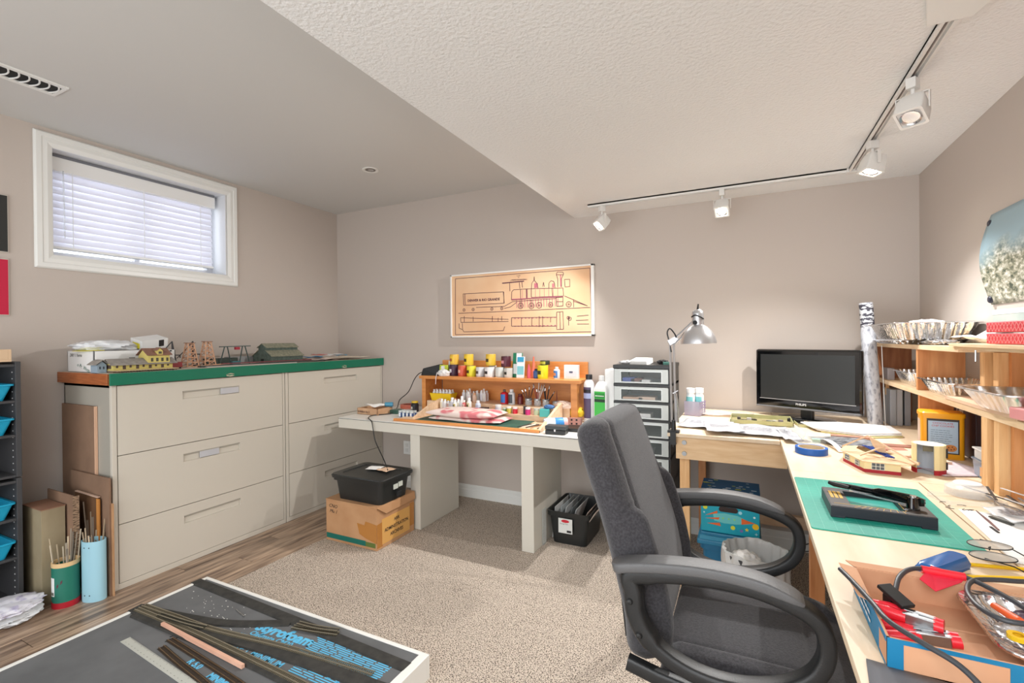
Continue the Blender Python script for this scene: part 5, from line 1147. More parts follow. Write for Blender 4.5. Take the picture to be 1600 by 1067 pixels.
t = thing('bottle_holder','clear purplish holder with two teal-labelled bottles on the corner table','holder',(-.275,3.0,TT),R(-14))
m = MB()
for q in ((-.045,.045,-.05,-.048),(-.045,.045,.048,.05),(-.045,-.043,-.05,.05),(.043,.045,-.05,.05)): m.box(*q,0,.085)
m.box(-.045,.045,-.05,.05,0,.003); m.build('holder_body', mat('lilac_clear',(196,186,206),.2,alpha=.55), t)
for k in range(3): B(.0455,.0465,-.05,.05,.045+.016*k,.05+.016*k).build('slat', plain((150,130,170)), t)
for k,(x,y) in enumerate(((-.018,-.02),(.022,.015))):
    p = WM[t.name] @ Vector((x,y,.005)); bottle(p.x,p.y,p.z,.024,.155,('left','right')[k]+' white bottle with teal label in the clear holder',(232,238,240),(240,240,240),(130,206,210),name='sanitizer_bottle',neck=.8,ch=.18)
def bag(lab,x,y,w_,h_,rz,seed,z=TT+.001,m=None):
    t = sheet('plastic_packet',lab,'packet',(x,y,z),w_,h_,rz,m or mat('clear_white_packet',(206,207,212),.2),.010,seed,n=14)
    scribble(t, WM[t.name]@T(-w_*.35,-h_*.1,.014), w_*.6, h_*.4, 6, plain((104,102,108)),'faint_print',hw=.0028,seed=seed); return t
bag('large white plastic packet at the left of the corner table',-.19,2.66,.24,.26,-.1,51); bag('white plastic packet overlapping the large one, in front of the green tin tray',-.10,2.52,.17,.22,.15,52,TT+.012)
bag('white plastic packet at the front edge of the corner table, right',.06,2.56,.22,.26,-.05,53,TT+.003); bag('thin clear packet hanging near the corner where the tables meet',.17,2.50,.07,.30,.1,54,TT+.006)
sheet('clear_packet','clear wrinkled packet behind the papers near the bottle holder','packet',(-.10,3.05,TT+.001),.28,.14,.1,mat('faint_clear',(226,214,210),.15,alpha=.55),.012,55)
t = thing('tin_tray','olive-green shallow metal tray of small parts below the monitor','tray',(.07,2.87,TT))
TG = mat('olive_tin',(186,184,136),.4,col2=(168,168,120),ns=20)
tr0,tr1,ty_0,ty_1 = -.078,.214,2.77,2.99
for q in ((tr0,tr1,ty_0,ty_0+.003),(tr0,tr1,ty_1-.003,ty_1),(tr0,tr0+.003,ty_0,ty_1),(tr1-.003,tr1,ty_0,ty_1)): B(*q,TT,TT+.024).build('wall', TG, t, world=True)
B(tr0,tr1,ty_0,ty_1,TT,TT+.003).build('floor_plate', plain((150,140,100)), t, world=True)
rr = random.Random(77)
for k in range(9):
    x = tr0+.04+.025*k; obox('small_part',('grey','dark','clear','black','steel','brown','dull','pale','smoky')[k]+' small metal part lying in the olive tin tray','part',x,2.86+rr.uniform(-.04,.05),TT+.003,rr.uniform(.012,.024),rr.uniform(.015,.035),rr.uniform(.008,.02),rr.uniform(0,1),plain(((90,86,84),(50,44,40),(196,190,190),(34,34,34),(160,160,160),(110,80,60),(120,120,110),(200,196,186),(140,130,136))[k],.3),.001)
t = thing('second_tin_tray','dark olive tray corner right of the tin tray of parts','tray',(.30,2.86,TT),.1)
B(-.07,.08,-.06,.06,0,.003).build('floor_plate', plain((70,64,54)), t); B(-.07,.08,-.062,-.059,0,.015).build('wall', TG, t); B(-.07,-.067,-.06,.06,0,.015).build('wall', TG, t)
t = thing('white_card_sheets','stack of large white card sheets lying before the monitor','card',(.48,2.78,TT+.001))
for k,(c,dx_,dy_) in enumerate(((( 214,206,150),.03,-.02),((226,224,222),.015,-.01),((240,240,240),0,0))):
    MB().prism([(.25+dx_,2.86+dy_),(.29+dx_,2.70+dy_),(.46+dx_,2.62+dy_),(.63,2.70+dy_),(.63,2.90+dy_),(.42+dx_,2.93+dy_)],TT+.002+.006*k,TT+.006+.006*k).build('sheet', plain(c,.6), t, world=True)
t = sheet('dark_print_bag','dark grey printed clear bag behind the blue tape','bag',(.385,2.46,TT+.002),.20,.22,.5,mat('dark_bag_print',(70,72,76),.25,col2=(170,172,176),ns=24,stretch=(1,4,1)),.006,61)
for k,(x,y,w_,h_,rz,c) in enumerate(((.52,2.47,.22,.05,0,(150,104,88)),(.50,2.38,.14,.06,.1,(168,120,102)),(.56,2.30,.10,.09,.3,(222,184,162)),(.42,2.58,.15,.035,-.05,(176,130,110)),(.60,2.22,.08,.10,.2,(232,200,178)))):
    obox('wood_sheet',('long brown','mid brown','pinkish','narrow tan','pale')[k]+' thin craft wood piece behind the model houses','craft wood',x,y,TT+.0005,w_,h_,.004+.002*k,rz,plain(c,.7),.0005)
t = thing('blue_tape_roll','roll of bright blue masking tape lying on the table corner','tape',(.228,2.193,TT))
MB().lathe([(.046,0),(.056,0),(.056,.024),(.046,.024)],n=48,cap=False).build('tape', plain((22,92,178),.45), t, smooth=30); MB().lathe([(.0425,0),(.046,0),(.046,.024),(.0425,.024)],n=48,cap=False).build('core', plain((206,190,160)), t, smooth=30)
t = thing('tape_dispenser','clear plastic tape dispensers jumbled behind the blue tape','dispenser',(.235,2.40,TT))
MB().lathe([(.03,-.01),(.03,.01),(.024,.01),(.024,-.01)],n=30,cap=False).xf(T(-.03,.06,.031)@Matrix.Rotation(PI/2,4,'X')).build('wheel', CLEARP, t, smooth=30)
B(-.01,.07,0,.05,.0,.018).build('box_part', CLEARP, t, bevel=.002); B(.02,.05,.01,.04,.002,.014).build('green_inner', plain((150,190,170)), t)
bag('crumpled clear bag between packet and blue tape',.225,2.34,.09,.13,.4,66,TT+.002,CLEARP)
t = thing('white_strip','white paper strip curving beside the dark printed bag','paper',(.30,2.36,TT))
MB().loft([[Vector((.275+.05*f,2.46-.22*f,TT+.004+.02*math.sin(PI*f))),Vector((.295+.05*f,2.465-.22*f,TT+.004+.02*math.sin(PI*f)))] for f in [i/10 for i in range(11)]],closed=False).build('strip', WPAPER, t, solid=.0006, world=True)

# cutting mat and paper trimmer
t = thing('teal_cutting_mat','bright teal-green self-healing cutting mat on the long table','cutting mat',(.295,1.56,TT))
TM = mat('teal_mat',(20,150,130),.5,col2=(44,172,150),ns=7)
MB().loft([rrect(.296,1.560,.158,.230,.008,TT),rrect(.296,1.560,.158,.230,.008,TT+.003)]).build('mat', TM, t, world=True)
m = MB()
for i in range(1,12): m.box(.14+.0254*i,.1404+.0254*i,1.335,1.785,TT+.003,TT+.0032)
for i in range(1,18): m.box(.145,.449,1.332+.0254*i,1.3324+.0254*i,TT+.003,TT+.0032)
m.build('grid_lines', plain((120,206,190)), t, world=True, kind='stuff')
t = thing('paper_trimmer','black metal paper trimmer with blade arm on the teal mat','paper cutter',(.30,1.52,TT+.003))
zb = TT+.003; zt2 = TT+.032
KB = [(.198,1.435),(.186,1.502),(.196,1.60),(.372,1.60),(.402,1.425)]
base = [(.199,1.437),(.185,1.60),(.385,1.585),(.404,1.424)]
m = MB(); x0,x1,y0,y1 = .190,.400,1.428,1.595
TB = mat('trimmer_black',(38,38,48),.45); TOPM = mat('trimmer_top',(62,54,48),.5)
m.box(x0,x1,y0,y0+.02,zb+.004,zt2); m.box(x0,x1,y1-.02,y1,zb+.004,zt2); m.box(x0,x0+.045,y0+.02,y1-.02,zb+.004,zt2); m.box(x1-.055,x1,y0+.02,y1-.02,zb+.004,zt2)
m.box(x0,x0+.03,y0,y1,zb,zb+.005); m.box(x1-.03,x1,y0,y1,zb,zb+.005)
m.build('frame', TB, t, bevel=.001, world=True)
m = MB(); m.box(x0+.002,x0+.045,y0+.002,y1-.002,zt2,zt2+.001); m.box(x1-.055,x1-.002,y0+.002,y1-.002,zt2,zt2+.001); m.box(x0+.045,x1-.055,y0+.002,y0+.022,zt2,zt2+.001)
m.build('top_plate', TOPM, t, world=True)
B(x0+.045,x1-.055,y0+.022,y1-.02,zb+.012,zb+.016).build('clear_bed', mat('teal_bed',(84,190,176),.15), t, world=True)
m = MB(); GOLD = plain((226,180,80),.4); zz = zt2+.0012
for i in range(3): m.box(x0+.010+.010*i,x0+.017+.010*i,y0+.07,y0+.13,zz,zz+.0004)
m.k=0
for i in range(8): m.bar((x0+.065+.012*i,y0+.019,zz),(x0+.050+.0145*i,y0+.004,zz),.0012,.0004)
m.box(x0+.01,x1-.07,y0+.0225,y0+.0235,zz,zz+.0004); m.box(x1-.056,x1-.0545,y0+.02,y1-.03,zz,zz+.0004)
m.build('gold_markings', GOLD, t, world=True, kind='stuff')
m = MB(); m.tube([(.345,1.445,TT+.044),(.352,1.50,TT+.046),(.345,1.555,TT+.048)],.001,6) if False else None
m = MB(); A0=Vector((.368,1.482,TT+.052)); A1=Vector((.305,1.526,TT+.050)); A2=Vector((.216,1.560,TT+.052))
m.loft([[p+Vector((0,0,-h)),p+Vector((.004,.006,-h)),p+Vector((.004,.006,h)),p+Vector((0,0,h))] for p,h in ((A0+Vector((.018,-.012,0)),.008),(A0,.013),(A1,.012),(A1+Vector((-.01,.007,0)),.007),(A2,.006),(A2+Vector((-.01,.007,0)),.005))]).build('blade_arm', BLKG, t, bevel=.001, world=True)
MB().bar(A0+Vector((-.002,-.003,-.012)),A2+Vector((.03,-.025,-.006)),.0012,.004).build('steel_blade', CHROME, t, world=True)
MB().tube([tuple(A2+Vector((.03,-.02,0))),tuple(A2),tuple(A2+Vector((-.012,.008,.002)))],[.005,.0065,.005],10).build('handle', BLK, t, smooth=True, world=True)
MB().cyl((.366,1.478,TT+.033),(.366,1.478,TT+.062),.014,.011,20).build('pivot', BLKG, t, smooth=30, world=True)
MB().cyl((.366,1.478,TT+.062),(.366,1.478,TT+.066),.007).build('pivot_nut', CHROME, t, smooth=30, world=True)
MB().bar((.366,1.478,TT+.034),(.345,1.452,TT+.034),.008,.004).build('hinge_bracket', CHROME, t, world=True)
# model houses
CRM = mat('cream_model_wall',(240,226,176),.6); RED = plain((176,36,50),.6); ROOFB = mat('bare_model_roof',(224,184,144),.7,col2=(234,198,160),ns=40)
t = thing('model_house','cream model house with red base and half-finished rafters','model building',(.40,2.05,TT))
fp = [(.320,2.100),(.357,1.962),(.452,1.956),(.475,2.10),(.43,2.20),(.345,2.19)]
def ring(m, poly, z0, z1, th=.003, out=0):
    for a,b in zip(poly, poly[1:]+poly[:1]): m.bar((a[0],a[1],(z0+z1)/2),(b[0],b[1],(z0+z1)/2),th,z1-z0)
m = MB(); ring(m,fp,TT+.010,TT+.036); m.build('walls', CRM, t, world=True)
m = MB(); ring(m,fp,TT,TT+.011,.0045); m.build('red_base', RED, t, world=True)
def winp(p, q, f0, f1, z0, z1, nm='window', n=3):
    p=Vector((*p,0)); q=Vector((*q,0)); d=(q-p); nrm=Vector((d.y,-d.x,0)).normalized()*.0022; a=p+d*f0+nrm; b_=p+d*f1+nrm
    f = MB().bar((a.x,a.y,(z0+z1)/2+TT),(b_.x,b_.y,(z0+z1)/2+TT),.002,z1-z0).build(nm, plain((90,96,104),.2), t, world=True); WM[f.name]=WM[t.name]
    m = MB(); nr2 = nrm*.6
    for i in range(n+1):
        c=a.lerp(b_,i/n)+nr2; m.bar((c.x,c.y,z0+TT),(c.x,c.y,z1+TT),.0014,.0012,up=(0,1,0))
    for z in (z0,(z0+z1)/2,z1): m.bar((a.x+nr2.x,a.y+nr2.y,z+TT),(b_.x+nr2.x,b_.y+nr2.y,z+TT),.0012,.0014)
    m.build('muntins', plain((232,232,222)), f, world=True)
winp(fp[1],fp[2],.20,.56,.012,.034); winp(fp[0],fp[1],.12,.32,.014,.032,n=2); winp(fp[0],fp[1],.62,.80,.012,.030,n=1)
cx_,cy_ = .40,2.075; ev=[(.310,2.112),(.350,1.950),(.470,1.942),(.515,2.00),(.478,2.12),(.43,2.215),(.338,2.205)]
m = MB(); inn=[(cx_+(x-cx_)*.48,cy_+(y-cy_)*.48) for x,y in ev]
m.loft([[Vector((x,y,TT+.036)) for x,y in ev],[Vector((x,y,TT+.052)) for x,y in inn],[Vector((x,y,TT+.053)) for x,y in inn],[Vector((x,y,TT+.038)) for x,y in ev]],cap=False,ring=True); m.build('roof_skirt', ROOFB, t, world=True)
top_ = Vector((.379,2.03,TT+.111))
for e_ in ((.316,2.10,TT+.055),(.500,1.955,TT+.040)): MB().bar(tuple(top_),e_,.0045,.0045).build('rafter', LTW, t, world=True)
MB().bar((.347,1.975,TT+.052),(.425,2.01,TT+.085),.0045,.0045).build('rafter', LTW, t, world=True)
MB().add([(.385,2.04,TT+.105),(.425,2.02,TT+.080),(.430,2.02,TT+.048),(.415,2.03,TT+.046),(.395,2.04,TT+.078)],[(0,1,2,3,4)]).build('gable_board', LTW, t, solid=.002, world=True)
for k in range(4): MB().bar((.375+.008*k,2.09-.006*k,TT+.066),(.425+.006*k,1.995-.002*k,TT+.050),.006,.0025).build('blue_roof_strip', plain((24,60,140),.4), t, world=True)
t = thing('open_model_shed','small cream curved-back model with open front beside the model house','model building',(.55,2.04,TT))
c_ = Vector((.548,2.045,0)); P_=[]
for i in range(15):
    a = R(-62)+R(-256)*i/14*-1; P_.append((c_.x+.042*math.cos(a), c_.y+.042*math.sin(a)))
op = R(-118); W_=[]
for i in range(17):
    a = op-R(32)-R(296)*i/16; W_.append((c_.x+.043*math.cos(a), c_.y+.043*math.sin(a)))
m = MB()
for a,b in zip(W_,W_[1:]): m.bar((a[0],a[1],TT+.055),(b[0],b[1],TT+.055),.003,.082)
m.build('walls', CRM, t, world=True)
m = MB()
for a,b in zip(W_,W_[1:]): m.bar((a[0],a[1],TT+.008),(b[0],b[1],TT+.008),.0042,.016)
m.build('red_base', RED, t, world=True)
MB().lathe([(0,.0),(.040,.0),(.040,.0015),(0,.0015)],(c_.x,c_.y,TT+.095),n=30).build('white_top', WHITE, t, world=True)
m = MB()
for a,b in zip(W_[1:-1],W_[2:]): m.bar((c_.x+(a[0]-c_.x)*.95,c_.y+(a[1]-c_.y)*.95,TT+.049),(c_.x+(b[0]-c_.x)*.95,c_.y+(b[1]-c_.y)*.95,TT+.049),.001,.09)
m.build('pale_inside', plain((206,210,216)), t, world=True)
MB().lathe([(0,.001),(.038,.001)],(c_.x,c_.y,TT),n=30,cap=False).build('white_floor', WHITE, t, world=True)
m = MB()
for z0,z1 in ((.055,.085),(.018,.04)): m.box(.585,.5915,2.022,2.034,TT+z0,TT+z1)
m.build('window_slot', INK, t, world=True, kind='stuff')
B(.530,.556,2.03,2.034,TT+.072,TT+.088).build('inner_window', plain((120,112,90)), t, world=True)
# cookie tin
t = thing('cookie_tin','tall orange-yellow biscuit tin with blue recipe label under the shelf','tin',(.66,2.33,TT),R(-8))
OR = mat('tin_orange',(240,168,22),.3)
MB().loft([rrect(0,0,.062,.045,.012,z) for z in (0,.155)]).build('tin_body', OR, t, smooth=30)
MB().loft([rrect(0,0,.065,.048,.013,z) for z in (.155,.168)]+[rrect(0,0,.060,.043,.012,.172)]).build('lid', OR, t, smooth=30)
B(-.045,.046,-.0462,-.0452,.02,.148).build('label_border', plain((60,50,44)), t); B(-.041,.042,-.0468,-.0462,.024,.140).build('label', plain((170,194,214)), t)
text('lettering','CHOCOLATE\nCHIP COOKIES',.0095,plain((190,40,50)),t,WM[t.name]@frame((0,-.0472,.129),(1,0,0),(0,0,1)),align='CENTER')
scribble(t, WM[t.name]@frame((-.034,-.0470,.055),(1,0,0),(0,0,1)),.06,.055,7,plain((90,104,120)),'recipe_lines',hw=.0007,seed=2)
MB().lathe([(0,0),(.017,0)],n=22,cap=False).xf(T(.022,-.0472,.042)@Matrix.Rotation(PI/2,4,'X')@Matrix.Diagonal((1,.75,1,1))).build('cookie_picture', plain((200,130,60)), t)
m = MB()
for dx_,dz_ in ((-.006,.003),(.004,.005),(.001,-.005),(.009,-.002),(-.009,-.004)): m.box(.022+dx_-.0018,.022+dx_+.0018,-.0478,-.0473,.042+dz_-.0016,.042+dz_+.0016)
m.build('cookie_chips', plain((60,20,24)), t, kind='stuff')
MB().lathe([(0,0),(.010,0)],n=20,cap=False).xf(T(-.018,-.0474,.022)@Matrix.Rotation(PI/2,4,'X')).build('round_seal', plain((206,216,214)), t)
MB().box(-.0628,-.062,-.03,.03,.02,.14).build('side_label', plain((206,180,160)), t)
# dark books/boxes and tub behind
DB = mat('dark_plum_card',(48,38,46),.5)
for k,(y0,y1,s_) in enumerate(((2.28,2.485,'Det'),(2.10,2.275,'t'),(1.93,2.095,'c'))):
    t = thing('dark_box',('farthest','middle','nearest')[k]+' dark plum box with white letters in the bay under the shelf','box',(.79,(y0+y1)/2,TT))
    B(.745,.84,y0,y1,TT,1.035).build('box_body', DB, t, bevel=.001, world=True)
    text('lettering',s_,.045,WHITE,t,frame((.7442,y1-.03 if k==0 else (y0+y1)/2+.02,.985-.03*k),(0,-1,0),(0,0,1)))
t = thing('grey_metal_strip','upright grey-brown metal strip in front of the dark boxes','strip',(.72,2.13,TT)); B(.715,.732,2.10,2.125,TT,1.04).build('strip', plain((140,130,116),.4), t, world=True)
t = thing('parts_tub','small clear-blue plastic tub beneath a white lidded tub beside the post','tub',(.69,2.03,TT))
MB().loft([rrect(.693,2.02,.026+d,.055+d,.008,z) for z,d in ((TT,-.004),(TT+.052,0),(TT+.054,.003),(TT+.058,.003))]).build('tub_body', mat('smoky_blue',(140,156,172),.2,alpha=.8), t, smooth=30, world=True)
B(.664,.6655,1.985,2.005,TT+.012,TT+.04).build('orange_label', plain((226,170,110)), t, world=True)
t = thing('white_lidded_tub','small white lidded tub on top of the clear-blue tub','tub',(.69,2.03,TT+.059))
MB().loft([rrect(.695,2.025,.024,.048,.008,z) for z in (TT+.059,TT+.086)]).build('tub_body', plain((206,204,200)), t, smooth=30, world=True)
B(.668,.722,1.972,2.078,TT+.086,TT+.092).build('lid', WHITE, t, bevel=.002, world=True)
sheet('drawing_sheet','pale pinkish plan sheet lying beneath the biscuit tin','paper',(.62,2.12,TT+.0005),.18,.2,.4,mat('plan_sheet',(228,206,204),.6,col2=(190,180,190),ns=60,stretch=(1,6,1)),.003,71)
# clear lids, scraps and tools at the right
t = thing('clear_bowl','upturned clear plastic bowl with white base near the shelf posts','bowl',(.57,1.80,TT+.001))
MB().lathe([(.052,0),(.050,.02),(.034,.030),(.0,.031)],n=40,cap=False).build('bowl', mat('milky_clear',(244,246,248),.15,alpha=.5), t, smooth=True)
MB().lathe([(.033,.0305),(.030,.034),(.0,.034)],n=40,cap=False).build('white_base', WHITE, t, smooth=True)
t = thing('clear_tray_lid','flat clear plastic lid lying before the upturned bowl','lid',(.545,1.73,TT+.001),.3)
m = MB().loft([rrect(0,0,.075,.045,.012,0),rrect(0,0,.073,.043,.012,.010),rrect(0,0,.070,.040,.012,.010)],cap=False); m.build('lid', CLEARP, t, smooth=30)
for k in range(11):
    a = rr.uniform(-.5,.5); x = .62+rr.uniform(-.03,.05); y = 1.69+rr.uniform(-.05,.06)
    t = thing('plastic_strip',('black','white','grey')[k%3]+' thin styrene strip in the loose heap below the shelf side','strip',(x,y,TT+.001+.003*k),a,'loose styrene strips')
    MB().box(-.003,.003,-.07,.07,0,.0015).build('strip', plain(((34,34,36),(226,226,228),(130,130,134))[k%3],.3), t)
bag('crumpled clear plastic heap near the right frame edge',.62,1.60,.13,.11,.2,81,TT+.002,mat('soft_clear',(238,240,242),.2,alpha=.7))
sheet('white_paper','large white paper sheet at the right edge of the long table','paper',(.60,1.46,TT+.0005),.22,.34,-.05,WPAPER,.001,82)
t = thing('craft_knife','slim brown-handled craft knife lying on the table','knife',(.535,1.56,TT+.001)); MB().tube([(.533,1.633,TT+.004),(.530,1.55,TT+.004),(.527,1.493,TT+.003)],[.001,.0026,.002],8).build('handle', plain((110,60,56),.4), t, smooth=True, world=True)
t = thing('steel_file','flat dark steel file lying on the white paper','file',(.56,1.56,TT+.003)); MB().bar((.545,1.590,TT+.005),(.570,1.543,TT+.005),.008,.003).build('file', plain((60,62,58),.4), t, world=True)
t = thing('short_blade','short dark blade piece beside the craft knife','blade',(.52,1.49,TT+.001)); MB().bar((.519,1.511,TT+.003),(.520,1.474,TT+.003),.005,.002).build('blade', INK, t, world=True)
for k in range(7):
    t = thing('wire_clip','tiny black bent wire clip scattered near the table seam','wire clip',(.50+rr.uniform(-.02,.03),1.66+rr.uniform(-.03,.03),TT+.001),rr.uniform(0,3),'tiny wire clips near the table seam')
    MB().tube([(-.010,0,.001),(0,.003,.001),(.008,-.003,.001)],.0008,5).build('wire', BLKM, t)
t = thing('spectacles','thin-rimmed spectacles resting at the corner of the teal mat','glasses',(.441,1.290,TT+.003),R(-15))
for cx__,cy__ in ((.0,.036),(.0,-.034)):
    pts_ = [(cx__+.034*math.cos(2*PI*i/28)*(1+.08*math.cos(2*PI*i/28)), cy__+.026*math.sin(2*PI*i/28), .018+.003*math.cos(2*PI*i/28)) for i in range(28)]
    MB().tube(pts_,.0011,6,closed=True).build('rim', BLKM, t)
    MB().loft([[Vector((p[0],p[1],p[2]-.0006)) for p in pts_],[Vector((p[0],p[1],p[2]+.0006)) for p in pts_]]).build('lens', mat('lens_grey',(200,198,192),.05,alpha=.5), t)
MB().tube([(.0,.012,.02),(.002,.006,.024),(.0,-.003,.02)],.0012,6).build('bridge', BLKM, t)
for s_,y in ((1,.062),(-1,-.053)): MB().tube([(-.01,y,.018),(.03,y*1.02,.014),(.055,y*.98,.002)],.0012,6).build('temple', BLKM, t)
t = thing('blue_stapler','glossy blue stapler-like tool lying beside the teal mat','stapler',(.335,1.178,TT),R(-40))
MB().loft([rrect(0,0,.017,.064,.008,0),rrect(0,0,.020,.066,.010,.016),rrect(0,.004,.014,.058,.010,.030)]).build('body', plain((16,96,168),.18), t, smooth=50)
B(-.012,.012,-.069,-.05,.005,.017).build('dark_mouth', plain((10,40,70)), t, bevel=.002); B(.019,.0225,-.04,.05,.003,.010).build('steel_edge', CHROME, t)
for k,(a,b,z) in enumerate((((.34,1.165),(.52,1.236),TT+.004),((.395,1.245),(.52,1.272),TT+.003))):
    t = thing('yellow_pencil',('near','far')[k]+' yellow pencil lying by the spectacles','pencil',(a[0],a[1],TT)); MB().tube([(a[0],a[1],z),(b[0],b[1],z)],.0036,6).build('barrel', plain((240,196,30),.4), t, world=True)

# ------------------------------------------------------------ open carton with clamps (near right)
t = thing('blue_printed_carton','shallow open cardboard carton with blue printed sides, near right corner of the frame','box',(.33,.925,TT))
kx0,kx1,ky0,ky1,kz = .172,.50,.812,1.035,TT+.044
BLU = mat('carton_blue',(6,116,160),.6); INN = mat('carton_inside',(206,152,116),.85,col2=(220,170,134),ns=8)
B(kx0,kx1,ky0,ky1,TT,TT+.003).build('bottom', INN, t, world=True)
for nm,q in (('left_side',(kx0,kx0+.003,ky0,ky1)),('near_side',(kx0,kx1,ky0,ky0+.003)),('far_side',(kx0,kx1,ky1-.003,ky1)),('right_side',(kx1-.003,kx1,ky0,ky1))): B(*q,TT,kz).build(nm, INN, t, world=True)
m = MB(); m.box(kx0-.0008,kx0,ky0+.045,ky1,TT+.002,kz); m.box(kx0-.0008,kx0,ky0+.004,ky0+.045,TT+.036,kz); m.box(kx0-.0008,kx0,ky0+.004,ky0+.045,TT+.0015,TT+.004)
m.box(kx0,kx0+.018,ky0-.0008,ky0,TT+.001,kz); m.box(kx0+.018,kx1,ky0-.0008,ky0,TT+.038,kz); m.box(kx0+.125,kx1,ky0-.0008,ky0,TT+.001,TT+.038)
m.build('blue_print', BLU, t, world=True)
B(kx0-.0014,kx0-.0008,ky1-.032,ky1-.01,TT+.018,TT+.034).build('red_patch', plain((214,70,60)), t, world=True)
scribble(t, frame((kx0-.0016,ky1-.045,TT+.012),(0,-1,0),(0,0,1)),.10,.022,2,plain((206,214,220)),'faded_lettering',hw=.0022,seed=9)
MB().add([(kx0-.022,ky1+.006,kz),(kx0+.002,ky1-.004,kz),(kx0-.002,ky0+.10,kz),(kx0-.012,ky0+.12,kz-.004)],[(0,1,2,3)]).build('torn_flap', INN, t, solid=.0015, world=True)
MB().add([(kx0,ky1,kz),(kx1,ky1,kz),(kx1,ky1+.022,kz+.004),(kx0-.01,ky1+.018,kz+.002)],[(0,1,2,3)]).build('far_flap', INN, t, solid=.0015, world=True)
RP = plain((232,40,56),.3)
def clamp(label, a, b, open_=.0, wdt=.016):
    a=Vector(a); b=Vector(b); t = thing('spring_clamp',label,'clamp',tuple(a)); d=(b-a).normalized(); n=Vector((-d.y,d.x,0)); L_n=(b-a).length
    for s in (-1,1):
        MB().tube([tuple(a+n*s*(.004+open_)),tuple(a+d*L_n*.25+n*s*(.007+open_*.6)),tuple(a+d*L_n*.5+n*s*.007)],[.0075,.0095,.0080],12).build('red_grip', RP, t, smooth=True, world=True)
        MB().bar(tuple(a+d*L_n*.45+n*s*.007),tuple(a+d*L_n*.9+n*s*(.006)),.0085,.016).build('steel_arm', STEEL, t, bevel=.001, world=True)
        MB().tube([tuple(a+d*L_n*.87+n*s*.006),tuple(b+n*s*.005)],[.0085,.0085],12).build('red_tip', RP, t, smooth=True, world=True)
    MB().cyl(tuple(a+d*L_n*.6-Vector((0,0,.007))),tuple(a+d*L_n*.6+Vector((0,0,.007))),.006).build('spring', STEEL, t, world=True); return t
clamp('red and steel spring clamp lying closed, farthest in the carton',(.178,.930,TT+.030),(.258,.902,TT+.030))
clamp('red and steel spring clamp standing open, nearest in the carton',(.180,.893,TT+.012),(.272,.888,TT+.022),.012)
t = thing('black_clip','black plastic clamp pad standing in the carton by the cable','clip',(.205,.945,TT+.02),R(35))
B(-.010,.010,-.014,.014,0,.006).build('pad', BLK, t, bevel=.001); B(-.008,.008,-.008,.008,.006,.026).build('stem', BLK, t, bevel=.003); MB().box(-.012,.012,-.022,.022,.026,.032).xf(Matrix.Rotation(.3,4,'X')).build('upper_pad', BLK, t, bevel=.001)
t = thing('red_tape_flag','red tape flag wrapped round the dark cable over the carton','tape',(.29,1.03,TT+.05))
MB().add([(.258,1.010,TT+.052),(.285,1.055,TT+.060),(.330,1.047,TT+.056),(.318,1.030,TT+.050),(.275,.995,TT+.042)],[(0,1,2,3,4)]).build('flag', plain((226,44,70),.25), t, solid=.001, world=True)
MB().tube([(.268,1.038,TT+.058),(.325,1.040,TT+.056)],.0065,12).build('wrap', RP, t, smooth=True, world=True)
CBL = mat('dark_grey_cable',(60,62,66),.4)
for nm,lab,pts_ in (('cable','dark cable draped over the carton\'s left edge towards the viewer',[(.146,1.0,kz+.006),(.158,.955,kz+.006),(.172,.895,kz+.005),(.182,.845,kz+.006),(.210,.803,kz+.006),(.24,.775,kz),(.265,.735,kz-.02),(.29,.66,TT+.01),(.36,.55,TT+.006)]),
      ('cable','dark cable arching through the red tape flag over the carton',[(.213,.955,TT+.045),(.228,.995,TT+.056),(.255,1.034,TT+.058),(.292,1.045,TT+.058),(.325,1.040,TT+.056),(.354,1.003,TT+.054),(.38,.95,TT+.05),(.42,.86,TT+.05),(.5,.75,TT+.03)]),
      ('cable','looped dark cable over the foil dish at the right frame edge',[(.46,1.10,TT+.05),(.402,1.060,TT+.056),(.369,1.050,TT+.056),(.332,1.030,TT+.056),(.311,.985,TT+.055),(.309,.935,TT+.055),(.326,.908,TT+.055),(.36,.91,TT+.055),(.45,.93,TT+.05)])):
    tag(MB().tube(curve(pts_,60),.0038,10).build(nm, CBL, smooth=True), lab, 'cable')
pan('foil_dish','shiny foil dish of orange and yellow bits inside the carton',.385,.93,TT+.014,.072,.085,.028,.02,nf=26)
MB_ = MB().tube([(.338,.975,TT+.045),(.352,.935,TT+.045)],[.005,.0065],10); tag(MB_.build('orange_handle', plain((238,100,50),.3), smooth=True), 'orange plastic tool handle lying in the foil dish', 'tool')
t = thing('yellow_ring','yellow plastic ring-shaped piece lying in the foil dish','ring',(.342,.912,TT+.03)); MB().lathe([(.006,0),(.012,0),(.012,.006),(.006,.006)],n=20,cap=False).build('ring', plain((246,200,30),.3), t, smooth=True)
crumple('dark_mesh','small dark purple mesh bundle at the far side of the foil dish','mesh',(.375,.965,TT+.03),(.022,.018,.010),plain((90,70,84)),91,.6)
sheet('grey_pad','dark grey felt pad at the bottom edge of the frame before the carton','pad',(.215,.735,TT+.001),.15,.15,-.12,mat('grey_felt',(110,110,114),.9),.001,93,th=.003)

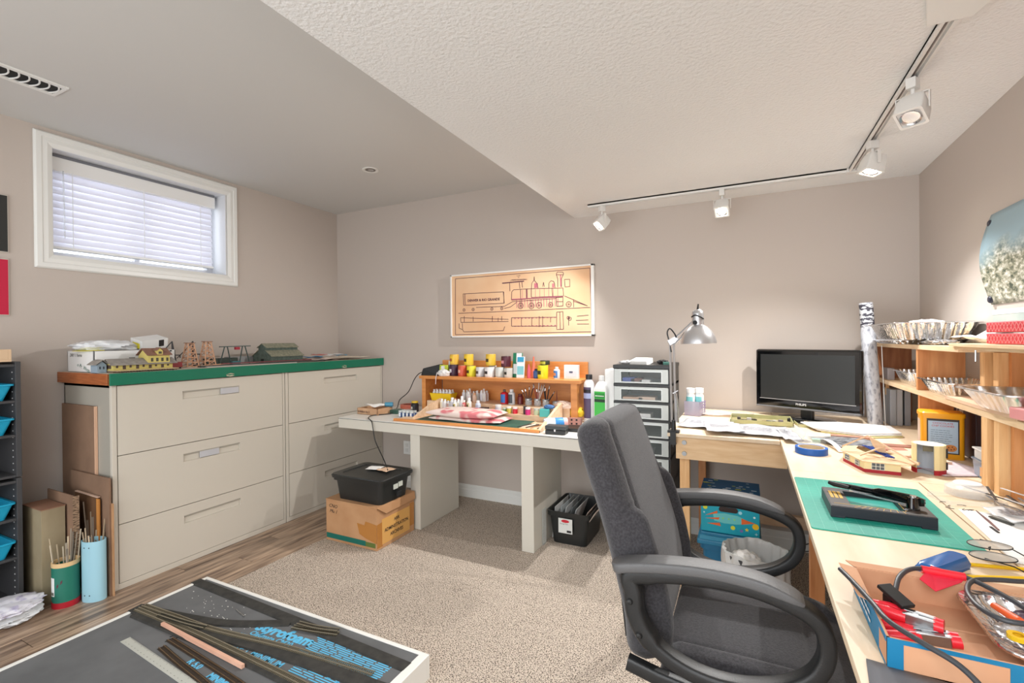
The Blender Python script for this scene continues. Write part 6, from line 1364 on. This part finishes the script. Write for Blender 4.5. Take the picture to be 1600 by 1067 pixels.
# ------------------------------------------------------------ under the tables
t = thing('blue_storage_bin','teal-blue lidded plastic bin standing on the carpet beneath the table','storage bin',(-.085,2.72,.006))
tote(t,-.205,.045,2.49,2.86,.006,.285,plain((24,104,142),.35),.012)
B(-.222,.062,2.475,2.875,.280,.305).build('lid', plain((40,124,160),.35), t, bevel=.006, world=True); B(-.21,.05,2.48,2.49,.305,.325).build('lid_rim', plain((60,144,176),.35), t, world=True); B(-.205,.045,2.49,2.86,.305,.339).build('lid_top', plain((40,124,160),.35), t, bevel=.006, world=True)
t = thing('rocket_box','turquoise childrens storage box printed with rocket and planets, on the blue bin','box',(-.085,2.71,.229))
rx0,rx1,ry0,ry1,rz0,rz1 = -.205,.052,2.615,2.86,.229,.372
TQ = mat('turquoise_card',(20,168,190),.5); NV = mat('space_blue_card',(14,92,140),.5)
B(rx0,rx1,ry0,ry1,rz0,rz1).build('box_body', TQ, t, bevel=.001, world=True)
m = MB(); m.box(rx0-.004,rx1+.004,ry0-.004,ry1+.004,rz1-.012,rz1+.045); m.build('lid_sides', plain((44,180,206),.5), t, bevel=.001, world=True)
B(rx0-.004,rx1+.004,ry0-.003,ry1+.004,rz1+.045,rz1+.047).build('lid_top', NV, t, world=True)
yy = ry0-.0012
def disc(x,z,r,c,nm='planet',sx_=1.,y_=None): MB().lathe([(0,0),(r,0)],n=20,cap=False).xf(T(x,y_ if y_ else yy,z)@Matrix.Rotation(PI/2,4,'X')@Matrix.Diagonal((sx_,1,1,1))).build(nm, plain(c), t, world=True)
for x,z,r,c in ((-.185,.345,.010,(226,226,60)),(-.03,.338,.008,(170,226,240)),(.035,.282,.014,(250,200,30)),(-.062,.262,.010,(226,226,60)),(-.19,.32,.004,(200,236,240)),(.03,.325,.005,(220,240,240))): disc(x,z,r,c)
def poly(nm, pts_, c, dy=0): MB().add([(x,yy-dy,z) for x,z in pts_],[tuple(range(len(pts_)))]).build(nm, plain(c), t, world=True)
poly('rocket_body',[(-.15,.318),(-.10,.327),(-.04,.322),(.0,.306),(.03,.297),(.0,.288),(-.05,.280),(-.10,.278),(-.145,.285)],(110,206,206))
poly('rocket_nose',[(-.025,.314),(.0,.306),(.035,.298),(.0,.290),(-.025,.284)],(236,110,50),.0003)
for fz0 in ((-.185,.306,-.13,.335,-.13,.322),(-.185,.292,-.12,.304,-.125,.292),(-.178,.268,-.12,.278,-.115,.262)): poly('rocket_fin',[(fz0[0],fz0[1]),(fz0[2],fz0[3]),(fz0[4],fz0[5])],(236,110,50),.0004)
for x in (-.105,-.08,-.055): disc(x,.302,.004,(150,220,120),'porthole',y_=yy-.0005)
poly('star',[( -.002+.010*(1 if i%2==0 else .45)*math.sin(2*PI*i/10), .262+.010*(1 if i%2==0 else .45)*math.cos(2*PI*i/10)) for i in range(10)],(240,220,60))
disc(-.025,.253,.007,(130,120,190)); poly('star',[(.038+.008*(1 if i%2==0 else .4)*math.sin(2*PI*i/8), .247+.008*(1 if i%2==0 else .4)*math.cos(2*PI*i/8)) for i in range(8)],(170,230,240))
MB().loft([[Vector((p.x,yy-k,p.y)) for p in rrect(-.082,.345,.042,.012,.011,0)] for k in (.0,.0006)]).build('hand_hole', plain((50,34,30)), t, world=True)
rr = random.Random(14); m = MB(); m2 = MB()
for k in range(26):
    x = rr.uniform(rx0+.01,rx1-.02); y = rr.uniform(ry0+.01,ry1-.01); s=rr.uniform(.004,.011); q=(m if k%3 else m2); q.loft([rrect(x,y,s*1.5,s*.6,s*.5,rz1+.0472,3),rrect(x,y,s*1.5,s*.6,s*.5,rz1+.0476,3)])
m.build('printed_clouds', plain((214,228,236)), t, world=True, kind='stuff'); m2.build('printed_planets', plain((214,214,60)), t, world=True, kind='stuff')
t.location += Vector((0,-.115,.112))
t = thing('waste_basket','waste basket lined with a crinkled white bin bag','waste basket',(.03,2.30,.006))
MB().lathe([(.10,0),(.128,.35),(.126,.35),(.098,.004),(0,.004)],n=36,cap=False).build('basket', plain((60,62,66)), t, smooth=True)
from mathutils import noise as NZ
def lin_f(u,v):
    a=2*PI*u; f=v; wob=1+.05*NZ.noise(Vector((math.cos(a)*3,math.sin(a)*3,v*4)))+.03*math.sin(17*a+5*v)
    if f<.35: r=.135*wob; z=.19+.09*(f/.35)
    elif f<.5: r=(.135-.004*(f-.35)/.15)*wob; z=.28+.003*math.sin(a*5)
    else: r=(.125-.045*((f-.5)/.5))*wob; z=.28-.20*((f-.5)/.5)
    return (r*.97*math.cos(a), r*.97*math.sin(a), z*1.29)
MB().grid(lin_f,96,24).build('bin_liner', mat('bin_liner_plastic',(214,214,212),.25,bump=.8,bs=40), t, smooth=60)
crumple('waste_paper','crumpled white paper inside the lined waste basket','paper',(-.01,2.31,.255),(.065,.055,.05),WPAPER,95,.9)
tag(MB().tube(curve([(.10,2.9,.02),(.16,3.0,.06),(.25,3.1,.10),(.40,3.18,.14),(.5,3.2,.2)],30),.003,8).build('floor_cable', BLK), 'black cable sagging behind the waste basket under the table', 'cable')
tag(MB().tube(curve([(.06,2.95,.03),(.12,2.98,.05),(.20,3.12,.05),(.42,3.15,.10),(.5,3.2,.16)],30),.003,8).build('floor_cable', BLK), 'second black cable running lower under the table to a plug', 'cable')
obox('power_plug','black plug on the cable lying behind the rocket box','plug',.13,2.98,.045,.05,.022,.02,-.6,BLK,.004)

# ------------------------------------------------------------ desk lamp clamped to the corner table
t = thing('desk_lamp','silver clamp-on architect lamp with domed shade at the corner table','lamp',(-.318,2.405,TT))
B(-.345,-.29,2.387,2.425,TT,TT+.012).build('clamp_plate', BLK, t, bevel=.002, world=True)
m = MB(); m.bar((-.318,2.380,TT+.008),(-.318,2.380,TT-.055),.026,.006,up=(0,1,0)); m.bar((-.318,2.378,TT-.052),(-.318,2.42,TT-.052),.026,.006); m.build('clamp_bracket', BLK, t, world=True)
MB().cyl((-.318,2.405,TT-.07),(-.318,2.405,TT-.025),.006).build('clamp_screw', BLK, t, world=True)
MB().cyl((-.318,2.405,TT+.012),(-.318,2.405,TT+.06),.012,.010).build('swivel_post', BLK, t, smooth=30, world=True)
E0 = Vector((-.318,2.405,TT+.05)); E1 = Vector((-.325,2.41,1.275)); E2 = Vector((-.205,2.35,1.372))
MB().tube([tuple(E0+Vector((-.008,0,0))),tuple(E1+Vector((-.008,0,0)))],.0052,8).build('lower_arm', SILV, t, smooth=True, world=True); MB().tube([tuple(E0+Vector((.010,0,0))),tuple(E1+Vector((.010,0,-.01)))],.0052,8).build('lower_arm', SILV, t, smooth=True, world=True)
MB().tube([(-.296,2.40,.88),(-.300,2.40,.99),(-.305,2.40,1.02)],.0055,8).build('spring', CHROME, t, world=True); MB().bar((-.320,2.40,1.02),(-.296,2.40,1.035),.006,.004).build('spring_lug', SILV, t, world=True)
for dz in (.010,-.016): MB().tube([tuple(E1+Vector((.012,0,dz))),tuple(E2+Vector((0,0,dz*.9)))],.0045,8).build('upper_arm', SILV, t, smooth=True, world=True)
MB().tube([tuple(E1+Vector((.03,0,-.005))),tuple(E1.lerp(E2,.55)+Vector((0,0,-.012)))],.005,8).build('spring', CHROME, t, world=True)
m = MB(); m.bar(tuple(E1+Vector((-.014,0,-.012))),tuple(E1+Vector((.03,0,.012))),.018,.03); m.build('elbow_plate', SILV, t, bevel=.003, world=True)
MB().tube(curve([(-.326,2.405,1.22),(-.337,2.41,1.275),(-.345,2.41,1.315),(-.332,2.41,1.335),(-.31,2.40,1.31),(-.302,2.40,1.29)],24),.0035,8).build('cord', BLK, t, world=True)
shc = Vector((-.196,2.33,1.262)); ax_ = Vector((-.02,0,1)).normalized(); q = ax_.to_track_quat('Z','Y').to_matrix()
prof=[(.078,0),(.0775,.010),(.070,.036),(.056,.060),(.040,.076),(.028,.084),(.026,.086),(.026,.135),(.023,.148),(.014,.156),(0,.158)]
inner=[(.070,.036),(.0765,.002),(.078,0)]
MB().lathe([(.0,.080),(.036,.074),(.053,.058),(.067,.034),(.0755,.004)]+prof,shc,n=44,cap=False,M=q).build('shade', SILV, t, smooth=40, world=True)
MB().tube([tuple(shc+Vector((-.003,0,.155))),tuple(shc+Vector((.0,0,.182)))],[.005,.003],8).build('switch', BLKM, t, world=True)
MB().cyl(tuple(shc+Vector((-.012,-.03,.096))),tuple(shc+Vector((-.012,-.02,.096))),.010).build('shade_knob', BLKM, t, smooth=30, world=True)
MB().tube(curve([tuple(shc+Vector((-.028,-.016,.122))),tuple(shc+Vector((-.012,-.029,.130))),tuple(shc+Vector((.010,-.027,.122))),tuple(shc+Vector((.024,-.014,.112)))],16),.0028,8).build('cord', BLK, t, world=True)
m = MB(); m.bar(tuple(E2+Vector((-.004,0,-.02))),tuple(shc+Vector((-.02,-.012,.115))),.012,.022); m.build('head_bracket', SILV, t, bevel=.003, world=True)

# ------------------------------------------------------------ office chair
CH = mat('charcoal_upholstery',(44,43,46),.95,col2=(64,62,66),ns=170,bump=.4,bs=420,sheen=.25)
PAD = mat('arm_pad_plastic',(92,92,93),.42,bump=.25,bs=500); ARM = mat('chair_black_plastic',(32,33,34),.4,bump=.15,bs=400)
cyc = 1.485
t = thing('office_chair','charcoal fabric high-back office chair with looped arms facing the long table','chair',(.0,cyc,.006))
def interp(tab, s):
    for (a,*va),(b,*vb) in zip(tab,tab[1:]):
        if s <= b:
            f=(s-a)/(b-a); f=f*f*(3-2*f) if False else f; return [x+(y-x)*f for x,y in zip(va,vb)]
    return list(tab[-1][1:])
def smooth01(a,b,x): x=max(0,min(1,(x-a)/(b-a))); return x*x*(3-2*x)
# s: arclength-like parameter 0..1 -> centre x, z, half thickness, half width
BK = [(0,-.262,.43,.040,.222),(.06,-.252,.465,.052,.245),(.2,-.247,.56,.062,.258),(.4,-.275,.69,.064,.262),(.55,-.305,.79,.062,.258),(.68,-.335,.875,.060,.250),(.8,-.360,.945,.060,.247),(.92,-.384,1.015,.058,.245),(1.,-.398,1.070,.053,.243)]
def back_surface():
    L=[]; nv=84; nu=112
    def ctr(s): 
        k=.04; A=[interp(BK,max(0,min(1,s+o))) for o in (-k,0,k)]; return [sum(q)/3 for q in zip(*A)]
    total=.66
    for i in range(nv+1):
        s=i/nv; c=ctr(s); c2=ctr(min(1,s+.01)); c1=ctr(max(0,s-.01)); tg=Vector((c2[0]-c1[0],0,c2[1]-c1[1])).normalized(); nr=Vector((tg.z,0,-tg.x))  # forward normal (+x)
        dt=(1-s)*total; db=s*total; w=c[3]; th=c[2]
        r=.068
        if dt<r: w=w-r+math.sqrt(max(0,r*r-(r-dt)**2)); 
        if dt<.045: th=th*math.sqrt(max(0,1-((.045-dt)/.045)**2))*.97+.003
        if db<.05: w=w-.05+math.sqrt(max(0,.05**2-(.05-db)**2)); th=th*math.sqrt(max(0,1-((.03-min(db,.03))/.03)**2))*.95+.004
        l=[]
        for j in range(nu):
            a=2*PI*j/nu; ca,sa_=math.cos(a),math.sin(a); e=.42
            yy_=w*math.copysign(abs(ca)**e,ca); nn=th*math.copysign(abs(sa_)**.75,sa_)
            if sa_>0:
                f=abs(yy_)/max(w,.01); lower=1-smooth01(.50,.60,s-.05*f)
                seam=math.exp(-((f-.755)/.022)**2)
                bol=smooth01(.75,.84,f)*(1-smooth01(.90,1.0,f))*.030*lower*smooth01(.03,.12,s)
                top_s=math.exp(-((s-(.56+.05*f))/.008)**2)*smooth01(.74,.8,f)*.009
                nn+=(bol-seam*(.008)-.012*math.cos(min(1,f)*PI/2)*smooth01(.1,.3,s)*(1-smooth01(.5,.9,s))-top_s)*min(1,sa_*2.5)
                nn+=.010*math.exp(-((s-.3)/.12)**2)*(1-f)*min(1,sa_*2)
            p=Vector((c[0],cyc+yy_,c[1]))+nr*nn; l.append(p)
        L.append(l)
    return MB().loft(L)
back_surface().build('backrest', CH, t, smooth=80, world=True)
m = MB()
for k in range(1): m.loft([[Vector((x-.004,cyc+y_,z)) for y_,x,z in ((-.17,-.302,.46),(.17,-.302,.46),(.18,-.320,.66),(-.18,-.320,.66))],[Vector((x+.012,cyc+y_,z)) for y_,x,z in ((-.17,-.302,.46),(.17,-.302,.46),(.18,-.320,.66),(-.18,-.320,.66))]])
m.build('back_shell', ARM, t, world=True)
def seat_surface():
    L=[]; n=60; nu=112
    for i in range(n+1):
        s=i/n; x=-.205+.475*s; zt_=.478-.030*smooth01(.62,1,s)+.006*math.sin(PI*s); zb_=.385; w=.252
        dfe=(1-s)*.475; dr=s*.475
        if dfe<.09: w=w-.09+math.sqrt(max(0,.09**2-(.09-dfe)**2))
        if dr<.04: w=w-.04+math.sqrt(max(0,.04**2-(.04-dr)**2))
        th=(zt_-zb_)/2; zc=(zt_+zb_)/2
        if dfe<.04: th=th*math.sqrt(max(0,1-((.04-dfe)/.04)**2))*.96+.003
        if dr<.02: th=th*math.sqrt(max(0,1-((.02-dr)/.02)**2))*.9+.005
        l=[]
        for j in range(nu):
            a=2*PI*j/nu; ca,sa_=math.cos(a),math.sin(a); yy_=w*math.copysign(abs(ca)**.4,ca); zz_=th*math.copysign(abs(sa_)**.7,sa_)
            if sa_>0:
                f=abs(yy_)/max(w,.01); bol=smooth01(.66,.78,f)*(1-smooth01(.90,1,f))*.026*smooth01(.02,.1,s)*(1-smooth01(.85,1,s))
                seam=math.exp(-((f-.66)/.025)**2)*.008*(1-smooth01(.68,.76,s)); fr=math.exp(-((s-(.74-.07*f*f))/.012)**2)*.007*(1-smooth01(.6,.66,f))
                zz_+=(bol-seam-fr)*min(1,sa_*2.5)
            l.append(Vector((x,cyc+yy_,zc+zz_)))
        L.append(l)
    return MB().loft(L)
seat_surface().build('seat', CH, t, smooth=80, world=True)
B(-.17,.20,cyc-.20,cyc+.20,.368,.388).build('seat_pan', ARM, t, bevel=.006, world=True)
def sweep(pts_, yc, wf, tf, closed=True, n=6):
    P=[Vector((x,0,z)) for x,z in pts_]; m_=len(P); L=[]
    for i in range(m_):
        if closed: d=P[(i+1)%m_]-P[i-1]
        else: d=P[min(i+1,m_-1)]-P[max(i-1,0)]
        d.normalize(); nr=Vector((-d.z,0,d.x)); f=i/m_; wd=wf(f)/2; th=tf(f)/2; l=[]
        for q in rrect(0,0,wd,th,min(wd,th)*.55,0,3): l.append(P[i]+Vector((0,yc+q.x,0))+nr*q.y)
        L.append(l)
    return MB().loft(L,True,not closed,closed)
loop_ctrl=[(-.255,.655),(-.262,.695),(-.20,.712),(-.09,.727),(.01,.725),(.09,.706),(.135,.680),(.150,.640),(.145,.595),(.118,.552),(.06,.514),(-.02,.492),(-.10,.493),(-.17,.515),(-.222,.553),(-.250,.605)]
def closed_curve(ctrl, n=96):
    m_=len(ctrl); out=[]
    for i in range(n):
        s=i/n*m_; k=int(s); f=s-k; p=[Vector((*ctrl[(k+j)%m_],0)) for j in (-1,0,1,2)]
        v=.5*((2*p[1])+(p[2]-p[0])*f+(2*p[0]-5*p[1]+4*p[2]-p[3])*f*f+(3*p[1]-p[0]-3*p[2]+p[3])*f**3); out.append((v.x,v.y))
    return out
for s_ in (-1,1):
    yc = cyc+s_*.292
    arm = sweep(closed_curve(loop_ctrl), yc, lambda f:.046, lambda f:.034+.012*(1 if (f<.12 or f>.86) else 0)).build('armrest_loop', ARM, t, smooth=50, world=True); WM[arm.name]=WM[t.name]
    pc = curve([(x,z,0) for x,z in ((-.305,.712),(-.26,.724),(-.18,.738),(-.08,.747),(.01,.743),(.075,.729),(.108,.717))],30)
    sweep([(q[0],q[1]) for q in pc], yc, lambda f:.060*(1-.45*max(0,(.06-f)/.06)-.25*max(0,(f-.85)/.15)), lambda f:.026*(1-.8*max(0,(f-.72)/.28)), closed=False).build('arm_pad', PAD, arm, smooth=50, world=True)
    for bx_,bz_ in ((-.262,.640),(-.240,.562)): MB().lathe([(0,.006),(.006,.005),(.009,0)],n=18,cap=False).xf(T(bx_,yc+s_*.023,bz_)@Matrix.Rotation(-s_*PI/2,4,'X')).build('bolt_cap', ARM, arm, smooth=True, world=True)
    sweep([(-.275,.468),(-.20,.452),(-.10,.438),(.0,.425),(.10,.405)], yc-s_*.01, lambda f:.030, lambda f:.036, closed=False).build('arm_bracket', ARM, t, smooth=40, world=True)
    MB().bar((.0,yc,.48),(.0,cyc+s_*.19,.385),.05,.012).build('arm_mount', ARM, t, world=True)
MB().bar((-.26,cyc,.40),(-.335,cyc,.62),.07,.014,up=(0,1,0)).build('back_bar', ARM, t, world=True); B(-.28,.05,cyc-.06,cyc+.06,.345,.37).build('tilt_mechanism', ARM, t, bevel=.01, world=True)
MB().cyl((-.02,cyc,.10),(-.02,cyc,.24),.030).build('column_sleeve', ARM, t, smooth=30, world=True); MB().cyl((-.02,cyc,.24),(-.02,cyc,.35),.014).build('gas_lift', CHROME, t, smooth=30, world=True)
for k in range(5):
    a=R(20+72*k); ex,ey=-.02+.29*math.cos(a),cyc+.29*math.sin(a)
    MB().loft([[Vector((-.02+.02*math.cos(a)*0-math.sin(a)*w_,cyc+math.cos(a)*w_,z)) for w_,z in ((-.03,.085),(.03,.085),(.026,.125),(-.026,.125))],[Vector((ex-math.sin(a)*w_,ey+math.cos(a)*w_,z)) for w_,z in ((-.018,.065),(.018,.065),(.014,.088),(-.014,.088))]]).build('base_leg', ARM, t, bevel=.003, world=True)
    o = MB().cyl((ex-math.sin(a)*.022,ey+math.cos(a)*.022,.034),(ex+math.sin(a)*.022,ey-math.cos(a)*.022,.034),.028,n=20).build('caster', BLKM, t, smooth=30, world=True)
